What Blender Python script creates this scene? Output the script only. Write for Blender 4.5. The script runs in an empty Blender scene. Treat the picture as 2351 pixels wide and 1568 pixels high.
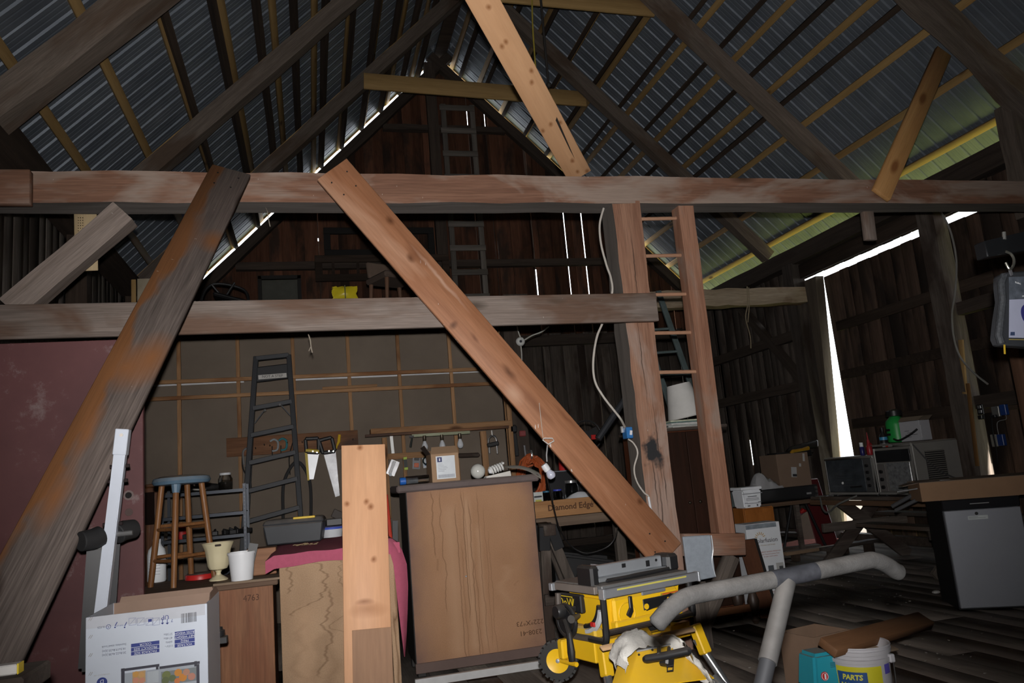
import bpy, bmesh, math, random
from mathutils import Vector as V, Matrix as MX, noise as NZ
random.seed(7)
S = bpy.context.scene
COL = S.collection
R = math.radians
# ------------------------------------------------------------------ camera
F, EYE = 1780.0, 1.35
def cam_axes(yaw, pitch, roll):
    sy, cy, sp, cp = math.sin(yaw), math.cos(yaw), math.sin(pitch), math.cos(pitch)
    f = V((sy*cp, cy*cp, sp)); r = V((cy, -sy, 0)); u = r.cross(f)
    return r*math.cos(roll)-u*math.sin(roll), r*math.sin(roll)+u*math.cos(roll), f
CR, CU, CF = cam_axes(R(15.1), R(9.9), R(4.98))
O = V((0, 0, EYE))
cam = bpy.data.cameras.new('camera'); co = bpy.data.objects.new('camera', cam); COL.objects.link(co)
cam.sensor_width = 36; cam.lens = F/2351*36; cam.clip_start = .02; cam.clip_end = 300
co.matrix_world = MX(((CR.x, CU.x, -CF.x, O.x), (CR.y, CU.y, -CF.y, O.y), (CR.z, CU.z, -CF.z, O.z), (0, 0, 0, 1)))
S.camera = co
# ------------------------------------------------------------------ light: overcast-bright day outside, sun, pop-up flash
S.view_settings.view_transform = 'Standard'; S.view_settings.look = 'None'
S.view_settings.exposure = 0; S.view_settings.gamma = 1
S.view_settings.use_curve_mapping = False
wd = bpy.data.worlds.new('sky'); S.world = wd; wd.use_nodes = True
bg = wd.node_tree.nodes['Background']; bg.inputs[0].default_value = (.88, .94, 1, 1); bg.inputs[1].default_value = 5.0
def lamp(name, kind, energy, col, M, **k):
    l = bpy.data.lights.new(name, kind); l.energy = energy; l.color = col
    for a, b in k.items(): setattr(l, a, b)
    o = bpy.data.objects.new(name, l); COL.objects.link(o); o.matrix_world = M
    return o
def look(p, d):
    return MX.Translation(p) @ V(d).to_track_quat('-Z', 'Y').to_matrix().to_4x4()
lamp('sun', 'SUN', 30, (1, .95, .86), look((20, -10, 20), (-.18, .62, -.76)), angle=.01)
flash = lamp('camera_flash', 'SPOT', 1090, (1, .97, .95), look(O+CU*.10-CF*.03+CR*.0, CF+CU*.07), spot_size=R(95), spot_blend=1.0, shadow_soft_size=.02)
# ------------------------------------------------------------------ sight-line helpers: real points where a line of sight meets a known plane
def ray(x, y): return CR*((x-1175.5)/F) - CU*((y-784)/F) + CF
def P(x, y, Y): d = ray(x, y); return O + d*(Y/d.y)
def PX(x, y, X): d = ray(x, y); return O + d*(X/d.x)
def PZ(x, y, Z): d = ray(x, y); return O + d*((Z-EYE)/d.z)
# ------------------------------------------------------------------ materials
def nodes(m):
    m.use_nodes = True; t = m.node_tree; n = t.nodes; b = n['Principled BSDF']
    def N(kind, **k):
        q = n.new(kind)
        for a, v in k.items():
            if a in q.bl_rna.properties.keys() and not a.startswith('in_'): setattr(q, a, v)
        return q
    L = lambda a, c: t.links.new(a, c)
    return t, b, N, L
def c4(c): return (*c, 1)
def ramp(N, L, src, stops, interp='LINEAR'):
    r = N('ShaderNodeValToRGB'); e = r.color_ramp.elements; r.color_ramp.interpolation = interp
    while len(e) < len(stops): e.new(.5)
    for q, (p, c) in zip(e, stops): q.position = p; q.color = c4(c) if len(c) == 3 else c
    L(src, r.inputs[0]); return r.outputs[0]
def mixc(N, L, fac, a, b, mode='MIX'):
    m = N('ShaderNodeMix', data_type='RGBA', blend_type=mode)
    for i, v in ((0, fac), (6, a), (7, b)):
        if isinstance(v, (int, float)): m.inputs[i].default_value = v
        elif isinstance(v, tuple): m.inputs[i].default_value = c4(v)
        else: L(v, m.inputs[i])
    return m.outputs[2]
def coords(N, L, scale, rnd=True, kind='Object', rot=(0, 0, 0)):
    tc = N('ShaderNodeTexCoord'); mp = N('ShaderNodeMapping'); mp.inputs['Scale'].default_value = scale; mp.inputs['Rotation'].default_value = rot
    src = tc.outputs[kind]
    if rnd:
        oi = N('ShaderNodeObjectInfo'); mu = N('ShaderNodeMath', operation='MULTIPLY'); mu.inputs[1].default_value = 37.0
        L(oi.outputs['Random'], mu.inputs[0])
        ad = N('ShaderNodeVectorMath', operation='ADD'); L(src, ad.inputs[0]); L(mu.outputs[0], ad.inputs[1]); src = ad.outputs[0]
    L(src, mp.inputs[0]); return mp.outputs[0]
def noise(N, L, vec, sc=1, det=5, rough=.55, dist=0):
    q = N('ShaderNodeTexNoise'); q.inputs['Scale'].default_value = sc; q.inputs['Detail'].default_value = det
    q.inputs['Roughness'].default_value = rough; q.inputs['Distortion'].default_value = dist; L(vec, q.inputs['Vector']); return q.outputs['Fac']
def mult(N, L, a, b, op='MULTIPLY'):
    m = N('ShaderNodeMath', operation=op)
    for i, v in enumerate((a, b)):
        if isinstance(v, (int, float)): m.inputs[i].default_value = v
        else: L(v, m.inputs[i])
    return m.outputs[0]
CACHE = {}
AX = {'x': lambda a, b: (a, b, b), 'y': lambda a, b: (b, a, b), 'z': lambda a, b: (b, b, a)}
def wood(c1, c2, ax='x', patch=None, pamt=.5, knots=None, specks=0, rough=.8, var=.25, grain=14, bump=.25, pscale=2.0, stripe=None, spots=None, fs=.35, sang=0):
    key = ('wood', c1, c2, ax, patch, pamt, knots, specks, rough, var, grain, pscale, stripe, fs, sang, tuple(spots or ()))
    if key in CACHE: return CACHE[key]
    m = bpy.data.materials.new('wood'); t, b, N, L = nodes(m); A = AX[ax]
    g = noise(N, L, coords(N, L, A(.9, grain)), 1, 6, .6, .6)
    col = ramp(N, L, g, [(.25, c1), (.75, c2)])
    fine = noise(N, L, coords(N, L, A(4, grain*9)), 1, 3, .6)
    col = mixc(N, L, fs, col, ramp(N, L, fine, [(.3, (.6, .6, .6)), (.7, (1.15, 1.15, 1.15))]), 'MULTIPLY')
    if patch:
        pn = noise(N, L, coords(N, L, A(pscale*.35, pscale)), 1, 4, .6, .4)
        lo = .62-.3*pamt
        col = mixc(N, L, ramp(N, L, pn, [(lo, (0, 0, 0)), (lo+.12, (1, 1, 1))]), col, mixc(N, L, .4, patch, col, 'MULTIPLY') if False else patch, 'MIX')
        col = mixc(N, L, fs, col, ramp(N, L, fine, [(.3, (.5, .5, .5)), (.7, (1.2, 1.2, 1.2))]), 'MULTIPLY')
    if stripe:
        c, lo, hi = stripe
        tc = N('ShaderNodeTexCoord'); sp = N('ShaderNodeSeparateXYZ'); L(tc.outputs['Object'], sp.inputs[0])
        wob = noise(N, L, coords(N, L, (1.6, 3, 3), False), 1, 4, .6)
        v = mult(N, L, mult(N, L, sp.outputs[1], -1), mult(N, L, mult(N, L, wob, .5, 'SUBTRACT'), .30), 'ADD')
        col = mixc(N, L, ramp(N, L, mult(N, L, mult(N, L, v, .5, 'ADD'), 1.0), [(.5+lo, (0, 0, 0)), (.5+hi, (1, 1, 1))]), col, c)
        col = mixc(N, L, .4, col, ramp(N, L, fine, [(.3, (.5, .5, .5)), (.7, (1.2, 1.2, 1.2))]), 'MULTIPLY')
    if knots:
        q = N('ShaderNodeTexVoronoi'); q.inputs['Scale'].default_value = 1; q.inputs['Randomness'].default_value = 1
        L(coords(N, L, A(knots[1]*.8, knots[1]*2.2)), q.inputs['Vector'])
        col = mixc(N, L, ramp(N, L, q.outputs['Distance'], [(.06, (1, 1, 1)), (.13, (0, 0, 0))]), col, knots[0])
    if specks:
        q = N('ShaderNodeTexVoronoi'); q.inputs['Scale'].default_value = 1
        m0 = N('ShaderNodeMapping'); m0.inputs['Rotation'].default_value = (0, 0, sang); L(coords(N, L, (1, 1, 1)), m0.inputs[0])
        m1 = N('ShaderNodeMapping'); m1.inputs['Scale'].default_value = (5.5, 30, 30); L(m0.outputs[0], m1.inputs[0]); L(m1.outputs[0], q.inputs['Vector'])
        sz = noise(N, L, coords(N, L, (2.2, 2.2, 2.2)), 1, 2)
        th = mult(N, L, mult(N, L, sz, .45, 'SUBTRACT'), specks*7)
        col = mixc(N, L, mult(N, L, mult(N, L, q.outputs['Distance'], th, 'LESS_THAN'), .75), col, (.75, .72, .68))
    if spots:
        tc = N('ShaderNodeTexCoord'); wv = N('ShaderNodeVectorMath', operation='MULTIPLY_ADD'); nt = N('ShaderNodeTexNoise'); nt.inputs['Scale'].default_value = 9; L(tc.outputs['Object'], nt.inputs['Vector'])
        L(nt.outputs['Color'], wv.inputs[0]); wv.inputs[1].default_value = (.03, .03, .03); L(tc.outputs['Object'], wv.inputs[2])
        for sx_, sy_, rx_, ry_, sc_ in spots:
            s1_ = N('ShaderNodeVectorMath', operation='SUBTRACT'); L(wv.outputs[0], s1_.inputs[0]); s1_.inputs[1].default_value = (sx_+.015, sy_+.015, .015)
            s2_ = N('ShaderNodeVectorMath', operation='MULTIPLY'); L(s1_.outputs[0], s2_.inputs[0]); s2_.inputs[1].default_value = (1/rx_, 1/ry_, 0)
            s3_ = N('ShaderNodeVectorMath', operation='LENGTH'); L(s2_.outputs[0], s3_.inputs[0])
            col = mixc(N, L, ramp(N, L, s3_.outputs['Value'], [(0, (1, 1, 1)), (.30, (.75, .75, .75)), (1, (0, 0, 0))]), col, sc_)
    oi = N('ShaderNodeObjectInfo')
    hv = N('ShaderNodeHueSaturation'); L(col, hv.inputs['Color'])
    mr = N('ShaderNodeMapRange'); mr.inputs[3].default_value = 1-var; mr.inputs[4].default_value = 1+var; L(oi.outputs['Random'], mr.inputs[0]); L(mr.outputs[0], hv.inputs['Value'])
    L(hv.outputs[0], b.inputs['Base Color']); b.inputs['Roughness'].default_value = rough
    b.inputs['Specular IOR Level'].default_value = .25
    bp = N('ShaderNodeBump'); bp.inputs['Strength'].default_value = bump; bp.inputs['Distance'].default_value = .004
    L(mult(N, L, g, fine, 'ADD'), bp.inputs['Height']); L(bp.outputs[0], b.inputs['Normal'])
    CACHE[key] = m; return m
def mat(c, rough=.5, metal=0, var=.12, vs=6, dust=0, spec=.4, c2=None, emit=0, trans=0, alpha=1, bump=0, bs=60):
    key = ('mat', c, rough, metal, var, vs, dust, spec, c2, trans, alpha, bump, bs)
    if key in CACHE: return CACHE[key]
    m = bpy.data.materials.new('surface'); t, b, N, L = nodes(m)
    n1 = noise(N, L, coords(N, L, (vs, vs, vs)), 1, 5, .6)
    cc = c2 or tuple(x*(1-var) for x in c)
    col = ramp(N, L, n1, [(.3, cc), (.7, tuple(min(1, x*(1+var*.5)) for x in c))])
    if dust:
        ge = N('ShaderNodeNewGeometry'); sp = N('ShaderNodeSeparateXYZ'); L(ge.outputs['Normal'], sp.inputs[0])
        nn = noise(N, L, coords(N, L, (18, 18, 18)), 1, 4)
        f = mult(N, L, ramp(N, L, sp.outputs[2], [(.2, (0, 0, 0)), (.95, (1, 1, 1))]), mult(N, L, nn, dust*1.6))
        col = mixc(N, L, f, col, (.26, .22, .185))
    L(col, b.inputs['Base Color']); b.inputs['Roughness'].default_value = rough; b.inputs['Metallic'].default_value = metal
    b.inputs['Specular IOR Level'].default_value = spec
    if trans: b.inputs['Transmission Weight'].default_value = trans
    if bump:
        bp = N('ShaderNodeBump'); bp.inputs['Strength'].default_value = bump; bp.inputs['Distance'].default_value = .002
        L(noise(N, L, coords(N, L, (bs, bs, bs)), 1, 4), bp.inputs['Height']); L(bp.outputs[0], b.inputs['Normal'])
    CACHE[key] = m; return m
def stained(c, cl, cs, sx=5.0, sz=.5, lines=6, x0=.0, x1=1.0, edge=None, size=(1, 1)):
    """sheet of hardboard or plywood with run-down water rings; local x across, local z up, origin at the bottom left"""
    m = bpy.data.materials.new('water_stained_sheet'); t, b, N, L = nodes(m)
    tc = N('ShaderNodeTexCoord'); sp = N('ShaderNodeSeparateXYZ'); L(tc.outputs['Object'], sp.inputs[0])
    base = ramp(N, L, noise(N, L, coords(N, L, (3, 3, 2), False), 1, 5), [(.3, c), (.7, cl)])
    base = mixc(N, L, .35, base, ramp(N, L, noise(N, L, coords(N, L, (160, 160, 160), False), 1, 2), [(.3, (.6, .6, .6)), (.7, (1.2, 1.2, 1.2))]), 'MULTIPLY')
    n1 = noise(N, L, coords(N, L, (sx, sx, sz), False), 1, 3, .45, .3)
    fr = mult(N, L, mult(N, L, mult(N, L, n1, lines), 1, 'FRACT'), .5, 'SUBTRACT')
    ab = mult(N, L, fr, 0, 'ABSOLUTE')
    line = ramp(N, L, ab, [(0, (1, 1, 1)), (.05, (.6, .6, .6)), (.22, (0, 0, 0))])
    mx = mult(N, L, ramp(N, L, sp.outputs[0], [(x0, (0, 0, 0)), (x0+.06, (1, 1, 1))]), ramp(N, L, sp.outputs[0], [(x1-.06, (1, 1, 1)), (x1, (0, 0, 0))]))
    col = mixc(N, L, mult(N, L, mult(N, L, line, mx), .9), base, cs)
    if edge:
        w, h = size
        ex = mult(N, L, mult(N, L, mult(N, L, sp.outputs[0], w/2, 'SUBTRACT'), 0, 'ABSOLUTE'), w/2, 'DIVIDE')
        ez = mult(N, L, mult(N, L, mult(N, L, sp.outputs[2], h/2, 'SUBTRACT'), 0, 'ABSOLUTE'), h/2, 'DIVIDE')
        mm = mult(N, L, mult(N, L, mult(N, L, ex, 4, 'POWER'), mult(N, L, ez, 8, 'POWER'), 'ADD'), mult(N, L, noise(N, L, coords(N, L, (4, 4, 4), False), 1, 3), 1.5))
        col = mixc(N, L, ramp(N, L, mm, [(.15, (0, 0, 0)), (1, (1, 1, 1))]), col, edge)
    L(col, b.inputs['Base Color']); b.inputs['Roughness'].default_value = .75; b.inputs['Specular IOR Level'].default_value = .2
    return m
def drips(m, lines, W, H, c):
    """run-down water marks: each line is (x, z from, z to, sideways wander, half width, strength), in fractions of the sheet"""
    t = m.node_tree; b = t.nodes['Principled BSDF']; old = b.inputs['Base Color'].links[0].from_socket
    def N(k, **q):
        n_ = t.nodes.new(k)
        for a_, v_ in q.items(): setattr(n_, a_, v_)
        return n_
    L = lambda p, q: t.links.new(p, q)
    tc = N('ShaderNodeTexCoord'); sp = N('ShaderNodeSeparateXYZ'); L(tc.outputs['Object'], sp.inputs[0]); col = old
    for i, (x, z0, z1, am, hw, stn) in enumerate(lines):
        cb = N('ShaderNodeCombineXYZ'); cb.inputs[0].default_value = i*3.7; L(mult(N, L, sp.outputs[2], 5.0), cb.inputs[2])
        n1 = noise(N, L, cb.outputs[0], 1, 4, .55)
        dx = mult(N, L, mult(N, L, sp.outputs[0], x*W, 'SUBTRACT'), mult(N, L, mult(N, L, n1, .5, 'SUBTRACT'), am), 'ADD')
        ab = mult(N, L, mult(N, L, dx, 0, 'ABSOLUTE'), hw, 'DIVIDE')
        zt = mult(N, L, mult(N, L, sp.outputs[2], (z0+z1)/2*H, 'SUBTRACT'), 0, 'ABSOLUTE')
        f = mult(N, L, ramp(N, L, ab, [(0, (1, 1, 1)), (.35, (.7, .7, .7)), (1, (0, 0, 0))]), ramp(N, L, mult(N, L, zt, (z1-z0)/2*H, 'DIVIDE'), [(.85, (1, 1, 1)), (1, (0, 0, 0))]))
        col = mixc(N, L, mult(N, L, f, abs(stn)*(.72 if stn > 0 else 2.2)), col, c if stn > 0 else (.47, .29, .175))
    L(col, b.inputs['Base Color']); return m
def glass(c=(1, 1, 1), rough=.05):
    key = ('glass', c, rough)
    if key in CACHE: return CACHE[key]
    m = bpy.data.materials.new('glass'); t, b, N, L = nodes(m)
    b.inputs['Base Color'].default_value = c4(c); b.inputs['Roughness'].default_value = rough
    b.inputs['Transmission Weight'].default_value = 1; b.inputs['IOR'].default_value = 1.3
    CACHE[key] = m; return m
# ------------------------------------------------------------------ mesh building
class MB:
    def __init__(s): s.bm = bmesh.new(); s.k = 0
    def _v(s, pts, M=None): return [s.bm.verts.new(M @ V(p) if M else V(p)) for p in pts]
    def _f(s, vs):
        try: f = s.bm.faces.new(vs); f.material_index = s.k; return f
        except ValueError: return None
    def hexa(s, c8):
        v = s._v(c8)
        for q in ((0, 3, 2, 1), (4, 5, 6, 7), (0, 1, 5, 4), (1, 2, 6, 5), (2, 3, 7, 6), (3, 0, 4, 7)): s._f([v[i] for i in q])
        return s
    def box(s, a, b, M=None):
        x0, y0, z0 = a; x1, y1, z1 = b
        c = [(x0, y0, z0), (x1, y0, z0), (x1, y1, z0), (x0, y1, z0), (x0, y0, z1), (x1, y0, z1), (x1, y1, z1), (x0, y1, z1)]
        return s.hexa([M @ V(p) if M else V(p) for p in c])
    def cbox(s, c, d, M=None):
        return s.box([c[i]-d[i]/2 for i in range(3)], [c[i]+d[i]/2 for i in range(3)], M)
    def bar(s, p0, p1, w, t, n=(0, 0, 1)):
        """bar from p0 to p1; t is measured along n (made perpendicular), w across"""
        p0, p1 = V(p0), V(p1); x = (p1-p0).normalized(); n = V(n); z = (n-x*n.dot(x)).normalized(); y = z.cross(x)
        M = MX(((x.x, y.x, z.x, p0.x), (x.y, y.y, z.y, p0.y), (x.z, y.z, z.z, p0.z), (0, 0, 0, 1)))
        return s.box((0, -w/2, -t/2), ((p1-p0).length, w/2, t/2), M)
    def tube(s, pts, r, n=10, cap=True, closed=False):
        pts = [V(p) for p in pts]; m = len(pts); rs = r if isinstance(r, (list, tuple)) else [r]*m
        rings = []; prev = None
        for i, p in enumerate(pts):
            if closed: d = pts[(i+1) % m]-pts[i-1]
            else: d = pts[min(i+1, m-1)]-pts[max(i-1, 0)]
            d.normalize()
            if prev is None:
                a = V((0, 0, 1)) if abs(d.z) < .9 else V((1, 0, 0)); x = d.cross(a).normalized()
            else: x = (prev-d*prev.dot(d)).normalized()
            prev = x; y = d.cross(x)
            rings.append(s._v([p+(x*math.cos(2*math.pi*j/n)+y*math.sin(2*math.pi*j/n))*rs[i] for j in range(n)]))
        for i in range(m if closed else m-1):
            a, b = rings[i], rings[(i+1) % m]
            for j in range(n): s._f([a[j], a[(j+1) % n], b[(j+1) % n], b[j]])
        if cap and not closed: s._f(rings[0][::-1]); s._f(rings[-1])
        return s
    def cyl(s, p0, p1, r, n=16): return s.tube([p0, p1], r, n)
    def lathe(s, prof, n=24, M=None, cap=True):
        rings = []
        for r, z in prof:
            rings.append(s._v([(max(r, 1e-5)*math.cos(2*math.pi*j/n), max(r, 1e-5)*math.sin(2*math.pi*j/n), z) for j in range(n)], M))
        for a, b in zip(rings, rings[1:]):
            for j in range(n): s._f([a[j], a[(j+1) % n], b[(j+1) % n], b[j]])
        if cap: s._f(rings[0][::-1]); s._f(rings[-1])
        return s
    def prism(s, poly, depth, M=None):
        """polygon in local x,z extruded along local y from 0 to depth"""
        a = s._v([(x, 0, z) for x, z in poly], M); b = s._v([(x, depth, z) for x, z in poly], M); k = len(poly)
        s._f(a); s._f(b[::-1])
        for i in range(k): s._f([a[i], b[i], b[(i+1) % k], a[(i+1) % k]])
        return s
    def grid(s, rows):
        vs = [s._v(r) for r in rows]
        for a, b in zip(vs, vs[1:]):
            for j in range(len(a)-1): s._f([a[j], a[j+1], b[j+1], b[j]])
        return s
    def sphere(s, c, r, n=16, sc=(1, 1, 1)):
        prof = [(math.sin(math.pi*i/10)*r, -math.cos(math.pi*i/10)*r) for i in range(11)]
        M = MX.Translation(V(c)) @ MX.Diagonal((*sc, 1)); return s.lathe(prof, n, M)
    def mesh(s, mats, bevel=0, smooth=.6, seg=1):
        bmesh.ops.remove_doubles(s.bm, verts=s.bm.verts, dist=1e-6)
        bmesh.ops.recalc_face_normals(s.bm, faces=s.bm.faces)
        if bevel:
            e = [x for x in s.bm.edges if len(x.link_faces) == 2 and x.calc_face_angle(0) > .6]
            bmesh.ops.bevel(s.bm, geom=e, offset=bevel, segments=seg, affect='EDGES', clamp_overlap=True)
        me = bpy.data.meshes.new('mesh'); s.bm.to_mesh(me); s.bm.free()
        for m in (mats if isinstance(mats, (list, tuple)) else [mats]): me.materials.append(m)
        if smooth:
            me.polygons.foreach_set('use_smooth', [True]*len(me.polygons)); me.set_sharp_from_angle(angle=smooth)
        return me
def link(name, me, parent=None, M=None):
    o = bpy.data.objects.new(name, me); COL.objects.link(o)
    if parent: o.parent = parent
    if M is not None: o.matrix_local = M
    return o
def obj(name, mb, mats, parent=None, bevel=0, smooth=.6, M=None, seg=1):
    return link(name, mb.mesh(mats, bevel, smooth, seg), parent, M)
def tag(o, label=None, cat=None, group=None, kind=None):
    if label: o['label'] = label
    if cat: o['category'] = cat
    if group: o['group'] = group
    if kind: o['kind'] = kind
    return o
def st(o): o['kind'] = 'stuff'; return o
def thing(name, label, cat, loc=(0, 0, 0), rz=0, group=None):
    o = bpy.data.objects.new(name, None); COL.objects.link(o); o.location = loc; o.rotation_euler = (0, 0, rz); o.empty_display_size = .1
    return tag(o, label, cat, group)
def frame(p0, p1, n):
    p0, p1 = V(p0), V(p1); x = (p1-p0).normalized(); n = V(n); z = (n-x*n.dot(x)).normalized(); y = z.cross(x)
    return MX(((x.x, y.x, z.x, p0.x), (x.y, y.y, z.y, p0.y), (x.z, y.z, z.z, p0.z), (0, 0, 0, 1)))
def WMX(o):
    m = o.matrix_basis.copy()
    while o.parent: m = o.parent.matrix_basis @ m; o = o.parent
    return m
def board(name, p0, p1, w, t, n, m, parent=None, bevel=.003, jit=0, seg=1, w1=None):
    """a timber with its own origin at p0, local x along it, wide face towards n; jit gives hewn, wandering edges"""
    L_ = (V(p1)-V(p0)).length; mb = MB(); k = seg
    w1 = w1 or w
    rings = []
    for i in range(k+1):
        x = L_*i/k; ww = w+(w1-w)*i/k
        j = (lambda: random.uniform(-jit, jit)) if jit else (lambda: 0)
        rings.append(mb._v([(x, -ww/2+j(), -t/2+j()), (x, ww/2+j(), -t/2+j()), (x, ww/2+j(), t/2+j()), (x, -ww/2+j(), t/2+j())]))
    for a, b in zip(rings, rings[1:]):
        for q in range(4): mb._f([a[q], a[(q+1) % 4], b[(q+1) % 4], b[q]])
    mb._f(rings[0][::-1]); mb._f(rings[-1])
    if bevel and k > 1:
        e = [x for x in mb.bm.edges if len(x.link_faces) == 2 and x.calc_face_angle(0) > .9]
        bmesh.ops.bevel(mb.bm, geom=e, offset=bevel, segments=2, affect='EDGES'); bevel = 0
    M = frame(p0, p1, n)
    if parent: M = WMX(parent).inverted() @ M
    return obj(name, mb, m, parent, bevel, .8, M)
FONT = {}
def text(name, s, size, M, m, parent, align='CENTER', ext=.0006, shear=0, bold=0, sx=1.0):
    c = bpy.data.curves.new('t', 'FONT'); c.body = s; c.size = size; c.align_x = align; c.align_y = 'CENTER'; c.extrude = ext; c.shear = shear; c.offset = bold; c.resolution_u = 2
    o = bpy.data.objects.new('t', c); COL.objects.link(o)
    dg = bpy.context.evaluated_depsgraph_get(); me = bpy.data.meshes.new_from_object(o.evaluated_get(dg))
    bpy.data.objects.remove(o); bpy.data.curves.remove(c)
    me.transform(MX.Diagonal((sx, 1, 1, 1))); me.materials.clear(); me.materials.append(m)
    return link(name, me, parent, M)
def face_front(x, y, z, flip=False, rz=0):
    """text frame on a face looking towards -y; flip turns it upside-down"""
    M = MX.Translation((x, y, z)) @ MX.Rotation(rz, 4, 'Z') @ MX.Rotation(R(90), 4, 'X')
    if flip: M = M @ MX.Rotation(math.pi, 4, 'Z')
    return M
def copy_tree(o, parent=None, loc=None):
    c = o.copy(); COL.objects.link(c); c.parent = parent
    if loc is not None: c.location = loc
    for ch in list(o.children): copy_tree(ch, c)
    return c
def catenary(a, b, sag, n=12, side=(0, 0, 0)):
    a, b, side = V(a), V(b), V(side)
    return [a.lerp(b, i/n)+V((0, 0, -sag*4*(i/n)*(1-i/n)))+side*(4*(i/n)*(1-i/n)) for i in range(n+1)]
def smooth_path(pts, n=6):
    pts = [V(p) for p in pts]; out = []
    for i in range(len(pts)-1):
        p0, p1, p2, p3 = pts[max(i-1, 0)], pts[i], pts[i+1], pts[min(i+2, len(pts)-1)]
        for k in range(n):
            t = k/n
            out.append(.5*((2*p1)+(p2-p0)*t+(2*p0-5*p1+4*p2-p3)*t*t+(3*p1-p0-3*p2+p3)*t**3))
    return out+[pts[-1]]
# ================================================================== THE BARN
RX, AP, YB = 2.838, 9.985, 14.3          # ridge x, sheet height at the ridge, far gable
XL, XR, YF = -2.45, 7.8, -1.6
def rz_(x): return AP-abs(x-RX)
W_old = wood((.045, .034, .028), (.10, .076, .06), rough=.9)
W_dark = wood((.03, .021, .016), (.075, .052, .038), rough=.9)
W_raf = wood((.13, .105, .085), (.25, .20, .165), rough=.9, patch=(.13, .09, .065), pamt=.3)
W_new = wood((.36, .22, .085), (.50, .33, .14), rough=.75, var=.18, knots=((.12, .06, .03), 1.5))
W_gab = wood((.085, .035, .02), (.19, .085, .05), rough=.9, patch=(.05, .03, .022), pamt=.45, var=.4)
W_gray = wood((.06, .05, .042), (.16, .13, .11), rough=.9, patch=(.05, .035, .028), pamt=.4, var=.35)
W_right = wood((.05, .03, .022), (.13, .085, .062), rough=.9, patch=(.035, .025, .02), pamt=.5, var=.45)
W_floor = wood((.10, .084, .071), (.16, .136, .116), rough=.95, patch=(.20, .168, .142), pamt=.55, var=.08, pscale=3, grain=8, fs=.3)
W_red = wood((.15, .072, .045), (.27, .145, .095), rough=.75, patch=(.30, .225, .182), pamt=.55, var=.06, pscale=3.2, specks=.06, sang=R(90), knots=((.07, .035, .02), 1.0))
W_beamgrey = wood((.20, .155, .13), (.33, .27, .235), rough=.8, patch=(.17, .105, .075), pamt=.42, var=.05, pscale=2.5, specks=.05, sang=R(90), knots=((.08, .06, .045), 1.1))
W_pine = wood((.54, .30, .155), (.66, .39, .215), rough=.6, var=.04, knots=((.26, .10, .035), 1.5), grain=7, fs=.12)
W_stud = wood((.36, .19, .09), (.48, .28, .145), rough=.8, var=.15, patch=(.24, .11, .05), pamt=.25, knots=((.13, .06, .03), 1.6))
def corr_metal():
    m = bpy.data.materials.new('galvanised_sheet'); t, b, N, L = nodes(m)
    n1 = noise(N, L, coords(N, L, (2, 2, 2)), 1, 4)
    L(ramp(N, L, n1, [(.3, (.15, .175, .21)), (.7, (.225, .255, .295))]), b.inputs['Base Color'])
    b.inputs['Metallic'].default_value = .3; b.inputs['Roughness'].default_value = .5
    return m
M_sheet = corr_metal()
# ---- ground outside
obj('ceiling_dummy', MB().box((0,0,0),(1,1,1)), M_sheet) if False else None
tag(obj('added_dark_soil', MB().box((-60, -50, -1.2), (70, 80, -.40)), mat((.07, .055, .04), .95, var=.4, vs=1.5)), 'dark soil added beyond the grass to cut light bounced under the roof', 'soil', kind='structure')  # dark ground added so less light bounces up under the eaves
g = MB().box((-4.6, -6, -.9), (10.5, 21, -.35)); m = mat((.30, .33, .07), .95, var=.4, vs=1.5, c2=(.22, .26, .05))
tag(obj('grass_field', g, m), 'sunlit grass lying outside all round the barn', 'grass', kind='structure')
# ---- floor of planks running down the barn
floor = tag(obj('floor', MB().box((-2.6, YF-.1, -.34), (7.95, YB+.1, -.05)), W_dark), kind='structure')
x = -2.6; i = 0
while x < 7.9:
    w = random.uniform(.2, .3)
    if x+w > 7.9: w = 7.95-x
    ys = [YF-.1]+sorted(random.uniform(1.5, 13) for _ in range(2))+[YB+.1]
    ys = [ys[0]]+[q for k, q in enumerate(ys[1:-1]) if q-ys[k] > 1]+[ys[-1]]
    for a, b in zip(ys, ys[1:]):
        board('plank', (x+w/2, a+.004, -.025+random.uniform(-.002, 0)), (x+w/2, b-.004, -.025+random.uniform(-.002, 0)), w-.001, .045, (0, 0, 1), W_floor, floor, .0018)
    x += w
# ---- roof
ceil = tag(obj('ceiling', MB().box((RX-.12, YF, AP-.16), (RX+.12, YB+.1, AP-.12)), W_dark), kind='structure')
def sheet_mesh(side, xe):
    pr = []; h = .019
    for k in range(4):
        y0 = k*.2286
        for dy, dz in ((0, 0), (.012, h), (.034, h), (.046, 0), (.095, 0), (.101, .0025), (.113, .0025), (.119, 0), (.158, 0), (.164, .0025), (.176, .0025), (.182, 0)): pr.append((y0+dy, dz))
    pr.append((.932, 0)); mb = MB(); L_ = abs(xe-RX); rows = []
    for q in range(2):
        x = RX+side*L_*q; z = AP-L_*q
        rows.append([(x+side*dz*.707, y, z+dz*.707) for y, dz in pr])
    mb.grid(rows); mb.grid([[(p[0]+side*.0012, p[1], p[2]+.0012) for p in r] for r in rows])
    return mb.mesh(M_sheet, 0, .2)
for side, xe in ((1, 8.5), (-1, -2.85)):
    me = sheet_mesh(side, xe); y = 14.40-.932-.914*17
    while y < YB-.2:
        o = link('roof_sheet', me, ceil); o.location = (0, y, 0 if int(y*10) % 2 else .0015); y += .914
link('ridge_cap', MB().prism([(RX-.2, AP-.15), (RX, AP+.05), (RX+.2, AP-.15), (RX+.2, AP-.14), (RX, AP+.07), (RX-.2, AP-.14)], YB-YF+.3).mesh(M_sheet), ceil).location = (0, YF, 0)
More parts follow.
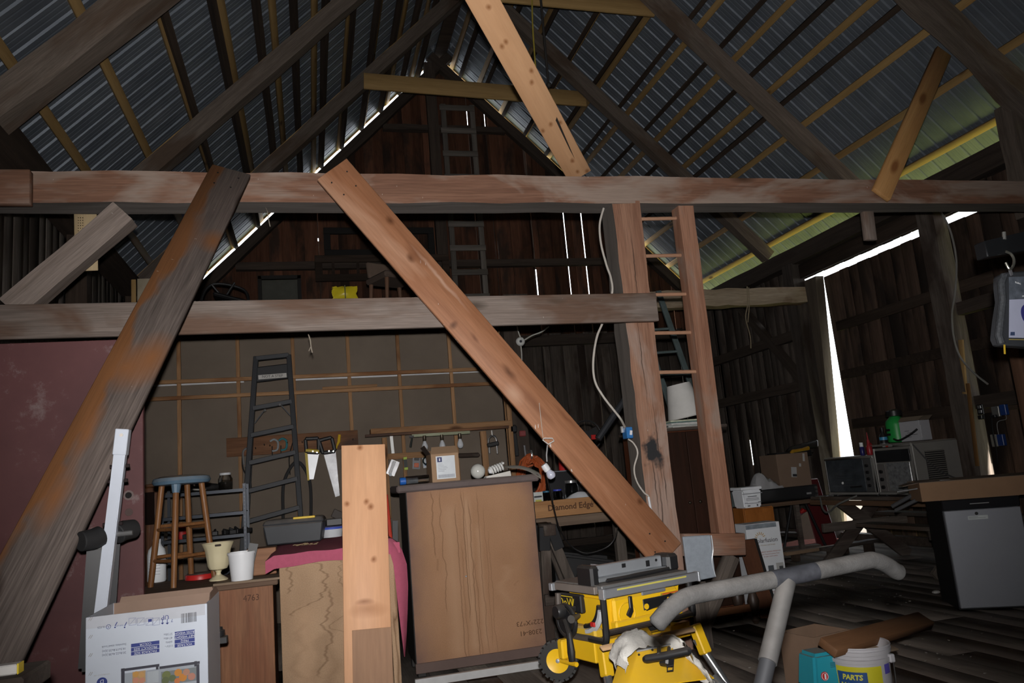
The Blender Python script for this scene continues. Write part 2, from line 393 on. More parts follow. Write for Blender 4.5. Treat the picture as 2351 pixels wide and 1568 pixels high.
def purlin(x, off, w, t, m, name, y0=YF, y1=YB+.09, jit=0):
    s = 1 if x > RX else -1; n = V((s, 0, 1)).normalized(); c = V((x, 0, rz_(x)))-n*(off+t/2)
    board(name, c+V((0, y0, 0)), c+V((0, y1, 0)), w, t, n, m, ceil, .004, jit, 14 if jit else 1)
xs = []
x = 7.87
while x > 3.0: purlin(x, .002, .092, .04, W_new, 'purlin'); x -= .475
x = 6.62
while x > 3.0: purlin(x, .012, .065, .085, W_dark, 'old_purlin', YF, YB+.05, .006); x -= .415
x = -2.2
while x < 2.7: purlin(x, .002, .092, .04, W_new, 'purlin'); x += .49
x = -1.21
while x < 2.65: purlin(x, .012, .065, .085, W_dark, 'old_purlin', YF, YB+.05, .006); x += .395
def rafter(side, y, xe, w=.17, d=.2, jit=.008):
    n = V((side, 0, 1)).normalized()
    a = V((RX+side*.02, y, AP-.02))-n*(.10+.045); b = V((xe, y, rz_(xe)))-n*(.10+.045)
    board('rafter_spacer', a+n*.005, b+n*.005, .10, .07, n, W_new, ceil, .003)
    a = V((RX+side*.02, y, AP-.02))-n*(.13+d/2); b = V((xe, y, rz_(xe)))-n*(.13+d/2)
    board('rafter', a, b, w, d, n, W_raf, ceil, .015, jit, 16)
for y in (1.0, 3.6): rafter(1, y, 7.95); rafter(-1, y, -2.45)
rafter(1, 6.12, 7.95, .24, .24, .02); rafter(1, 8.82, 7.95, .19); rafter(1, 11.4, 7.95, .18)
rafter(-1, 6.42, -2.5, .26, .26, .025); rafter(-1, 9.15, -2.5, .2); rafter(-1, 11.85, -2.5, .2)
for s, xe in ((1, 7.9), (-1, -2.5)):
    n = V((s, 0, 1)).normalized(); of = .25 if s < 0 else .30; a = V((RX, 14.13, AP))-n*of; b = V((xe, 14.13, rz_(xe)))-n*of
    board('gable_rafter', a, b, .14, .18, n, W_old, ceil, .01, .008, 12)
for s, xe in ((1, 8.4), (-1, -2.8)):
    n = V((s, 0, 1)).normalized(); board('verge_batten', V((RX+s*.05, 14.385, AP-.05))-n*.016, V((xe, 14.385, rz_(xe)))-n*.016, .03, .028, n, W_new, ceil, .002)
# ---- far gable wall
gab = tag(obj('wall_back', MB().box((XL, YB-.17, -.05), (XR, YB-.03, .12)), W_old), kind='structure')
GAPS = []   # x, gap width, z-ranges that let daylight in
def slit(pts, w): 
    p = [P(x, y, YB) for x, y in pts]; GAPS.append((sum(q.x for q in p)/len(p), w, sorted(q.z for q in p)))
slit([(1237, 485), (1246, 690)], .020); slit([(1300, 485), (1305, 680)], .013); slit([(1317, 485), (1322, 680)], .009); slit([(1335, 485), (1352, 680)], .016); slit([(1226, 617), (1239, 680)], .05)
slit([(1264, 800), (1269, 900)], .02); slit([(1142, 553), (1147, 600)], .011); slit([(1070, 250), (1075, 285)], .010); slit([(1110, 252), (1115, 290)], .008); slit([(1200, 340), (1206, 395)], .011); slit([(1000, 350), (1002, 395)], .009)
slit([(1548, 712), (1552, 752)], .02)
slit([(730, 545), (731, 552)], .02)
GAPS.sort()
bx = []; x = XL
gx = [q[0] for q in GAPS]
while x < XR:
    bx.append(x); x += random.uniform(.16, .24)
bx = [q for q in bx if all(abs(q-a) > .09 for a in gx)]+gx+[XR]; bx.sort()
def gab_board(x0, x1, z0, z1f, y, m):
    pts = [(x0, z0), (x1, z0), (x1, z1f(x1))]
    if x0 < RX < x1: pts.append((RX, z1f(RX)))
    pts.append((x0, z1f(x0)))
    mb = MB().prism([(a-x0, b-z0) for a, b in pts], .024); return obj('board', mb, m, gab, .002, .8, MX.Translation((x0, y, z0)))
Wg = wood((.085, .035, .02), (.19, .085, .05), 'z', rough=.9, patch=(.05, .03, .022), pamt=.45, var=.4)
Wgr = wood((.06, .05, .042), (.16, .13, .11), 'z', rough=.9, patch=(.05, .035, .028), pamt=.4, var=.35)
gw = dict((q[0], q[1]) for q in GAPS)
ZS = 4.05
for i, (a, b) in enumerate(zip(bx, bx[1:])):
    ga, gb = gw.get(a, -.012)/2, gw.get(b, -.012)/2; yy = YB+(.0 if i % 2 else -.026)
    x0, x1 = a+ga, b-gb
    if i == 0: x0 = a
    top = lambda x: rz_(x)-(.165 if x < RX else .235)
    if min(top(x0), top(x1)) > ZS+.2:
        gab_board(x0, x1, -.05, lambda x: ZS+(.02 if i % 2 else -.01), yy, Wgr); gab_board(x0, x1, ZS-.04, top, yy+.013, Wg)
    else: gab_board(x0, x1, -.05, top, yy, Wgr)
for x, w, (z0, z1) in GAPS:
    zt = rz_(x)-.16
    for a, b in ((-.05, z0), (z1, zt)):
        if b-a > .05: obj('light_stop', MB().box((0, 0, 0), (.07, .015, b-a)), Wgr, gab, .002, .8, MX.Translation((x-.035, YB+.045, a)))  # strip added outside, blocks daylight above and below each slit
for (x0, y0), (x1, y1), w in (((560, 612), (1500, 600), .14), ((700, 775), (1560, 800), .2), ((860, 296), (1250, 300), .12)):
    z = P((x0+x1)/2, (y0+y1)/2, 14.2).z; xa = XL if z < 5 else RX-(AP-z)+.5; xb = XR if z < 5 else RX+(AP-z)-.5
    board('girt', (xa, 14.2, z), (xb, 14.2, z), w, .12, (0, -1, 0), W_old, gab, .008, .006, 10)
# central post and the fixed ladder up the gable
board('king_post', (P(1010, 500, 14.1).x, 14.12, 3.6), (P(1010, 500, 14.1).x, 14.12, 9.6), .2, .16, (0, -1, 0), W_old, gab, .01, .006, 10)
W_lgray = wood((.13, .115, .10), (.24, .215, .19), rough=.9)
gl = thing('gable_ladder', 'weathered grey ladder nailed flat up the far gable wall to the peak', 'ladder', (P(1075, 600, 14.0).x, 14.05, 0))
xl = P(1075, 600, 14).x
for dx in (-.29, .29): board('rail', (xl+dx-.02, 14.02, 0), (xl+dx+.03, 14.02, 8.7), .1, .05, (0, -1, 0), W_lgray, gl)
for k in range(18): board('rung', (xl-.34, 13.98, .45+k*.48), (xl+.36, 13.98, .45+k*.48), .11, .03, (0, -1, 0), W_lgray, gl)
# ---- right side wall with its sliding door
rw = tag(obj('wall_right', MB().box((XR-.06, YF, -.05), (XR+.08, YB, .1)), W_old), kind='structure')
D0, D1 = 7.0, 10.45
def rboard(y0, y1, z0, z1, k, m, x=XR, parent=None, name='board', lean=0):
    mb = MB().hexa([(x+k*.02, y0, z0), (x+.022+k*.02, y0, z0), (x+.022+k*.02, y1, z0), (x+k*.02, y1, z0), (x+k*.02, y0, z1), (x+.022+k*.02, y0, z1), (x+.022+k*.02, y1+lean, z1), (x+k*.02, y1+lean, z1)])
    c = V((x, (y0+y1)/2, z0)); bmesh.ops.translate(mb.bm, verts=mb.bm.verts, vec=-c)
    return obj(name, mb, m, parent or rw, .002, .8, MX.Translation(c))
Wr = wood((.05, .03, .022), (.13, .085, .062), 'z', rough=.9, patch=(.035, .025, .02), pamt=.5, var=.45)
RG = []
def rslit(pts, w):
    p = [PX(x, y, XR) for x, y in pts]; RG.append((sum(q.y for q in p)/len(p), w, sorted(q.z for q in p)))
rslit([(1637, 712), (1644, 780)], .07); rslit([(1653, 860), (1662, 920)], .02); rslit([(1664, 945), (1666, 975)], .03); rslit([(2161, 958), (2169, 998)], .008); rslit([(2224, 1015), (2236, 1070)], .008); rslit([(2212, 950), (2214, 970)], .012)
rslit([(1721, 1010), (1726, 1068)], .02); rslit([(1755, 730), (1756, 748)], .035)
RG.sort(); ry = [q[0] for q in RG]; rgw = dict((q[0], q[1]) for q in RG)
by = []; y = YF
while y < YB: by.append(y); y += random.uniform(.17, .25)
by = [q for q in by if all(abs(q-a) > .09 for a in ry+[D0+.1, D1+.12])]+ry+[D0+.1, D1+.12, YB]; by.sort()
for i, (a, b) in enumerate(zip(by, by[1:])):
    if D0+.05 < (a+b)/2 < D1+.1: rboard(a-.004, b+.004, 4.09, 4.5, i % 2, Wr); continue
    ga, gb = rgw.get(a, -.014)/2, rgw.get(b, -.014)/2
    rboard(a+ga, b-gb, -.05, 4.5, i % 2, Wr if b < D0+1 else Wgr)
for y, w, (z0, z1) in RG:
    if D0 < y < D1: continue
    for a, b in ((-.05, z0), (z1, 4.5)):
        if b-a > .05: rboard(y-.13, y+.16, a, b, 2.2, Wr, name='light_stop')  # added behind the boards to stop daylight past the slit ends
board('wall_plate', (XR-.08, YF, 4.46), (XR-.08, YB, 4.46), .26, .22, (-1, 0, 0), W_old, rw, .015, .008, 24)
board('header', (XR-.06, D0-.1, 4.20), (XR-.06, D1+.2, 4.20), .22, .05, (-1, 0, 0), W_dark, rw)
for y, w, mm in ((1.2, .2, W_old), (4.3, .2, W_old), (7.72, .26, W_gray), (10.66, .26, W_gray), (14.1, .2, W_old)):
    board('post', (XR-.12, y, -.02), (XR-.12, y, 4.35), w, .2, (-1, 0, 0), mm, rw, .012, .006, 10)
jb, jt = PX(1931, 1050, XR+.13), PX(1896, 688, XR+.13); js = (jt.y-jb.y)/(jt.z-jb.z)
obj('door_jamb', MB().hexa([(XR-.02, jb.y-jb.z*js, 0), (XR+.13, jb.y-jb.z*js, 0), (XR+.13, jb.y+.35, 0), (XR-.02, jb.y+.35, 0), (XR-.02, jb.y+(4.05-jb.z)*js, 4.05), (XR+.13, jb.y+(4.05-jb.z)*js, 4.05), (XR+.13, jb.y+.35, 4.05), (XR-.02, jb.y+.35, 4.05)]), wood((.07, .055, .042), (.13, .105, .08), 'z', rough=.9), rw, .004)
eb, et = PX(1960, 1050, XR+.15), PX(1899, 690, XR+.15); es = (et.y-eb.y)/(et.z-eb.z); E0 = eb.y-eb.z*es; E1 = eb.y+(4.04-eb.z)*es
for z, ya, yb in ((PX(1730, 800, 7.7).z, 10.8, 14.2), (PX(1750, 905, 7.7).z, 10.8, 14.2), (2.9, YF, 7.6), (1.75, YF, 7.6), (.7, YF, 7.6)):
    board('girt', (XR-.07, ya, z), (XR-.07, yb, z), .16, .1, (-1, 0, 0), W_old, rw, .008, .006, 10)
for a, b in (((XR-.08, 10.8, 2.4), (XR-.08, 12.6, 4.3)),): board('brace', a, b, .14, .1, (-1, 0, 0), W_old, rw, .008, .005, 8)
dr = tag(obj('door_1', MB().box((XR+.10, D0+.1, PX(2080, 828, 7.9).z-.07), (XR+.135, D1-.3, PX(2080, 828, 7.9).z+.07)), W_dark), kind='structure')
y = D0; k = 0
while y < E0-.01:
    w = random.uniform(.19, .27); yb_ = y+w
    if yb_ > E0-.1: yb_ = E0
    rboard(y+.002, yb_+.006, .02, 4.04, k % 2, Wr, XR+.14, dr, 'board', E1-E0 if yb_ == E0 else 0); y = yb_; k += 1
for z in (PX(2060, 705, 7.9).z, PX(2100, 955, 7.9).z): board('door_rail', (XR+.118, D0+.1, z), (XR+.118, D1-.35, z), .15, .034, (-1, 0, 0), W_dark, dr)
# ---- left side wall and the end behind the camera
lw = tag(obj('wall_left', MB().box((XL-.08, YF, -.05), (XL+.06, YB, .1)), W_old), kind='structure')
board('corner_post', (XL, 14.2, -.02), (XL, 14.2, 4.6), .22, .22, (0, -1, 0), W_dark, lw, .01, .005, 8)
y = YF; i = 0
Wl = wood((.10, .086, .075), (.23, .20, .175), 'z', rough=.9, patch=(.07, .055, .045), pamt=.4, var=.3)
while y < YB:
    w = random.uniform(.17, .25); rboard(y-.006, min(y+w, YB)+.006, -.05, 4.72, (i % 2)*.35, Wl, XL-.04, lw); y += w; i += 1
board('wall_plate', (XL+.10, YF, 4.42), (XL+.10, YB, 4.42), .26, .22, (1, 0, 0), W_dark, lw, .015, .008, 24)
for y in (5.6, 8.9, 11.6): board('post', (XL+.13, y, -.02), (XL+.13, y, 4.3), .2, .2, (1, 0, 0), W_dark, lw, .012, .006, 10)
wf = tag(obj('wall_front', MB().prism([(XL-.5, -.9), (XR+.8, -.9), (XR+.8, 4.5), (RX, AP+.1), (XL-.5, 4.5)], .03, MX.Translation((0, YF-.03, 0))), W_old), kind='structure')
# ================================================================== BIG TIMBERS OF THE NEAR FRAME
YT = 5.5
zt0, zt1 = P(75, 396, YT).z, P(75, 466, YT).z
tb = board('tie_beam', (XL+.06, YT+.115, P(300, 431, YT).z), (7.7, YT+.115, P(1400, 427, YT).z), .225, .225, (0, -1, 0), W_red, None, .02, .007, 26)
tb.data.materials.append(wood((.10, .088, .078), (.19, .17, .155), rough=.85))
for f_ in tb.data.polygons:
    if f_.normal.y < -.6: f_.material_index = 1
tag(tb, 'long hewn reddish tie beam running level across the whole barn', 'beam')
c = board('beam_splice', P(-60, 432, YT-.05), P(72, 432, YT-.05), .235, .07, (0, -1, 0), W_red)
tag(c, 'short timber block spiked over the left end of the tie beam', 'beam')
lb = board('lower_beam', P(-120, 744, YT-.03), P(1506, 706, YT-.03), .225, .06, (0, -1, 0), W_beamgrey, None, .004)
tag(lb, 'grey weathered plank beam crossing below the tie beam and ending at the post', 'beam')
pb = P(1437, 457, YT); x_p = (P(1408, 457, YT).x+P(1467, 457, YT).x)/2
W_post = wood((.22, .105, .065), (.40, .225, .15), rough=.8, patch=(.37, .26, .20), pamt=.4, var=.03, specks=.09, knots=((.09, .04, .02), 1.1), pscale=3)
def post_mat():
    m = wood((.221, .105, .065), (.40, .225, .15), rough=.8, patch=(.36, .25, .20), pamt=.35, var=.03, specks=.06, pscale=3, spots=tuple((z, yy, l, w, (.05, .03, .022)) for z, yy, l, w in ((2.9, -.01, .45, .008), (2.2, .02, .5, .006), (1.55, -.03, .4, .008), (1.25, .03, .35, .007), (.95, .0, .5, .008), (.6, -.04, .3, .007), (1.2, -.05, .2, .006), (.8, .05, .25, .006)))).copy()
    t = m.node_tree; N = lambda k, **q: t.nodes.new(k); L = lambda a, b: t.links.new(a, b); b = t.nodes['Principled BSDF']
    old = b.inputs['Base Color'].links[0].from_socket
    tc = N('ShaderNodeTexCoord'); sub = N('ShaderNodeVectorMath'); sub.operation = 'SUBTRACT'; sub.inputs[1].default_value = (P(1505, 1040, YT).z+.02, .02, .12)
    L(tc.outputs['Object'], sub.inputs[0]); sc = N('ShaderNodeVectorMath'); sc.operation = 'MULTIPLY'; sc.inputs[1].default_value = (3.8, 5.5, 3); L(sub.outputs[0], sc.inputs[0])
    ln = N('ShaderNodeVectorMath'); ln.operation = 'LENGTH'; L(sc.outputs[0], ln.inputs[0])
    nz = N('ShaderNodeTexNoise'); nz.inputs['Scale'].default_value = 14; nz.inputs['Detail'].default_value = 5; L(tc.outputs['Object'], nz.inputs['Vector'])
    ad = N('ShaderNodeMath'); ad.operation = 'ADD'; L(ln.outputs['Value'], ad.inputs[0]); L(nz.outputs['Fac'], ad.inputs[1])
    r = N('ShaderNodeValToRGB'); r.color_ramp.elements[0].position = .75; r.color_ramp.elements[0].color = (1, 1, 1, 1); r.color_ramp.elements[1].position = 1.25; r.color_ramp.elements[1].color = (0, 0, 0, 1); L(ad.outputs[0], r.inputs[0])
    mx = N('ShaderNodeMix'); mx.data_type = 'RGBA'; L(r.outputs[0], mx.inputs[0]); L(old, mx.inputs[6]); mx.inputs[7].default_value = (.028, .028, .03, 1); L(mx.outputs[2], b.inputs['Base Color'])
    return m
pmat = post_mat()
post = board('timber_post', (x_p, YT+.13, -.02), (x_p, YT+.13, P(1437, 456, YT).z-.004), .235, .24, (0, -1, 0), pmat, None, .014, .006, 20)
post.data.materials.append(wood((.11, .095, .085), (.20, .175, .155), rough=.85))
for f_ in post.data.polygons:
    if f_.normal.y > .6: f_.material_index = 1
tag(post, 'thick square hewn post with a black scorch mark, holding up the tie beam', 'post')
dd0 = P(146, 1166, 4.02)-P(528, 400, 5.43)
fd1 = frame(P(528, 400, 5.43)-dd0*.012, P(146, 1166, 4.02), (0, -1, 0)).inverted()
def d1s(x, y, rx, ry, c=(.22, .092, .035)):
    d = ray(x, y); n = fd1.to_3x3() @ d; o_ = fd1 @ O; q = o_-n*(o_.z/n.z); return (q.x, q.y, rx, ry, c)
Wd1 = wood((.095, .075, .066), (.18, .145, .128), rough=.85, patch=(.15, .115, .10), pamt=.3, spots=(d1s(425, 545, .30, .10), d1s(490, 560, .13, .11), d1s(350, 830, .22, .12), d1s(290, 850, .2, .16), d1s(130, 1150, .22, .07), d1s(205, 1000, .25, .05)), var=.03, pscale=2.0, specks=.05, knots=((.04, .025, .018), 1.2), stripe=((.20, .085, .032), .055, .09), sang=R(80))
a = P(528, 400, 5.43); dd = P(146, 1166, 4.02)-P(528, 400, 5.43); e = P(528, 390, 5.43)+dd*((.03-a.z)/dd.z)
d1 = board('left_brace_plank', a-dd*.012, e, .265, .045, (0, -1, 0), Wd1, None, .004)
tag(d1, 'wide grey and rust-brown plank slanting from the tie beam down to the left', 'plank')
fd2 = frame(P(762, 390, 5.37), P(1534, 1277, 5.37), (0, -1, 0)).inverted()
def d2s(x, y, rx, ry, c=(.13, .05, .022)): q = fd2 @ P(x, y, 5.35); return (q.x, q.y, rx, ry, c)
Wd2 = wood((.31, .128, .06), (.47, .225, .122), rough=.55, patch=(.50, .275, .17), pamt=.35, var=.03, pscale=2.2, specks=.15, grain=8, fs=.2, sang=R(40), spots=(d2s(943, 592, .05, .035), d2s(955, 585, .14, .05, (.24, .10, .05)), d2s(1042, 746, .03, .045), d2s(1168, 855, .10, .03), d2s(1090, 775, .06, .02, (.2, .08, .04)), d2s(1555, 0, .01, .01), d2s(895, 507, .05, .03), d2s(1470, 1152, .035, .025), d2s(1300, 960, .16, .02, (.24, .10, .05)), d2s(1010, 640, .35, .018, (.55, .34, .24)), d2s(1100, 700, .35, .02, (.22, .09, .045)), d2s(1230, 930, .25, .04, (.24, .10, .05)), d2s(1180, 905, .10, .07, (.52, .30, .19))))
d2 = board('right_brace_plank', P(762, 390, 5.37), P(1534, 1277, 5.37), .268, .045, (0, -1, 0), Wd2, None, .004)
tag(d2, 'wide warm brown plank slanting from the tie beam down to the right', 'plank')
for o, L_ in ((d1, None), (d2, None)):
    n = MB()
    xe = max(v.co.x for v in o.data.vertices)
    for q in ((.08, .07), (.08, -.07), (.2, .05), (.2, -.06), (xe-.1, .05), (xe-.1, -.06), (xe-.22, 0)): n.cyl((q[0], q[1], .02), (q[0], q[1], .0245), .006, 8)
    st(obj('nail_heads', n, mat((.03, .028, .027), .5, .6), o))
kb = board('knee_brace', P(288, 492, YT+.08), P(30, 712, YT+.08), .17, .15, (0, -1, .0), W_beamgrey, None, .006, .004, 6)
tag(kb, 'short grey timber brace between the tie beam and the lower beam at left', 'beam')
pa = P(1330, 398, 5.6); pd = O+ray(1110, 0)*5.07; pe = pd+(pd-pa)*.85
fcp = frame(pa-V((0, 0, .02)), pe, -(ray(1200, 180))).inverted()
def cps(x, y, rx, ry, c=(.27, .11, .04)):
    d = ray(x, y); n = (fcp.to_3x3() @ d); o_ = fcp @ O; q = o_-n*(o_.z/n.z); return (q.x, q.y, rx, ry, c)
cp = board('pine_roof_brace', pa-V((0, 0, .02)), pe, .20, .045, -(ray(1200, 180)), wood((.54, .30, .155), (.66, .39, .215), rough=.6, var=.04, grain=7, fs=.12, spots=tuple(cps(x, y, .03, .022) for x, y in ((1119, 14), (1151, 102), (1160, 92), (1218, 160), (1218, 185), (1263, 282), (1286, 278), (1325, 390), (1245, 296), (1312, 364), (1346, 388)))), None, .004)
tag(cp, 'new pale pine plank with a split rising steeply from the tie beam to the roof', 'plank')
obj('split', MB().hexa([(.18, -.03, .0225), (.62, -.062, .0225), (.60, -.042, .0225), (.3, -.03, .0225), (.18, -.03, .0232), (.62, -.062, .0232), (.60, -.042, .0232), (.3, -.03, .0232)]), mat((.02, .015, .012), .9), cp)
ra = P(2022, 448, 5.40); rb = P(2165, 120, 5.92)
rp = board('pine_side_brace', ra, rb, .175, .045, (-.1, -1, 0), wood((.42, .21, .075), (.56, .32, .13), rough=.65, var=.03, knots=((.22, .09, .03), 1.3)), None, .004)
tag(rp, 'new orange-toned pine plank slanting from the tie beam up to the right roof slope', 'plank')
def collar(n, y, l, r, w, lab):
    o = board('collar_tie', P(*l, y), P(*r, y), w, .042, (0, -1, 0), W_new, None, .004); tag(o, lab, 'beam')
collar(0, 11.55, (835, 186), (1345, 228), .27, 'new pine collar tie crossing the roof just in front of the gable')
collar(1, 8.95, (880, -42), (1500, 20), .25, 'new pine collar tie at the top edge of the view, nearer than the other one')
fx = board('far_tie_beam', (XL+.1, 9.06, 3.38), (2.55, 9.06, 3.38), .24, .24, (0, -1, 0), W_old, None, .012, .006, 12)
tag(fx, 'dark tie beam along the front edge of the loft over the workshop', 'beam')
lg = board('log_beam', P(1842, 679, 10.45), P(1470, 693, 10.45), .26, .22, (0, -1, 0), wood((.26, .19, .12), (.50, .40, .29), rough=.85, patch=(.2, .12, .07), pamt=.3, var=.03, pscale=3), None, .05, .012, 14)
tag(lg, 'pale rough log beam with daylight on its cut right end and twine round it', 'beam')
obj('twine', MB().tube([WMX(lg).inverted() @ q for q in smooth_path([P(1715, 658, 10.30), P(1716, 700, 10.28), P(1712, 730, 10.3), P(1722, 770, 10.32), P(1724, 800, 10.33)])], .009, 5).tube([WMX(lg).inverted() @ q for q in smooth_path([P(1719, 660, 10.30), P(1720, 702, 10.28), P(1717, 740, 10.3)])], .008, 5), mat((.30, .24, .16), .9), lg)
w5 = board('bent_post', (2.42, 9.06, -.02), (2.42, 9.06, 3.26), .2, .2, (0, -1, 0), W_old, None, .01, .005, 8); tag(w5, 'dark square post at the right end of the workshop wall', 'post')
# short hanger beside the tie beam on the right
hg = board('beam_hanger', P(1988, 470, 5.72), P(1998, 552, 5.72), .11, .05, (0, -1, 0), W_beamgrey); tag(hg, 'stub of grey board hanging under the tie beam at right', 'board')
pgb = thing('pegboard_strip', 'pale plywood strip with rows of small holes hanging behind the tie beam at left', 'board', (0, 0, 0))
board('thin_panel', P(196, 480, 5.78), P(199, 622, 5.78), .145, .015, (0, -1, 0), wood((.42, .31, .17), (.52, .40, .24), rough=.7, var=.02), pgb)
hm = MB(); mh = mat((.05, .035, .02), .9)
for i in range(9):
    for j in range(3): q = P(180+j*5, 500+i*6, 5.77); hm.cyl(q, q+V((0, -.002, 0)), .0035, 6)
st(obj('peg_holes', hm, mh, pgb))
# hanging rope and rod from the peak
o = obj('yellow_rope', MB().tube(smooth_path([P(1221, -30, 8.7), P(1223, 60, 8.7), P(1230, 160, 8.7)]), .011, 6), mat((.42, .33, .05), .8)); tag(o, 'thin yellow rope hanging from the roof peak beside a dark rod', 'rope')
o = obj('hanging_rod', MB().tube([P(1239, -30, 8.7), P(1259, 190, 8.7)], .017, 8).sphere(P(1260, 195, 8.7), .035, 8), mat((.04, .036, .034), .6)); tag(o, 'dark iron rod with a knob at its end hanging from the roof peak', 'rod')
# twine stubs under the beams
o = obj('twine_stub', MB().tube(smooth_path([P(708, 768, YT-.05), P(712, 780, YT-.06), P(714, 795, YT-.05), P(717, 810, YT-.05)]), .004, 5).tube([P(714, 795, YT-.05), P(709, 806, YT-.05)], .003, 4), mat((.35, .3, .24), .9)); tag(o, 'knotted end of twine dangling under the grey lower beam', 'twine')
o = obj('twine_stub', MB().tube(smooth_path([P(610, 477, YT+.05), P(614, 486, YT), P(616, 500, YT-.02), P(620, 520, YT-.02)]), .003, 5), mat((.35, .3, .24), .9)); tag(o, 'wisp of twine dangling under the tie beam between the two slanting planks', 'twine')
# ================================================================== WORKSHOP WALL UNDER THE LOFT
YW = 9.3
ws = tag(obj('wall_partition', MB().box((-2.3, YW, -.02), (2.32, YW+.02, 3.24)), mat((.20, .162, .128), .9, var=.18, vs=1.2, spec=.1)), kind='structure')
for px0, py0, px1, py1 in ((404, 790, 423, 1270), (542, 791, 562, 1300), (666, 779, 692, 1200), (795, 772, 812, 1040), (914, 768, 937, 1250), (1033, 775, 1056, 1200), (1150, 770, 1180, 1200)):
    xx = P((px0+px1)/2, (py0+py1)/2, YW).x; board('stud', (xx, YW-.02, -.02), (xx, YW-.02, 3.22), .042, .04, (0, -1, 0), W_stud, ws)
def rail_(p0, p1, w=.042, t=.05, y=YW-.045): return board('wall_rail', P(*p0, y), P(*p1, y), w, t, (0, -1, 0), W_stud, ws)
rail_((322, 880), (1140, 846)); rail_((322, 918), (1148, 880)); rail_((740, 892), (866, 885), .035, .03, YW-.08)
tr = MB()
for a, b in (((322, 887), (560, 876)), ((670, 872), (912, 862)), ((918, 861), (1120, 852))): tr.bar(P(*a, YW-.012), P(*b, YW-.012), .022, .012, (0, -1, 0))
obj('foil_tape', tr, mat((.62, .62, .64), .5), ws)
# loft floor
lf = tag(obj('loft_floor', MB().box((-2.3, 9.2, 3.36), (2.6, 14.1, 3.42)), W_dark), kind='structure')
x = -2.3
while x < 2.5:
    w = random.uniform(.22, .32); board('plank', (x+w/2, 8.86+random.uniform(0, .12), 3.52), (x+w/2, 14.1, 3.52), w-.008, .04, (0, 0, 1), W_old, lf); x += w
board('joist', (XL+.1, 9.1, 3.46), (2.6, 9.1, 3.46), .1, .08, (0, -1, 0), W_old, lf)
# ---- things up in the loft
ZL = 3.54
def loft(px, py, Y): q = P(px, py, Y); return q
q = P(792, 680, 9.0)
t = thing('yellow_bag', 'torn yellow plastic sack lying at the front of the loft', 'bag', (q.x, 9.0, ZL))
mb = MB(); rows = []
for i in range(9):
    a = i/8; ro = []
    for j in range(9):
        b = j/8; ro.append(((a-.5)*.27+random.uniform(-.015, .015), -.05*math.sin(b*math.pi)*math.sin(a*math.pi)-.02, b*.17+random.uniform(-.012, .012)*(1 if 0 < i < 8 else 2)))
    rows.append(ro)
mb.grid(rows); mb.grid([[(p[0], .05, p[2]) for p in r] for r in rows])
obj('sack', mb, mat((.62, .50, .02), .35, var=.1), t); obj('tie', MB().box((-.006, -.085, 0), (.006, -.06, .165)), mat((.1, .1, .03), .6), t)
q = P(660, 650, 13.9); q2 = P(643, 690, 13.9)
t = thing('loft_door_panel', 'dull grey-green door panel standing at the back of the loft', 'door', (P(643, 690, 13.6).x, 13.7, ZL))
obj('slab', MB().box((-.3, 0, 0), (.3, .04, 1.55)), mat((.10, .10, .085), .8, var=.15), t, .004)
fr = MB()
for a, b in (((-.36, -.03, 0), (-.3, .03, 1.62)), ((.3, -.03, 0), (.36, .03, 1.62)), ((-.36, -.03, 1.56), (.36, .03, 1.62))): fr.box(a, b)
obj('frame', fr, mat((.022, .02, .018), .7), t, .004)
def open_frame(name, lab, cat, px0, py0, px1, py1, Y, bw, m, depth=.06):
    a, b = P(px0, py0, Y), P(px1, py1, Y); t = thing(name, lab, cat, (a.x, Y, b.z)); w, h = b.x-a.x, a.z-b.z
    for nm, p, q in (('rail', (0, 0, h-bw), (w, depth, h)), ('rail', (0, 0, 0), (w, depth, bw)), ('stile', (0, 0, bw), (bw, depth, h-bw)), ('stile', (w-bw, 0, bw), (w, depth, h-bw))): obj(nm, MB().box(p, q), m, t, .006)
    return t, w, h
t, w, h = open_frame('hanging_shelf_frame', 'black open shelf frame hanging on the gable boards above the loft', 'frame', 742, 522, 1000, 585, 14.0, .12, mat((.018, .016, .015), .8))
t, w, h = open_frame('loft_window_frame', 'old brown wooden window frame leaning on the gable behind the loft things', 'frame', 722, 586, 1034, 640, 13.9, .13, W_dark)
for k in range(5): obj('mullion', MB().box((w*.12+k*w*.18, 0, .12), (w*.12+k*w*.18+.05, .03, h-.12)), W_dark, t)
q = P(905, 688, 9.35)
t = thing('loft_chair', 'broken brown upholstered chair at the edge of the loft', 'chair', (q.x, 9.35, ZL), R(25))
bw = wood((.12, .06, .035), (.2, .11, .07), 'z', rough=.6)
for sx in (-1, 1):
    for sy in (-1, 1): obj('leg', MB().tube([(sx*.22, sy*.2, 0), (sx*.2, sy*.19, .3)], [.02, .028], 8), bw, t)
obj('seat', MB().box((-.25, -.24, .3), (.25, .24, .38)), mat((.10, .07, .055), .9), t, .02)
obj('backrest', MB().hexa([(-.22, .18, .38), (.22, .18, .38), (.22, .25, .38), (-.22, .25, .38), (-.2, .26, .62), (.2, .26, .62), (.2, .32, .62), (-.2, .32, .62)]), mat((.17, .12, .09), .9), t, .02)
q = P(505, 665, 9.7)
t = thing('loft_sawhorse', 'black tangle of folded metal chair frames at the left of the loft', 'chair', (q.x, 9.9, ZL))
mk = mat((.012, .012, .013), .5)
obj('frame', MB().tube(smooth_path([(-.2, 0, 0), (-.24, .05, .3), (-.1, .1, .5), (.25, .1, .42), (.3, .05, .2), (.2, 0, 0)]), .018, 8).tube([(-.2, .2, 0), (.15, .05, .5)], .015, 8).tube([(.25, .2, 0), (-.12, .05, .48)], .015, 8), mk, t)
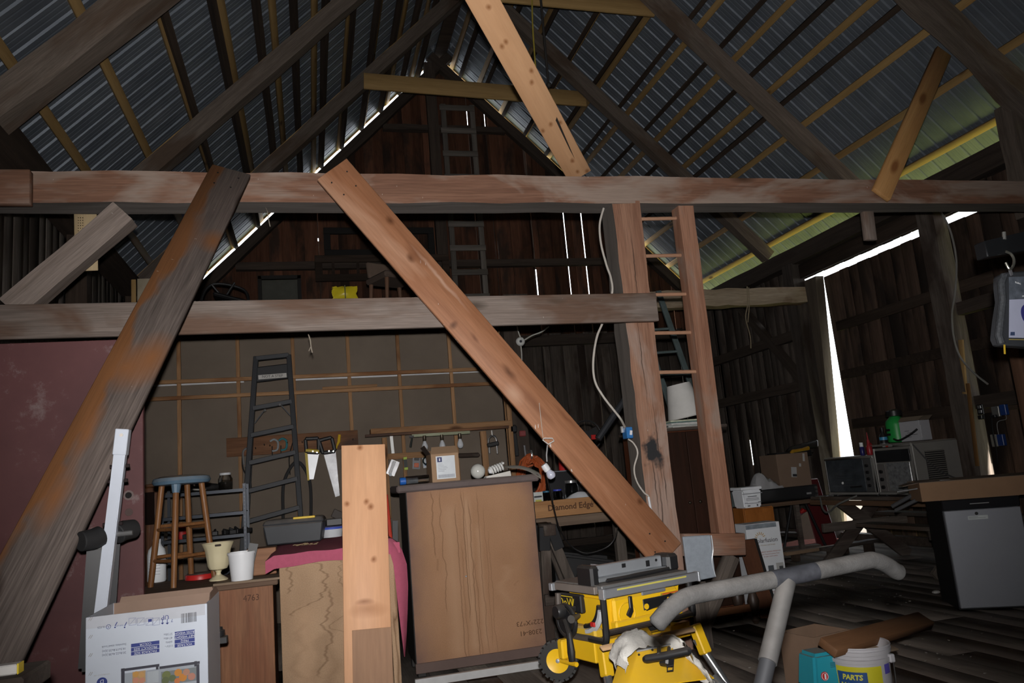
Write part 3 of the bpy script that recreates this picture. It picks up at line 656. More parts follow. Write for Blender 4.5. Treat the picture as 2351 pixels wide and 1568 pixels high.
obj('seat', MB().box((-.2, -.05, .28), (.28, .3, .33), MX.Rotation(.3, 4, 'Y')), mk, t, .02)
q = P(330, 670, 8.4)
ca = P(331, 640, 9.2); cb = board('cream_board', V((ca.x, 9.2, ZL)), ca, .14, .02, (0, -1, 0), mat((.42, .36, .26), .7)); tag(cb, 'short cream-painted board standing by the left wall above the lower beam', 'board')
ca = P(307, 642, 9.3); cb = board('loose_stick', V((ca.x, 9.3, ZL)), ca, .05, .02, (0, -1, 0), W_new); tag(cb, 'short raw pine stick standing by the left wall, next to a cream board', 'stick')
# ---- step ladder
t = thing('step_ladder', 'dark grey fibreglass step ladder leaning on the workshop wall', 'ladder', (0, 0, 0))
mg = mat((.045, .047, .052), .55, .2, dust=.3); tl, tr_ = P(588, 820, 8.95), P(663, 816, 8.95); bl, br_ = P(556, 1275, 8.55), P(694, 1240, 8.55)
def lp(s, y):   # point on a stile at image row
    a, b = (tl, bl) if s < 0 else (tr_, br_); f = (y-818)/(1262-818); return a.lerp(b, f)
for s, a, b in ((-1, tl, bl), (1, tr_, br_)): obj('stile', MB().bar(a, a.lerp(b, 1.55), .055, .075, (0, -1, 0)), mg, t, .006)
for s, a, b in ((-1, tl, bl), (1, tr_, br_)): obj('back_leg', MB().bar(a+V((0, .05, 0)), a.lerp(b, 1.55)+V((-s*.03, .33, 0)), .03, .04, (0, -1, 0)), mg, t, .005)
obj('top_bar', MB().bar(lp(-1, 822), lp(1, 818), .05, .08, (0, -1, 0)), mg, t, .005)
for i, y in enumerate((942, 1004, 1066, 1128, 1194)):
    a, b = lp(-1, y), lp(1, y-6); step_ = obj('step', MB().bar(a, b, .05, .09, (0, -1, 0)), mg, t, .005)
    if i == 0:
        obj('bracket', MB().bar(a+V((.02, -.02, -.16)), a+V((.13, -.03, -.02)), .012, .02, (0, -1, 0)), mg, step_); obj('bracket', MB().bar(b+V((-.02, -.02, -.16)), b+V((-.13, -.03, -.02)), .012, .02, (0, -1, 0)), mg, step_)
        obj('bolt', MB().sphere(a+V((.13, -.05, -.03)), .016, 8), mat((.7, .7, .7), .3, .8), step_); obj('bolt', MB().sphere(b+V((-.13, -.05, -.03)), .016, 8), mat((.7, .7, .7), .3, .8), step_)
a, b = lp(-1, 862), lp(1, 858); tp = obj('top_shelf', MB().bar(a, b, .17, .04, (0, -1, 0)), mat((.022, .022, .024), .6), t, .01)
c = (a+b)/2; obj('warning_label', MB().bar(c+V((-.15, -.024, -.045)), c+V((.15, -.024, -.035)), .05, .004, (0, -1, 0)), mat((.55, .53, .5), .6), tp, .008)
text('lettering', 'NOT A STEP', .04, face_front(c.x, c.y-.0275, c.z-.04), mat((.02, .02, .02), .6), tp)
# ---- tool board with saws
tbd = thing('tool_board', 'brown board with nails fixed across the workshop wall, saws hanging on it', 'board', (0, 0, 0))
wt = wood((.16, .075, .04), (.30, .15, .08), rough=.75, patch=(.10, .06, .045), pamt=.4, var=.03)
board('plank', P(520, 1028, YW-.07), P(822, 1008, YW-.07), .21, .025, (0, -1, 0), wt, tbd)
nl = MB()
for px, py in ((607, 1022), (587, 1030), (694, 1016), (660, 1018), (620, 1024), (810, 1010)): q = P(px, py, YW-.085); nl.cyl(q, q+V((0, -.05, .01)), .006, 6)
st(obj('nail', nl, mat((.03, .03, .03), .5, .7), tbd))
def saw(px, py, lx, ly, blade_m, hm, lab, yel=None):
    """hand saw hanging by its handle; (px,py) handle middle, (lx,ly) blade tip"""
    Y = YW-.12; h, tip = P(px, py, Y), P(lx, ly, Y); d = tip-h; L_ = d.length; x = d.normalized()
    M = frame(h, tip, (0, -1, 0)); t = thing('hand_saw', lab, 'saw', h)
    Ml = MX.Translation(-h) @ M
    bl = MB().hexa([(.07, -.065, -.001), (L_, -.05, -.001), (L_, .0, -.001), (.07, .075, -.001), (.07, -.065, .001), (L_, -.05, .001), (L_, .0, .001), (.07, .075, .001)])
    b = obj('blade', bl, blade_m, t, M=Ml)
    if yel: obj('blade_guard', MB().hexa([(.07, -.09, -.004), (L_+.01, -.068, -.004), (L_+.01, -.045, -.004), (.07, -.06, -.004), (.07, -.09, .004), (L_+.01, -.068, .004), (L_+.01, -.045, .004), (.07, -.06, .004)]), yel, b)
    hd = MB()
    for p, q in (((-.075, -.085), (-.075, .07)), ((-.075, -.08), (.085, -.07)), ((.075, -.07), (.09, .07)), ((-.075, .065), (.09, .065))): hd.bar((p[0], p[1], 0), (q[0], q[1], 0), .042, .028, (0, 0, 1))
    obj('handle', hd, hm, t, .012, M=Ml)
    if yel: obj('handle_trim', MB().bar((.055, -.085, 0), (.075, .075, 0), .04, .032, (0, 0, 1)), yel, t, .008, M=Ml)
    obj('screw', MB().cyl((.07, .0, .012), (.07, 0, .017), .009, 8), mat((.7, .7, .68), .3, .7), t, M=Ml); obj('screw', MB().cyl((.085, .045, .012), (.085, .045, .017), .009, 8), mat((.7, .7, .68), .3, .7), t, M=Ml)
    return t
yl = mat((.60, .43, .02), .5)
saw(718, 1022, 720, 1100, mat((.82, .83, .85), .35, .1), mat((.018, .018, .02), .5), 'hand saw with a yellow-edged blade hanging on the tool board', yl)
saw(752, 1022, 780, 1138, mat((.30, .30, .31), .4, .5, var=.4), mat((.015, .015, .017), .5), 'hand saw with a plain grey blade and black handle hanging on the tool board')
t = thing('yellow_file', 'slim yellow-handled tool hanging beside the grey saw', 'tool', P(778, 1018, YW-.11))
obj('handle', MB().tube([(.012, 0, .1), (.0, 0, .02), (-.02, 0, -.02)], [.016, .018, .012], 10), mat((.72, .45, .02), .45), t); obj('blade', MB().tube([(-.02, 0, -.02), (-.045, 0, -.1)], [.01, .004], 8), mat((.6, .4, .03), .45), t)
for px, py, cc, lab in ((631, 1024, (.35, .38, .4), 'grey C-clamp hanging on the tool board, left of the teal one'), (651, 1022, (.05, .25, .28), 'teal C-clamp hanging on the tool board')):
    q = P(px, py, YW-.10); t = thing('c_clamp', lab, 'clamp', q, 0, None)
    obj('frame', MB().tube(smooth_path([(-.05, 0, .055), (-.01, 0, .075), (.03, 0, .05), (.035, 0, 0), (.02, 0, -.045), (-.03, 0, -.055)]), .012, 8), mat(cc, .5, .2), t)
    obj('screw', MB().cyl((-.03, 0, -.13), (-.03, 0, 0), .006, 8).cyl((-.06, 0, -.125), (0, 0, -.13), .004, 6), mat((.07, .07, .07), .4, .7), t)
q = P(568, 1050, YW-.09); t = thing('hose_clamp_bunch', 'bunch of silver clamps and black straps hanging at the left of the tool board', 'clamp', q)
obj('clamp', MB().tube(smooth_path([(-.04, 0, -.08), (-.045, 0, .06), (0, 0, .1), (.045, 0, .06), (.04, 0, -.09)]), .012, 8).tube(smooth_path([(-.03, -.03, -.1), (0, -.03, -.13), (.05, -.03, -.1)]), .008, 6), mat((.5, .5, .5), .35, .8), t)
obj('strap', MB().tube(smooth_path([(-.05, 0, .04), (-.05, 0, -.12), (.02, 0, -.25), (.03, 0, -.35)]), .009, 6), mat((.02, .02, .02), .6), t)
q = P(690, 1130, YW-.16); t = thing('hose_loop', 'loop of dark grey rubber hose hanging on the workshop wall behind the step ladder', 'hose', q)
obj('loop', MB().tube(smooth_path([P(650, 1190, YW-.1)-q, P(650, 1120, YW-.1)-q, P(662, 1082, YW-.1)-q, P(682, 1060, YW-.1)-q, P(703, 1082, YW-.1)-q, P(713, 1120, YW-.1)-q, P(714, 1190, YW-.1)-q]), .018, 8), mat((.035, .035, .036), .5), t)
obj('cord', MB().tube(smooth_path([P(672, 1016, YW-.1)-q, P(664, 1050, YW-.1)-q, P(666, 1090, YW-.1)-q]), .007, 6).tube(smooth_path([P(676, 1040, YW-.1)-q, P(684, 1080, YW-.12)-q, P(690, 1140, YW-.12)-q]), .006, 6), mat((.015, .015, .015), .5), t)
# ---- narrow shelf strip with lamps and small hardware
sh = thing('lamp_shelf', 'narrow brown wooden shelf strip high on the workshop wall with bulbs under it', 'shelf', (0, 0, 0))
Ys = 8.9
board('plank', P(850, 992, Ys), P(1170, 972, Ys), .06, .2, (0, -1, 0), W_stud, sh); board('edge_strip', P(838, 1001, Ys-.11), P(1168, 980, Ys-.11), .03, .03, (0, -1, 0), wt, sh)
board('lamp_strip', P(945, 1000, Ys-.08), P(1078, 992, Ys-.08), .04, .05, (0, -1, 0), mat((.38, .40, .27), .6), sh)
bulbm = mat((.72, .74, .78), .15, spec=.6)
def bulb(name, lab, q, tilt=None, s=1.0, sock=(.10, .08, .06), group=None, cfl=False):
    t = thing(name, lab, 'bulb', q, 0, group); T = tilt or MX.Identity(4)
    obj('socket', MB().lathe([(.017*s, -.0), (.019*s, -.05*s), (.016*s, -.055*s)], 14, T), mat(sock, .3, .6), t)
    obj('globe', MB().lathe([(.014*s, -.05*s), (.016*s, -.065*s), (.028*s, -.09*s), (.032*s, -.11*s), (.028*s, -.132*s), (.016*s, -.145*s), (.001, -.149*s)], 18, T), bulbm, t)
    return t
for px, py, lab in ((974, 1000, 'leftmost of three bulbs screwed under the shelf strip'), (1014, 998, 'middle of three bulbs screwed under the shelf strip'), (1055, 995, 'rightmost of three bulbs screwed under the shelf strip')):
    bulb('light_bulb', lab, P(px, py, Ys-.10), None, 1.15, group='bulbs under the shelf strip')
def lab_card(name, lab, cat, q, w, h, rot, mcol, extra): 
    t = thing(name, lab, cat, q); M = MX.Rotation(rot, 4, 'Y')
    obj('card', MB().box((-w/2, 0, -h/2), (w/2, .004, h/2), M), mcol, t)
    for nm, c, d, m in extra: obj(nm, MB().cbox(c, d, M), m, t, .003)
    return t
Yc = YW-.06
lab_card('foil_packet', 'crumpled silver plastic packet pinned to a stud right of the pine board', 'packet', P(902, 1074, Ys+.055), .1, .17, R(25), mat((.6, .6, .62), .25, .7, var=.4), [('white_card', (-.01, -.012, 0), (.035, .015, .15), mat((.75, .75, .76), .4)), ('clip', (0, -.01, -.08), (.03, .02, .035), mat((.6, .65, .7), .3))])
lab_card('green_level', 'small black and lime-green spirit level hung on a stud', 'level', P(931, 1064, Yc-.02), .04, .14, R(-2), mat((.03, .035, .03), .5), [('end_cap', (0, -.006, .06), (.044, .02, .03), mat((.45, .62, .05), .4)), ('end_cap', (0, -.006, -.06), (.044, .02, .03), mat((.45, .62, .05), .4))])
t = lab_card('blade_packet', 'clear blister packet with an orange insert hung on the workshop wall', 'packet', P(956, 1064, Yc-.02), .09, .13, R(6), mat((.3, .3, .32), .2, .2), [('insert', (0, -.01, -.02), (.055, .015, .05), mat((.6, .12, .04), .4)), ('header', (.0, -.01, .05), (.055, .015, .03), mat((.03, .03, .03), .4))])
t = lab_card('tape_reel_card', 'white card with a black ring-shaped tool hung left of the brown carton', 'tool', P(978, 1062, Yc-.02), .075, .12, R(-4), mat((.6, .64, .68), .4), [('blue_print', (0, -.004, -.02), (.04, .004, .03), mat((.05, .15, .4), .4))])
obj('ring', MB().tube([(math.cos(a)*.045+.01, -.02, math.sin(a)*.045+.02) for a in [i*math.pi/8 for i in range(16)]], .01, 6, closed=True).tube([(.01, -.02, -.02), (.02, -.025, -.08)], .014, 8), mat((.02, .03, .03), .4), t)
q = P(1130, 1000, Ys-.1); t = thing('shackle_set', 'black and chrome clamp tool hanging by a chain from the shelf strip', 'tool', q)
obj('body', MB().tube(smooth_path([(-.05, 0, -.09), (-.04, 0, -.03), (0, 0, 0), (.04, 0, -.03), (.05, 0, -.09)]), .012, 8), mat((.6, .6, .6), .25, .9), t); obj('crossbar', MB().bar((-.07, 0, -.11), (.07, 0, -.09), .05, .04, (0, -1, 0)), mat((.03, .03, .03), .4), t, .01)
obj('prong', MB().cyl((-.045, 0, -.2), (-.045, 0, -.1), .01, 8), mat((.5, .5, .5), .3, .8), t); obj('prong', MB().cyl((.045, 0, -.21), (.045, 0, -.1), .01, 8), mat((.5, .5, .5), .3, .8), t); obj('chain', MB().tube([(0, 0, .06), (0, 0, 0)], .012, 8), mat((.6, .58, .55), .4, .5), t)
q = P(899, 1020, Yc); o = obj('hinge_strip', MB().bar(q+V((0, -.01, .11)), q+V((.01, -.01, -.11)), .035, .008, (0, -1, 0)), mat((.62, .62, .6), .4, .3)); tag(o, 'white slotted metal strip hanging on the stud right of the pine board', 'strip')
q = P(944, 1006, 8.79); t = thing('hanging_pliers', 'black-handled pliers hanging from the left of the lamp strip', 'tool', q); obj('handle', MB().tube([(.01, 0, .0), (-.015, 0, -.1)], [.01, .014], 8), mat((.03, .035, .03), .5), t); obj('jaw', MB().bar((-.02, 0, .015), (.03, 0, .02), .02, .02, (0, -1, 0)), mat((.02, .02, .02), .4), t)
o = board('roll_dowel', P(1050, 1046, Ys-.05), P(1102, 1044, Ys-.05), .05, .05, (0, -1, 0), W_gray, None, .02); tag(o, 'grey wooden roller bar fixed between studs right of the brown carton', 'bar')
o = board('workshop_stub_stud', P(1108, 990, Ys), P(1120, 1120, Ys), .07, .06, (0, -1, 0), W_stud); tag(o, 'short stud end standing under the right part of the shelf strip', 'stud')
o = board('blocking', P(870, 1050, Yc), P(1000, 1042, Yc), .07, .04, (0, -1, 0), W_stud); tag(o, 'reddish cross board between studs where the packets hang', 'board')
for px0, px1, y0, y1, lab in ((882, 893, 1005, 1190, 'bare stud standing just right of the leaning pine board'), (1163, 1180, 880, 1100, 'upright stud at the right end of the workshop wall')):
    o = board('end_stud', P((px0), y0, Ys+(.1 if px0 < 1000 else -.04)), P(px1, y1, Ys+(.1 if px0 < 1000 else -.04)), .055, .06, (0, -1, 0), W_stud); tag(o, lab, 'stud')
# lampholder on the post and its flex
q = P(1195, 784, 8.9); t = thing('lamp_holder', 'round white porcelain lampholder hanging from the ceiling cable by the dark post', 'lamp', q)
M = MX.Rotation(R(90), 4, 'X')
obj('disc', MB().lathe([(.052, -.012), (.056, 0), (.045, .018), (.022, .022), (.02, .01)], 24, M), mat((.62, .62, .6), .4), t); obj('contact', MB().lathe([(.016, .0), (.016, .014)], 14, M), mat((.04, .04, .05), .4), t)
obj('flex', MB().tube(smooth_path([P(1195, 775, 8.9)-q, P(1189, 758, 8.9)-q, P(1186, 740, 8.95)-q]), .008, 6).tube(smooth_path([P(1205, 780, 8.92)-q, P(1222, 770, 8.95)-q, P(1243, 762, 8.95)-q, P(1260, 750, 9)-q]), .009, 6).tube(smooth_path([P(1196, 795, 8.92)-q, P(1198, 820, 8.95)-q, P(1197, 860, 8.97)-q]), .008, 6), mat((.55, .54, .5), .5), t)
# ================================================================== ROW OF FURNITURE UNDER THE NEAR FRAME
CARD = mat((.36, .235, .145), .8, var=.1, vs=3, spec=.15); BLK = mat((.014, .014, .015), .5, dust=.25); WHT = mat((.70, .71, .73), .45, var=.06)
INK = mat((.03, .03, .035), .7); BLUE = mat((.02, .035, .19), .6); RED = mat((.45, .02, .018), .4); BROWN = wood((.11, .045, .02), (.19, .085, .04), rough=.55, var=.05, grain=8)
BROWNZ = wood((.11, .045, .02), (.19, .085, .04), 'z', rough=.55, var=.05, grain=8)
# ---- maroon panel
a, b = P(0, 789, 4.74), P(303, 787, 4.74); xr = P(330, 1345, 4.74).x
t = thing('maroon_door', 'dull maroon slab door with a lock hole standing behind the grey slanting plank', 'door', ((a.x+b.x)/2, 4.74, 0))
mm = mat((.115, .042, .042), .65, var=.16, vs=2.5, c2=(.085, .03, .032)); 
def maroon():
    m = mm.copy(); tt = m.node_tree; b_ = tt.nodes['Principled BSDF']; old = b_.inputs['Base Color'].links[0].from_socket
    def N(k, **q):
        n_ = tt.nodes.new(k)
        for a_, v_ in q.items(): setattr(n_, a_, v_)
        return n_
    L = lambda p, q: tt.links.new(p, q)
    n1 = noise(N, L, coords(N, L, (5, 5, 5)), 1, 8, .75); n2 = noise(N, L, coords(N, L, (1.3, 1.3, 1.3)), 1, 2)
    f = mult(N, L, ramp(N, L, n1, [(.57, (0, 0, 0)), (.72, (1, 1, 1))]), mult(N, L, n2, .7))
    L(mixc(N, L, f, old, (.34, .32, .31)), b_.inputs['Base Color']); return m
obj('slab', MB().box((-1.0, 0, .0), (xr-(a.x+b.x)/2, .042, a.z)), maroon(), t, .003)
hx = P(295, 1137, 4.74); o_ = t.location
obj('lock_hole', MB().cyl((hx.x-o_.x, -.0015, hx.z), (hx.x-o_.x, .0, hx.z), .017, 16), mat((.01, .008, .008), .9), t)
obj('hole_chipping', MB().lathe([(.017, 0), (.026, .001), (.0275, 0)], 11, MX.Translation((hx.x-o_.x, 0, hx.z)) @ MX.Rotation(R(90), 4, 'X')), mat((.16, .12, .115), .9), t)
hx = P(296, 1176, 4.74); obj('bolt_mark', MB().lathe([(.001, .0), (.02, .0012), (.021, 0)], 9, MX.Translation((hx.x-o_.x, 0, hx.z)) @ MX.Rotation(R(90), 4, 'X')), mat((.09, .06, .055), .9), t)
# ---- dresser with 4763
t = thing('old_dresser', 'brown wooden dresser seen from behind, stencilled 4763, with a stool on top', 'dresser', (-.58, 4.86, 0))
ZD = .89
obj('back_panel', MB().box((-.38, 0, .06), (.34, .02, ZD-.03)), wood((.17, .07, .032), (.30, .14, .07), 'z', rough=.6, patch=(.20, .075, .035), pamt=.4, var=.02, grain=7), t, .003)
obj('body', MB().box((-.37, .02, .06), (.33, .58, ZD-.03)), BROWNZ, t, .004)
obj('top', MB().box((-.42, -.03, ZD-.03), (.37, .64, ZD)), wood((.10, .06, .04), (.17, .11, .075), rough=.8, var=.02), t, .006)
for sx in (-.35, .31):
    for sy in (.03, .55): obj('foot', MB().box((sx-.03, sy-.03, 0), (sx+.03, sy+.03, .06)), BROWNZ, t, .004)
q = P(577, 1373, 4.858); text('stencil', '4763', .05, face_front(q.x+.58, -.0015, q.z), mat((.07, .03, .015), .8), t, sx=.9)
o = obj('plywood_offcut', MB().box((-.22, -.02, 0), (.19, .16, .012), MX.Rotation(R(-3), 4, 'Z')), wood((.17, .12, .08), (.27, .2, .14), rough=.8, var=.02), M=MX.Translation((-.34, 4.85, ZD))); tag(o, 'thin dusty plywood offcut lying on the right end of the brown dresser', 'board')
# stool
t = thing('bar_stool', 'wooden stool with a dusty blue vinyl seat standing on the brown dresser', 'stool', PZ(420, 1341, ZD), R(-52))
ws_ = wood((.13, .052, .018), (.25, .115, .045), 'z', rough=.4, var=.04); hz = .60
def leg_pt(k, z): a = k*math.pi/2+math.pi/4; r = .185-.07*z/hz; return V((math.cos(a)*r, math.sin(a)*r, z))
for k in range(4): obj('leg', MB().tube([leg_pt(k, 0), leg_pt(k, hz*.5), leg_pt(k, hz)], [.0165, .0185, .0175], 12), ws_, t)
for k in range(4):
    for z in ((.15, .33) if k % 2 == 0 else (.17, .35)): obj('stretcher', MB().tube([leg_pt(k, z), leg_pt(k+1, z)], .0105, 10), ws_, t)
sv = mat((.095, .155, .215), .45, var=.2, dust=1.0, vs=10)
obj('seat', MB().lathe([(.12, hz-.012), (.158, hz-.006), (.168, hz+.012), (.160, hz+.032), (.12, hz+.043), (.05, hz+.047), (.001, hz+.047)], 32), sv, t)
fl = MB(); 
for k in range(3): fl.tube([(.15*math.cos(a), .15*math.sin(a), z) for a, z in ((-.9+k*.05, hz-.005), (-.85+k*.05, hz-.03), (-.82+k*.05, hz-.045))], [.03, .026, .02], 8)
obj('vinyl_fold', MB().tube([leg_pt(3, hz-.06), leg_pt(3, hz-.02), leg_pt(3, hz)*1.0+V((0, 0, .006))], [.021, .027, .033], 10), sv, t); fl.bm.free()
# urn vase
t = thing('urn_vase', 'cream pedestal urn with a fluted bowl standing right of the stool', 'vase', PZ(502, 1332, ZD+.012))
cm = mat((.62, .55, .36), .35, var=.08, dust=.2); mb = MB(); n = 36
def flute(z, r): return [(r*(1-(.035 if (.085 < z < .19) else 0)*(j % 3 == 0))*math.cos(2*math.pi*j/n) for j in range(n))]
prof = [(.052, 0), (.054, .006), (.046, .012), (.036, .02), (.016, .032), (.013, .042), (.02, .056), (.05, .066), (.06, .085), (.066, .13), (.074, .175), (.089, .21), (.092, .216), (.088, .217), (.07, .18), (.06, .13), (.0, .12)]
rings = []
for r, z in prof:
    rings.append(mb._v([((r*(1-.03*(j % 3 == 0)*(1 if .08 < z < .19 else 0))+1e-5)*math.cos(2*math.pi*j/n), (r*(1-.03*(j % 3 == 0)*(1 if .08 < z < .19 else 0))+1e-5)*math.sin(2*math.pi*j/n), z) for j in range(n)]))
for a, b in zip(rings, rings[1:]):
    for j in range(n): mb._f([a[j], a[(j+1) % n], b[(j+1) % n], b[j]])
obj('bowl_and_foot', mb, cm, t); obj('rim_chip', MB().cbox((.01, -.089, .205), (.035, .008, .012)), mat((.04, .03, .025), .9), t, .003)
# white pail
def pail(name, lab, q, h, r0, r1, m, wall=.003, rim=.004):
    t = thing(name, lab, 'bucket', q); obj('tub', MB().lathe([(r0, 0), (r1, h-.012), (r1+rim, h-.012), (r1+rim, h), (r1-wall, h), (r0-wall, .006), (.001, .006)], 28), m, t); return t
t = pail('white_tub', 'small plain white plastic tub right of the cream urn', PZ(556, 1331, ZD+.012), .158, .060, .075, WHT)
obj('scraper', MB().box((-.005, -.02, .11), (.045, -.017, .21), MX.Rotation(.25, 4, 'Y')), mat((.05, .05, .05), .5, .5), t)
# red lid tin, jug
t = thing('red_lid_tin', 'flat round red tin lying between the stool legs', 'tin', PZ(458, 1331, ZD)+V((0, .03, 0)))
obj('body', MB().lathe([(.075, 0), (.088, .004), (.088, .028), (.084, .034)], 28), RED, t); obj('lid', MB().lathe([(.08, .034), (.078, .04), (.001, .041)], 28), mat((.05, .03, .03), .4, .3, dust=.9), t)
t = thing('white_jug', 'white plastic jug half hidden behind the maroon door and the stool', 'jug', PZ(347, 1338, ZD)+V((.03, .02, 0)))
obj('bottle', MB().lathe([(.05, 0), (.056, .01), (.056, .17), (.05, .2), (.03, .225), (.024, .24)], 20), mat((.70, .72, .74), .4), t, .0); obj('cap', MB().lathe([(.026, .24), (.026, .265), (.001, .266)], 14), WHT, t)
lbm = MB(); 
for k in range(7): lbm.box((-.04, -.0575, .05+k*.018), (.03, -.0565, .053+k*.018))
st(obj('label_print', lbm, mat((.35, .36, .4), .6), t))
# wooden box behind pail
o = obj('wooden_box', MB().box((-.1, 0, 0), (.08, .18, .16)), wood((.22, .10, .05), (.34, .17, .09), rough=.6, var=.02), M=MX.Translation(PZ(603, 1322, ZD)+V((0, .06, 0))), bevel=.004); tag(o, 'small reddish wooden box on the brown dresser behind the white tub', 'box')
# clock-like tall case behind the stool
t = thing('clock_case', 'narrow dark brown case with a glazed door, seen past the maroon door edge', 'cabinet', (P(338, 1180, 8.6).x, 8.6, 0))
hh = P(340, 1112, 8.6).z
obj('body', MB().box((-.2, 0, 0), (.1, .3, hh-.03)), wood((.10, .035, .012), (.17, .065, .025), 'z', rough=.3, var=.02), t, .01); obj('top', MB().box((-.23, -.03, hh-.03), (.13, .33, hh)), BROWN, t, .008); obj('glass_door', MB().box((-.16, -.012, hh-.4), (.07, 0, hh-.08)), mat((.02, .012, .01), .1, spec=.8), t, .004); obj('knob', MB().sphere((.085, -.02, .9), .014, 10), mat((.05, .05, .05), .3, .8), t)
# ---- metal shelf unit in the workshop
a, b = P(372, 1112, 7.6), P(560, 1110, 7.6)
t = thing('metal_shelf', 'black steel shelf unit behind the blue-seated stool', 'shelf', ((a.x+b.x)/2, 7.6, 0)); W2 = (b.x-a.x)/2; zt = P(470, 1122, 7.6).z
ms = mat((.022, .026, .034), .35, .5)
for sx in (-1, 1):
    for yy in (0, .34):
        u = obj('upright', MB().box((sx*W2-.012, yy-.002, 0), (sx*W2+.012, yy+.002, zt+.02)).box((sx*W2+sx*.012-.002, yy, 0), (sx*W2+sx*.012+.002, yy+.03, zt+.02)), ms, t); 
        if yy == 0:
            hm = MB()
            for k in range(40): hm.box((sx*W2-.003, -.003, .12+k*.035), (sx*W2+.003, -.0021, .132+k*.035))
            st(obj('slot_row', hm, mat((.10, .10, .11), .4, .5), u))
for z in (zt-.03, P(500, 1180, 7.6).z, P(500, 1232, 7.6).z, .30): obj('shelf', MB().box((-W2, -.0, z), (W2, .34, z+.006)).box((-W2, -.003, z-.022), (W2, .003, z+.006)), ms, t)
obj('cross_brace', MB().bar((-W2, .35, .35), (W2, .35, zt-.65), .02, .003, (0, -1, 0)), ms, t)
zs = zt-.024
t = thing('glass_jar', 'glass jar with a white lid, dark hardware inside, on top of the steel shelf', 'jar', (P(517, 1115, 7.7).x, 7.72, zs))
obj('glass', MB().lathe([(.055, 0), (.062, .01), (.064, .1), (.05, .125), (.048, .135)], 20), glass((.9, .95, .95)), t); obj('lid', MB().lathe([(.05, .135), (.051, .155), (.001, .156)], 20), WHT, t); obj('hardware', MB().lathe([(.05, .004), (.057, .02), (.058, .07), (.001, .075)], 14), mat((.04, .03, .025), .4, .5, var=.6, vs=60), t)
t = thing('clear_box', 'clear plastic box lying on the left of the steel shelf top', 'box', (P(420, 1112, 7.7).x, 7.7, zs)); obj('tray', MB().box((-.095, -.07, 0), (.095, .07, .085)), glass((.85, .87, .9), .12), t, .01); obj('contents', MB().box((-.08, -.055, .006), (.08, .055, .03)), mat((.06, .06, .065), .5, var=.5), t, .01)
t = thing('dark_bag', 'black soft bag flopped on top of the steel shelf beside the white-lidded jar', 'bag', (P(474, 1113, 7.7).x, 7.74, zs)); obj('bag', MB().sphere((0, 0, .035), .1, 14, (1.35, .8, .38)), mat((.015, .014, .014), .7, bump=.6, bs=12), t); obj('white_strap', MB().tube([(-.12, -.06, .03), (-.05, -.085, .02), (.0, -.08, .015)], .008, 6), mat((.5, .48, .44), .6), t)
zs = P(500, 1232, 7.6).z+.006; random.seed(5)
for k, x in enumerate(sorted(random.uniform(-.05, .52) for _ in range(9))):
    o = obj('machine_part', MB().cbox((0, 0, .02), (random.uniform(.04, .09), .06, .04)).cyl((0, -.02, .03), (.0, .03, random.uniform(.04, .06)), .012, 8), mat((.025, .024, .025), .5, .3), M=MX.Translation((P(430, 1225, 7.6).x+x, 7.7+random.uniform(-.03, .1), zs)) @ MX.Rotation(random.uniform(0, 3), 4, 'Z'), bevel=.006); tag(o, ('leftmost', 'second from left', 'third from left', 'fourth from left', 'fifth and middle', 'sixth from left', 'seventh from left', 'eighth from left', 'rightmost')[k]+' of the black machine parts along the middle steel shelf', 'part', 'machine parts on the middle steel shelf')
t = thing('red_can', 'small red can on the steel shelf between the stool legs', 'can', (P(412, 1230, 7.6).x, 7.72, zs)); obj('can', MB().lathe([(.07, 0), (.072, .005), (.072, .1), (.065, .105), (.001, .106)], 20), RED, t)
# ---- stained plywood cabinet with the pink cloth
xa, xb = P(640, 1280, 4.6).x, P(905, 1262, 4.6).x; ZC = P(640, 1279, 4.6).z
t = thing('plywood_cabinet', 'cabinet with a water-stained plywood back, pink cloth over its top', 'cabinet', (xa, 4.6, 0)); W2 = xb-xa
PLM = stained((.27, .17, .10), (.37, .25, .155), (.13, .07, .035), 2.4, 1.7, 2.2, 5, 6)
drips(PLM, ((.10, .80, .99, .5, .010, .75), (.22, .68, .97, .9, .012, .8), (.36, .35, .82, .5, .012, .75), (.42, .10, .70, .35, .05, .35), (.30, .0, .6, .3, .035, .3), (.5, .55, .99, .7, .008, .6), (.14, .30, .66, .5, .03, .3), (.62, .0, .5, .4, .02, .4), (.20, .0, .75, .25, .09, -.12)), W2, ZC, (.10, .052, .025))
obj('back_panel', MB().box((0, 0, .03), (W2*.93, .012, ZC)), PLM, t, .002)
obj('side_rail', MB().box((W2*.935, -.006, .03), (W2, .03, ZC)), stained((.30, .19, .11), (.40, .27, .17), (.13, .07, .035), 6, 1.2, 5, -1, 2), t, .003)
obj('body', MB().box((.01, .03, .0), (W2-.01, 1.15, ZC-.002)), wood((.06, .03, .018), (.11, .06, .035), 'z', rough=.7), t)
PINK = mat((.36, .085, .135), .95, var=.1, vs=40, dust=.22, spec=.05, bump=.7, bs=400)
t = thing('pink_cloth', 'magenta felt sheet over the stained cabinet, hanging down its right side', 'cloth', (xa, 4.6, ZC))
rows = []; random.seed(3)
for j in range(9):
    yy = (-.034, -.028, .02, .2, .4, .6, .8, 1.0, 1.14)[j]; ro = []
    for i in range(17):
        x = -.07+(W2+.10)*i/16; z = .014+.003*math.sin(i*1.3+j)
        if j == 0: z = -.040-.006*math.sin(i*.7)
        if i == 0: z -= .03
        if i == 1: z -= .004
        ro.append((x, yy, z))
    rows.append(ro)
mb = MB(); mb.grid(rows); mb.grid([[(p[0], p[1], p[2]-.010) for p in r] for r in rows]); obj('top_sheet', mb, PINK, t)
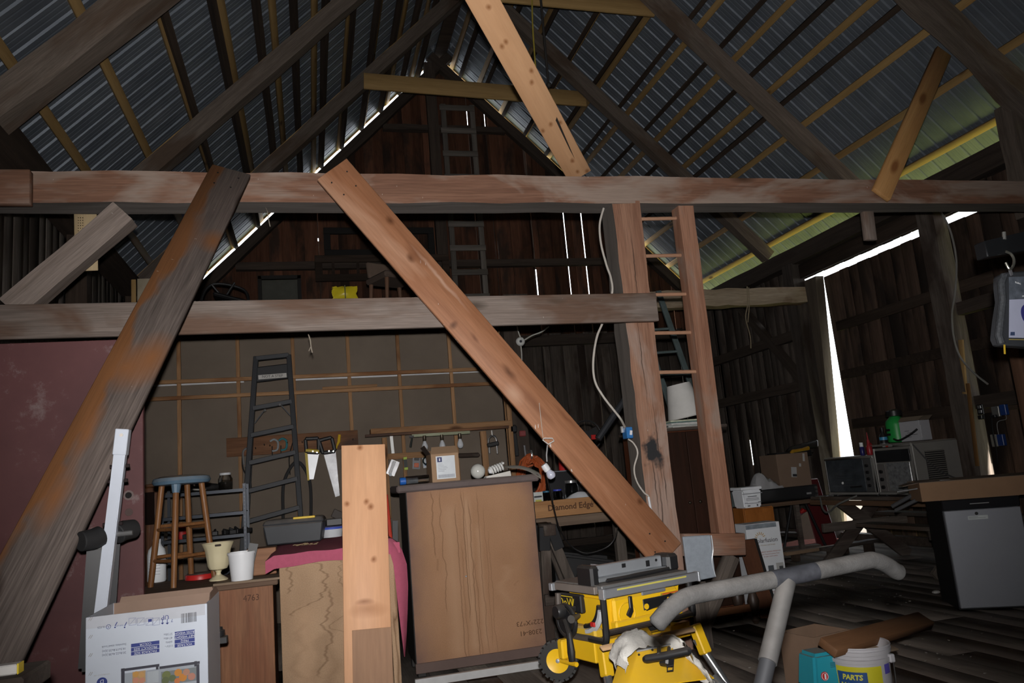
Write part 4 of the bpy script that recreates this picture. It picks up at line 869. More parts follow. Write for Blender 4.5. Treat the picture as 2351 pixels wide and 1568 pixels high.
fl_ = ((1236, 868, 900), (1246, 880, 912), (1262, 893, 923), (1295, 903, 934), (1345, 909, 937), (1400, 915, 936), (1450, 921, 934), (1482, 925, 932), (1508, 928, 930))
rows = [[P(a+(b-a)*f, y, 4.545+.05*f*f)-V((xa, 4.6, ZC)) for f in (0, .33, .66, 1)] for y, a, b in fl_]
mb = MB(); mb.grid(rows); mb.grid([[q+V((.001, .008, -.001)) for q in r] for r in rows]); obj('hanging_flap', mb, PINK, t, smooth=1.2)
ZP = ZC+.022
t = thing('tool_box', 'dark grey plastic tool box with a yellow latch on the pink cloth', 'toolbox', PZ(680, 1244, ZP)+V((0, -.05, 0)), R(-6))
gm = mat((.035, .038, .043), .5, dust=.5); obj('bin', MB().hexa([(-.17, -.1, 0), (.17, -.1, 0), (.17, .1, 0), (-.17, .1, 0), (-.19, -.115, .125), (.19, -.115, .125), (.19, .115, .125), (-.19, .115, .125)]), gm, t, .008); obj('lid', MB().hexa([(-.197, -.122, .125), (.197, -.122, .125), (.197, .122, .125), (-.197, .122, .125), (-.18, -.1, .16), (.18, -.1, .16), (.18, .1, .16), (-.18, .1, .16)]), gm, t, .01); obj('latch', MB().box((.0, -.112, .152), (.14, -.085, .166)), mat((.62, .42, .02), .45), t, .003)
t = thing('food_tub', 'clear plastic tub with a blue lid at the back of the pink cloth', 'tub', PZ(762, 1232, ZP)+V((0, -.04, 0))); obj('tub', MB().lathe([(.07, 0), (.082, .055)], 24), mat((.5, .52, .55), .3), t); obj('lid', MB().lathe([(.088, .055), (.09, .068), (.08, .074), (.001, .074)], 24), mat((.05, .09, .45), .4, dust=.6), t)
t = thing('black_camera_part', 'black boxy plastic clutter piled on the blue-lidded tub', 'clutter', PZ(765, 1232, ZP)+V((0.01, -.04, .0755))); obj('case', MB().cbox((0, 0, .025), (.11, .06, .05)), BLK, t, .006); obj('flap', MB().cbox((-.0, .01, .075), (.1, .02, .06), MX.Rotation(.5, 4, 'Y')), mat((.03, .022, .018), .7), t, .004)
rn = MB(); random.seed(9)
for k in range(26):
    a = random.uniform(0, 6.3); l = random.uniform(.01, .04); p = V((random.gauss(0, .028), random.gauss(0, .012), random.uniform(.003, .014))); rn.tube([p, p+V((math.cos(a)*l, math.sin(a)*l*.5, random.uniform(-.002, .008)))], .0012, 4)
o = st(obj('straw_wisps', rn, mat((.40, .30, .17), .9), M=MX.Translation(PZ(706, 1252, ZP)))); tag(o, 'small heap of straw wisps on the pink cloth in front of the tool box', 'straw')
# ---- pine board leaning on the cabinet
pt, pb_ = P(834, 1022, 4.57), P(846.5, 1568, 4.33); dd = (pb_-pt); e = pt+dd*((.012-pt.z)/dd.z)
fpn = frame(e, pt, (0, -1, .15)).inverted()
def pns(x, y, rx, ry, c=(.24, .09, .035)):
    d = ray(x, y); n = fpn.to_3x3() @ d; o_ = fpn @ O; q = o_-n*(o_.z/n.z); return (q.x, q.y, rx, ry, c)
pn = board('leaning_pine_board', e, pt, .247, .02, (0, -1, .15), wood((.55, .29, .158), (.66, .375, .215), rough=.55, var=.02, grain=5, patch=(.56, .32, .185), pamt=.3, fs=.1, spots=tuple(pns(x, y, .022, .022) for x, y in ((826, 1029), (797, 1158), (842, 1152), (853, 1163), (858, 1284)))+(pns(845, 1400, .05, .12, (.40, .19, .09)), pns(838, 1382, .02, .06, (.30, .13, .06)))), None, .002)
tag(pn, 'new knotty pine board leaning upright against the stained plywood cabinet', 'board')
Mi = WMX(pn).inverted(); p0 = Mi @ P(855, 1568, 4.31); p1 = Mi @ P(853, 1443, 4.35); obj('plywood_patch', MB().box((-.0, p1.y-.105, .0105), (p1.x, p1.y+.10, .0165)), wood((.25, .135, .075), (.33, .185, .105), rough=.6, var=.02, grain=5), pn, .001)
# ---- tall chest seen from behind
YC = 5.87; xa, xb = P(931, 1118, YC).x, P(1222, 1105, YC).x; H_ = P(1078, 1118, YC).z; W2 = xb-xa
t = thing('tall_chest', 'tall chest seen from behind, its brown hardboard back streaked by water', 'chest', (xa, YC, 0))
CHM = stained((.33, .178, .094), (.40, .222, .124), (.145, .07, .032), 2.0, .9, 1.2, 5, 6, edge=(.17, .10, .085), size=(W2, H_*1.06))
CHM.node_tree.nodes['Principled BSDF'].inputs['Roughness'].default_value = .7
drips(CHM, ((.32, .05, .93, .05, .085, -.22), (.45, .06, .97, .04, .05, -.28), (.53, .1, .8, .04, .035, -.2), (.72, .32, .55, .5, .05, -.12), (.80, .42, .45, .5, .012, .3), (.19, .62, 1.0, .10, .007, .8), (.205, .55, .62, .05, .012, .4), (.255, .30, 1.0, .09, .006, .75), (.37, .02, .92, .05, .006, .75), (.395, .0, .7, .05, .005, .5), (.425, .25, 1.0, .05, .006, .95), (.44, .35, 1.0, .03, .004, .6), (.475, .03, .94, .06, .006, .9), (.495, .0, .60, .05, .005, .65), (.545, .05, 1.0, .06, .005, .65), (.585, .1, .9, .05, .004, .55), (.61, .02, .75, .06, .005, .5)), W2, H_, (.125, .06, .028))
obj('back_panel', MB().box((.004, 0, .055), (W2-.004, .006, H_)), CHM, t, .001)
dk = mat((.02, .017, .016), .6, dust=.3)
obj('body', MB().box((-.004, .006, .09), (W2+.004, .44, H_)), dk, t, .004); obj('base_rail', MB().box((-.006, -.008, .03), (W2+.004, .02, .10)), mat((.13, .085, .072), .7), t, .003)
obj('top', MB().box((-.07, -.03, H_), (W2+.05, .48, H_+.055)), mat((.13, .10, .095), .75, var=.25, vs=4, dust=.3), t, .012)
for sx in (.04, W2-.04):
    for sy in (.05, .4): obj('foot', MB().box((sx-.03, sy-.03, 0), (sx+.03, sy+.03, .09)), dk, t, .004)
obj('screw_dot', MB().sphere((.405, -.001, .66), .007, 8), mat((.6, .6, .6), .4, .5), t)
for k, s in enumerate(('2308-41', '222*X*73')): text('stencil', s, .048, face_front(W2-.115, -.0015, .205+k*.07, True), mat((.085, .04, .018), .8), t, sx=1.1)
ZT = H_+.0555
t = thing('parcel_box', 'brown cardboard carton with a white shipping label on the tall chest', 'box', (P(1023, 1100, YC+.1).x, YC+.08, ZT))
w_ = .105; bh = .215
obj('carton', MB().box((-w_, 0, 0), (w_*1.05, .26, bh)), CARD, t, .003); obj('flap', MB().hexa([(-w_, -.002, bh), (w_*1.05, -.002, bh), (w_*1.05, .002, bh), (-w_, .002, bh), (-w_+.02, .07, bh+.055), (w_, .07, bh+.055), (w_, .074, bh+.055), (-w_+.02, .074, bh+.055)]), CARD, t); obj('side_flap', MB().hexa([(-w_-.002, 0, bh), (-w_+.002, 0, bh), (-w_+.002, .24, bh), (-w_-.002, .24, bh), (-w_-.045, .02, bh+.07), (-w_-.041, .02, bh+.07), (-w_-.041, .23, bh+.06), (-w_-.045, .23, bh+.06)]), mat((.09, .06, .045), .85), t)
lb = obj('label', MB().box((-.068, -.0015, .022), (.078, -.0002, .195)), mat((.66, .70, .74), .5), t); obj('logo', MB().box((-.058, -.0025, .150), (-.022, -.0014, .187)), mat((.03, .04, .14), .6), lb); obj('logo_mark', MB().box((-.044, -.0032, .158), (-.035, -.0024, .179)), WHT, lb)
pm = MB()
for k in range(6): pm.box((-.055, -.0025, .135-k*.011), (.0+random.uniform(-.02, .05), -.0014, .137-k*.011))
for k in range(14): pm.box((-.055+k*.009, -.0025, .03), (-.051+k*.009, -.0014, .055))
st(obj('label_print', pm, mat((.2, .22, .26), .7), lb))
t = thing('globe_bulb', 'large round frosted globe bulb lying on the tall chest', 'bulb', (P(1097, 1080, YC+.1).x, YC+.1, ZT)); obj('globe', MB().sphere((0, 0, .058), .0575, 24), mat((.62, .62, .58), .12, spec=.7), t); obj('cap', MB().cyl((.0, .05, .045), (.02, .09, .035), .016, 14), mat((.5, .5, .5), .3, .8), t)
t = thing('paper_wad', 'folded sheet of white paper lying on the tall chest', 'paper', (P(1145, 1090, YC).x, YC+.05, ZT)); obj('sheet', MB().hexa([(-.1, -.05, 0), (.1, -.05, .0), (.1, .06, .0), (-.1, .06, 0), (-.095, -.05, .014), (.095, -.05, .04), (.1, .06, .035), (-.09, .06, .012)]), mat((.64, .62, .58), .7), t, .003)
t = thing('spiral_bulb', 'white spiral energy-saving bulb lying on the folded paper', 'bulb', (P(1148, 1076, YC).x, YC+.05, ZT+.038)); sp = [V((-.06+.0075*i/3, math.cos(i*.75)*.026, .032+math.sin(i*.75)*.026)) for i in range(46)]
Mb = MX.Rotation(R(-16), 4, 'Y'); obj('spiral', MB().tube([Mb @ p for p in sp], .0085, 8), mat((.72, .72, .7), .3), t); obj('base', MB().tube([Mb @ V((-.075, 0, .032)), Mb @ V((-.055, 0, .032))], [.016, .026], 14), WHT, t)
t = thing('curled_paper', 'stiff white sheet curling over the right end of the tall chest', 'paper', (P(1200, 1090, YC).x, YC+.02, ZT))
rows = []
for i in range(10):
    f = i/9; x = -.12+.25*f; z = .030+.03*(1-f)-(.085*max(0, f-.25)**2*1.6); rows.append([(x, -.055-.02*f, z+.001), (x+.03*f, .02, z+.02*f+.012), (x+.04*f, .12, z+.035*f+.02)])
mb = MB(); mb.grid(rows); mb.grid([[(p[0], p[1], p[2]-.0015) for p in r] for r in rows]); obj('sheet', mb, mat((.78, .74, .66), .6), t)
t = thing('tool_pack', 'clear packed tool with a blue cap lying at the left end of the tall chest', 'packet', (P(952, 1098, YC).x, YC+.06, ZT)); obj('blue_cap', MB().cyl((-.105, 0, .03), (-.06, 0, .03), .028, 16), mat((.02, .12, .45), .4), t, .003); obj('tool', MB().tube([(-.06, 0, .03), (-.01, 0, .028), (.03, 0, .03)], [.022, .016, .02], 12), mat((.6, .62, .65), .25, .6), t); obj('wrap', MB().tube([(-.06, .0, .032), (.05, 0, .034), (.115, 0, .036)], [.031, .03, .028], 12), glass((.9, .93, .96), .1), t); obj('card', MB().box((.03, -.01, .02), (.1, .01, .024)), CARD, t)
# bits in the dark gap left of the chest
t = thing('red_cutter', 'red-handled bolt cutter standing in the gap left of the tall chest', 'tool', (P(893, 1200, 5.9).x, 5.95, 0)); z1 = P(893, 1135, 5.9).z; obj('handle', MB().tube([(0, 0, 0), (.02, 0, z1*.6), (-.005, 0, z1)], .014, 8), mat((.5, .05, .03), .4), t); obj('jaw', MB().bar((.03, 0, z1*.55), (.05, 0, z1*.85), .04, .02, (0, -1, 0)), BLK, t); obj('tag', MB().box((.02, -.03, z1-.18), (.06, -.026, z1-.02), MX.Rotation(.12, 4, 'Y')), mat((.6, .6, .6), .5), t)
# white strip on the floor
o = obj('floor_rail', MB().bar((P(957, 1558, 5.5).x, 5.62, .03), (P(1275, 1551, 5.5).x, 5.62, .03), .03, .05, (0, 0, 1)), mat((.6, .6, .6), .4, .3)); tag(o, 'white metal rail lying on the floor in front of the tall chest', 'rail')
# ---- sawhorse
t = thing('sawhorse', 'weathered grey sawhorse with black metal brackets right of the tall chest', 'sawhorse', (P(1258, 1220, 6.45).x+.02, 6.45, 0)); zb = P(1258, 1204, 6.45).z
board('top_beam', V((t.location.x, 6.45, zb-.05)), V((t.location.x+.06, 6.93, zb-.05)), .1, .09, (0, 0, 1), W_gray, None).parent = None
tbm = [o for o in COL.objects if o.name.startswith('top_beam')][-1]; tbm.parent = t; bpy.context.view_layer.update(); tbm.matrix_parent_inverse = WMX(t).inverted()
for yy, xo in ((.08, 0), (.40, .05)):
    for s in (-1, 1): 
        obj('leg', MB().bar((xo+s*.03, yy, zb-.1), (xo+(s*.30 if s > 0 else -.08), yy+(-.05 if yy < .2 else .06), 0), .085, .04, (0, -1, 0)), W_gray.copy() if False else wood((.06, .05, .042), (.16, .13, .11), 'z', rough=.9, patch=(.05, .035, .028), pamt=.4, var=.2), t, .003)
        obj('bracket', MB().bar((xo+s*.03, yy, zb-.02), (xo+s*(.085 if s > 0 else .045), yy, zb-.22), .1, .06, (0, -1, 0)), mat((.03, .03, .032), .45, .5), t, .006)
obj('cross_rail', MB().box((-.10, -.01, .28), (.42, .02, .37)), W_gray, t, .003)
# ---- workbench at the back right of the workshop
Y0 = 7.0; a, b = P(1222, 1158, Y0), P(1425, 1146, Y0); zb = a.z
t = thing('work_bench', 'rough plank workbench with a stencilled orange-brown front board', 'bench', (a.x, Y0, 0)); W2 = b.x-a.x+.25
fb = obj('front_board', MB().box((0, -.02, zb-.13), (W2, .01, zb+.02)), wood((.30, .14, .055), (.46, .25, .11), rough=.65, var=.02), t, .003)
text('stencil', 'Diamond Edge', .075, face_front(.36, -.022, zb-.05), mat((.10, .045, .02), .8), fb, bold=.002); text('stencil', 'U.S.A.', .045, face_front(.62, -.022, zb-.035), mat((.14, .06, .03), .8), fb)
for k in range(3): obj('plank', MB().box((0, .012+k*.2, zb-.03), (W2, .208+k*.2, zb)), W_gray, t, .003)
obj('shelf_rail', MB().box((0, -.01, zb-.22), (W2, .03, zb-.135)), wood((.10, .07, .05), (.2, .145, .105), rough=.8, var=.02), t, .003)
for sx in (.02, W2-.12):
    for sy in (.0, .52): obj('leg', MB().box((sx, sy+.03, 0), (sx+.1, sy+.11, zb-.03)), wood((.08, .065, .055), (.2, .17, .145), 'z', rough=.9, var=.1), t, .004)
obj('brace', MB().bar((W2-.08, .05, zb-.25), (W2+.12, .05, .1), .08, .04, (0, -1, 0)), W_gray, t, .003)
def jar(name, lab, x, y, z, r, h, lidm, lid=True):
    t = thing(name, lab, 'jar', (x, y, z)); obj('glass', MB().lathe([(r*.9, 0), (r, h*.06), (r, h*.75), (r*.8, h*.9), (r*.78, h)], 20), glass((.9, .94, .95)), t); obj('lid', MB().lathe([(r*.84, h*.93), (r*.86, h*1.06), (r*.8, h*1.08), (.001, h*1.08)], 20), lidm, t)
jar('screw_top_jar', 'left small glass jar with a teal-blue lid on the workbench', P(1257, 1140, 7.1).x, 7.12, zb, .045, .1, mat((.03, .14, .24), .4)); jar('screw_top_jar', 'small glass jar with a violet-blue lid on the workbench', P(1282, 1137, 7.1).x, 7.12, zb, .048, .105, mat((.05, .07, .45), .4)); jar('big_jar', 'large clear glass jar with a metal rim on the workbench', P(1313, 1130, 7.25).x, 7.25, zb, .07, .17, mat((.5, .5, .5), .3, .8))
t = thing('white_bag', 'crumpled white paper bag lying on the workbench behind the slanting plank', 'bag', (P(1335, 1143, 7.1).x, 7.1, zb)); mb = MB(); random.seed(4); rows = [[(-.16+.32*i/8+random.uniform(-.01, .01), -.06+.12*j/4, .075*math.sin(math.pi*(i+.8)/9.6)*(1-.5*abs(j-2)/2)+random.uniform(-.008, .008)) for i in range(9)] for j in range(5)]; rows[0] = [(p[0], p[1], 0) for p in rows[0]]; rows[-1] = [(p[0], p[1], 0) for p in rows[-1]]; mb.grid(rows); mb.grid([[(p[0], p[1], 0) for p in r] for r in rows]); obj('bag', mb, mat((.58, .60, .63), .6), t)
t = thing('seed_packet', 'small printed card box standing at the left end of the workbench', 'packet', (P(1236, 1143, 7.05).x, 7.05, zb)); obj('card', MB().box((-.045, 0, 0), (.045, .015, .105)), mat((.5, .52, .5), .5), t); obj('print', MB().box((-.04, -.001, .055), (.035, 0, .07)), INK, t); obj('print', MB().box((-.03, -.001, .01), (.03, 0, .035)), mat((.45, .42, .08), .5), t)
t = thing('black_case', 'big dark soft case stuffed under the workbench', 'bag', (P(1345, 1260, 7.2).x, 7.3, 0)); obj('case', MB().hexa([(-.32, -.1, 0), (.28, -.12, 0), (.3, .2, 0), (-.3, .2, 0), (-.3, -.06, .62), (.26, -.1, .52), (.26, .15, .55), (-.28, .15, .66)]), mat((.012, .012, .013), .6, bump=.5, bs=9), t, .04, seg=2); obj('flap', MB().bar((-.28, -.1, .6), (.26, -.12, .48), .03, .02, (0, -1, 0)), mat((.02, .02, .021), .5), t, .006)
# dark shelf behind the bench with red can
t = thing('dark_cabinet', 'black case with a pale top edge standing behind the workbench jars', 'box', (P(1300, 1105, 7.45).x, 7.45, zb)); z1 = P(1300, 1082, 7.45).z-zb; obj('case', MB().box((-.18, 0, 0), (.22, .12, z1)), mat((.015, .015, .017), .4), t, .004); obj('top_edge', MB().box((-.185, -.008, z1), (.225, .12, z1+.012)), mat((.16, .17, .19), .4), t, .002)
t = thing('red_canister', 'red plastic canister standing on the black case, half behind the slanting plank', 'canister', (P(1296, 1082, 7.5).x, 7.5, zb+z1+.012)); obj('body', MB().lathe([(.05, 0), (.055, .01), (.045, .13), (.02, .16), (.018, .19)], 18), mat((.55, .03, .03), .35), t); obj('cap', MB().cyl((0, 0, .19), (0, 0, .215), .022, 12), BLK, t)
t = thing('desk_fan', 'black desk fan partly hidden behind the slanting plank', 'fan', (P(1352, 1030, 7.7).x, 7.72, zb)); z1 = P(1352, 1000, 7.7).z-zb; obj('cage', MB().tube([(math.cos(a)*.16, 0, z1+math.sin(a)*.16) for a in [i*math.pi/10 for i in range(20)]], .009, 6, closed=True), BLK, t); obj('hub', MB().cyl((0, -.02, z1), (0, .08, z1), .05, 16), BLK, t)
for k in range(3): a = k*2.1+.4; obj('blade', MB().bar((0, 0, z1), (math.cos(a)*.14, 0, z1+math.sin(a)*.14), .08, .006, (0, -1, .4)), BLK, t)
obj('stand', MB().tube([(0, .03, 0), (0, .03, z1)], .02, 8), BLK, t); obj('base', MB().lathe([(.11, 0), (.11, .015), (.03, .03), (.001, .03)], 20), BLK, t); obj('red_badge', MB().cbox((.06, -.03, z1-.02), (.05, .02, .05)), RED, t, .004)
# orange cord coil, pull chain, dark pole, blue outlet
q = P(1222, 1092, 8.82)
t = thing('orange_cord_coil', 'coil of orange extension cord hanging on a hook by the dark post', 'cord', q); OR = mat((.50, .11, .03), .55); random.seed(11); pts = []
for k in range(13):
    rx, rz2, ox, oz = .16+random.uniform(-.05, .02), .225+random.uniform(-.05, .05), random.uniform(-.02, .03), random.uniform(-.03, .02)-.005*k
    for i in range(20): a = math.pi/2+2*math.pi*i/20; pts.append((ox+math.cos(a)*rx*(1+.1*math.sin(a*2)), random.uniform(-.03, .03), oz+math.sin(a)*rz2))
obj('coil', MB().tube(pts, .013, 7), OR, t); obj('hook', MB().tube(smooth_path([(2.5-q.x, 8.965-q.y, .27), (2.52-q.x, .06, .28), (0, .02, .29), (0, -.05, .27), (0, -.06, .22), (0, -.03, .2)]), .012, 6), mat((.5, .5, .5), .35, .8), t); o = t
t = thing('dark_gripper', 'dark grabber tool and chrome chain hanging above the orange cord', 'tool', P(1178, 985, 8.85)); obj('head', MB().cbox((0, 0, .0), (.1, .04, .1)), BLK, t, .02); obj('shaft', MB().bar((0.01, 0, -.05), (.02, 0, -.32), .05, .03, (0, -1, 0)), BLK, t, .008); obj('chain', MB().tube([(.12, 0, -.2), (.125, 0, -.3), (.13, 0, -.38)], .014, 6), mat((.5, .5, .52), .3, .8), t); obj('red_grip', MB().cbox((.11, 0, -.06), (.08, .03, .07)), mat((.25, .05, .05), .5), t, .01)
q = P(1258, 1012, 5.2)
t = thing('pull_bulb', 'frosted bulb hanging from a white handle on a string before the slanting plank', 'bulb', q); PV = mat((.7, .68, .64), .4)
tri = [P(x, y, 5.2)-q for x, y in ((1246, 1010), (1250, 1006), (1268, 1006), (1272, 1012), (1259, 1020))]; obj('handle', MB().tube(tri, .0042, 6, closed=True), PV, t)
obj('string', MB().tube([P(1238, 925, 5.3)-q, P(1247, 1008, 5.2)-q], .0022, 4), mat((.6, .55, .48), .8), t); obj('chain', MB().tube([P(1257, 1022, 5.2)-q, P(1255, 1045, 5.2)-q, P(1256, 1060, 5.2)-q], .006, 6), mat((.5, .5, .5), .35, .8), t)
T = MX.Translation(P(1252, 1072, 5.2)-q) @ MX.Rotation(R(-32), 4, 'Y'); s = .62
obj('holder', MB().lathe([(.022, .02), (.026, .0), (.024, -.03), (.018, -.032)], 16, T), WHT, t); obj('globe', MB().lathe([(.017, -.03), (.024, -.045), (.031, -.06), (.031, -.075), (.022, -.09), (.001, -.098)], 18, T), mat((.52, .54, .64), .2, spec=.5), t)
obj('flex', MB().tube(smooth_path([P(1254, 1085, 5.25)-q, P(1268, 1150, 5.5)-q, P(1285, 1215, 5.8)-q, P(1310, 1252, 6)-q, P(1345, 1270, 6)-q, P(1390, 1258, 6)-q, P(1412, 1235, 6)-q, P(1418, 1205, 6.1)-q]), .005, 6), BLK, t)
ap, bp_ = P(1373, 1008, 5.95), P(1444, 902, 5.95); o = obj('dark_pole', MB().tube([ap, ap.lerp(bp_, .5), bp_], [.028, .03, .022], 10), mat((.028, .03, .034), .35, .2)); tag(o, 'dark tapered plastic pole slanting up to the post behind the right plank', 'pole')
q = P(1441, 994, 5.48); t = thing('blue_outlet_box', 'bright blue electrical box on the left side of the timber post', 'outlet', q); obj('box', MB().cbox((0, 0, 0), (.05, .09, .085)), mat((.03, .16, .42), .45), t, .005); obj('outlet_face', MB().cbox((0.008, -.047, .0), (.02, .006, .035), MX.Rotation(.2, 4, 'Y')), WHT, t, .002); obj('clamp_plate', MB().cbox((-.03, .03, .03), (.02, .02, .05)), mat((.5, .5, .5), .4, .6), t, .003)
t = thing('white_cable', 'white cable looping down beside the timber post to the blue box', 'cable', P(1385, 480, 5.5)); q = t.location.copy(); CW = mat((.50, .46, .41), .6)
obj('upper_run', MB().tube(smooth_path([P(x, y, 5.55)-q for x, y in ((1386, 478), (1377, 515), (1380, 560), (1393, 610), (1403, 640), (1405, 675))]+[P(x, y, 5.6)-q for x, y in ((1386, 735), (1370, 775), (1362, 830), (1366, 875), (1385, 910), (1408, 940), (1425, 962))]+[P(1437, 985, 5.46)-q]), .009, 8), CW, t)
obj('lower_run', MB().tube(smooth_path([P(x, y, 5.44)-q for x, y in ((1442, 1008), (1455, 1018), (1464, 1040), (1456, 1075), (1462, 1105), (1478, 1130), (1489, 1140), (1492, 1160))]), .0065, 8), CW, t); obj('plug_end', MB().tube([P(1489, 1141, 5.44)-q, P(1494, 1170, 5.44)-q], .01, 8), mat((.6, .6, .62), .4), t)
# ================================================================== FOREGROUND LEFT: appliance carton and weight bench
t = thing('appliance_carton', 'big white appliance carton standing upside down and open, blue lettering on its front', 'carton', (P(197, 1410, 3.5).x, 3.5, 0))
xr = P(475, 1386, 3.5).x-t.location.x; hb = P(335, 1402, 3.5).z; CW_ = mat((.50, .54, .61), .6, var=.06, vs=3, spec=.2); CI = mat((.26, .175, .13), .85, var=.1)
th = .006; bd = .42
obj('front', MB().box((0, 0, 0), (xr, th, hb)), CW_, t, .001)
obj('side', MB().box((0, th, 0), (th, bd, hb)), CW_, t, .001); obj('side', MB().box((xr-th, th, 0), (xr, bd, hb)), CW_, t, .001)
obj('back', MB().box((0, bd, 0), (xr, bd+th, hb)), CW_, t, .001); obj('back_lining', MB().box((.008, bd-.003, .02), (xr-.008, bd-.0005, hb)), CI, t)
obj('flap', MB().hexa([(.03, bd-.002, hb), (xr-.02, bd-.002, hb), (xr-.02, bd+.003, hb), (.03, bd+.003, hb), (.035, bd+.01, hb+.022), (xr-.03, bd+.01, hb+.022), (xr-.03, bd+.015, hb+.022), (.035, bd+.015, hb+.022)]), CI, t)
obj('side_flap', MB().hexa([(xr-.004, .1, hb), (xr, .1, hb), (xr, bd, hb), (xr-.004, bd, hb), (xr-.012, .2, hb+.02), (xr-.008, .2, hb+.02), (xr-.008, bd-.02, hb+.025), (xr-.012, bd-.02, hb+.025)]), CI, t)
obj('floor', MB().box((th, th, .01), (xr-th, bd, .02)), CI, t)
ox, oy, oz = t.location
def CPX(x, y): q = P(x, y, 3.499); return q.x-ox, q.z-oz
SL = math.atan2(CPX(470, 1400)[1]-CPX(200, 1424)[1], .44)*0
def ctext(s, px, py, size, m, sx=1.0): x, z = CPX(px, py); text('lettering', s, size, face_front(x, -.0014, z, True), m, t, ext=.0003, sx=sx)
NC = [0]
def crect(name, x0, y0, x1, y1, m, d=.0006, mk=None):
    NC[0] += 1; d += NC[0]*1.5e-5; xm, ym = (x0+x1)/2, (y0+y1)/2; c = CPX(xm, ym); w = abs(CPX(x1, ym)[0]-CPX(x0, ym)[0])/2; h = abs(CPX(xm, y1)[1]-CPX(xm, y0)[1])/2; return obj(name, MB().box((c[0]-w, -d, c[1]-h), (c[0]+w, -.00005, c[1]+h)), m, t)
def skew(px, py): return py-(px-335)*.082    # the carton's print drops to the left in the photo
wm = mat((.60, .63, .68), .6)
crect('bare_band', 200, skew(335, 1402)-0, 473, skew(335, 1428), mat((.44, .455, .50), .6), .0003)
for row, s in enumerate(('VOLTAGE', 'FREQ', 'NET WEIGHT', 'GROSS WEIGHT')):
    y = 1481-row*9.3-1; crect('blue_field', 401, y-4.1, 447, y+4.1, BLUE, .0006); ctext(s, 424, y, .0125, wm, 1.0)
for row, s in enumerate(('PACKAGE SIZE', 'PRODUCT SIZE', 'COLOR')):
    y = 1498-row*9.3-1; crect('blue_field', 301, y-4.1, 366, y+4.1, BLUE, .0006); ctext(s, 334, y, .0125, wm)
PI_ = mat((.10, .11, .16), .7)
for s, x, y in (('115V~', 388, 1483), ('60Hz', 388, 1474), ('47.4lbs', 386, 1465), ('57.5lbs', 386, 1456), ('20.8x22.4x38.2(in)', 262, 1501), ('18.5x19.8x33.2(in)', 262, 1492), ('Stainless steel look', 262, 1482)): ctext(s, x, y, .0115, PI_)
bm_ = MB(); random.seed(2); x0, z0 = CPX(416, 1431); x1, z1 = CPX(450, 1405); x = x0
while x < x1: w = random.choice((.0008, .0012, .002)); bm_.box((x, -.0005, z0), (x+w, 0, z1)); x += w+random.choice((.0008, .0012, .0018))
st(obj('barcode', bm_, INK, t))
ctext('UP', 379, 1417, .024, BLUE); ctext('7', 395, 1424, .016, BLUE)
for px in (373, 384): 
    x, z = CPX(px, 1426); obj('arrow', MB().box((x-.0012, -.0006, z-.010), (x+.0012, 0, z+.008)).prism([(x-.006, z-.006), (x, z-.013), (x+.006, z-.006)], .0006, MX.Translation((0, -.0006, 0))), BLUE, t)
for i, px in enumerate((358, 343, 323, 304)):
    a, b = CPX(px-8, 1436-0), CPX(px+8, 1418); im = MB()
    for p, q in (((a[0], a[1]), (b[0], a[1])), ((a[0], b[1]), (b[0], b[1])), ((a[0], a[1]), (a[0], b[1])), ((b[0], a[1]), (b[0], b[1])), ((a[0]+.003, a[1]+.003), (b[0]-.003, b[1]-.003))): im.bar((p[0], -.0003, p[1]), (q[0], -.0003, q[1]), .0008, .0006, (0, -1, 0))
    if i == 1: im.box((a[0]+.008, -.0006, a[1]+.012), (b[0]-.004, 0, b[1]-.004))
    st(obj('handling_symbol', im, BLUE, t))
for px in (286, 264): 
    x, z = CPX(px, 1430); obj('lift_symbol', MB().bar((x, -.0003, z-.012), (x+.008, -.0003, z+.002), .003, .0006, (0, -1, 0)).lathe([(.003, 0), (.003, .0006)], 8, MX.Translation((x, 0, z-.017)) @ MX.Rotation(R(90), 4, 'X')), BLUE, t)
ctext('TEAM LIFT', 275, 1436, .006, BLUE); ctext('16.025', 233, 1440, .011, PI_)
x, z = CPX(249, 1439); obj('round_mark', MB().tube([(x+math.cos(a)*.008, -.0003, z+math.sin(a)*.008) for a in [i*math.pi/8 for i in range(16)]], .0008, 4, closed=True), BLUE, t); ctext('R', 249, 1439, .01, BLUE)
for py in (1421, 1462, 1504, 1547):
    for k in (0, 1): x, z = CPX(206+k*4, py); obj('staple', MB().bar((x-.004, -.0008, z-.006), (x+.004, -.0008, z+.006), .0014, .0012, (0, -1, 0)), mat((.25, .22, .18), .4, .5), t)
# printed picture of an open fridge
crect('picture_ground', 284, 1534, 456, 1700, mat((.30, .33, .37), .6), .0004)
for a in ((278, 1534, 286, 1700), (452, 1524, 459, 1700), (278, 1530, 366, 1536), (366, 1524, 459, 1530), (358, 1526, 364, 1537), (446, 1518, 452, 1530)): crect('picture_frame', *a, mat((.035, .035, .05), .6), .0008)
def cdot(px, py, r, c): x, z = CPX(px, py); NC[0] += 1; obj('fruit_print', MB().lathe([(r, 0), (r, .0013+NC[0]*1.5e-5)], 14, MX.Translation((x, 0, z)) @ MX.Rotation(R(90), 4, 'X')), mat(c, .6), t)
crect('picture_tray', 304, 1541, 334, 1568, mat((.42, .27, .13), .6), .0006); crect('picture_tray', 338, 1541, 364, 1568, mat((.36, .39, .42), .6), .0006); crect('picture_drawer', 370, 1537, 452, 1568, mat((.16, .18, .19), .6), .0006)
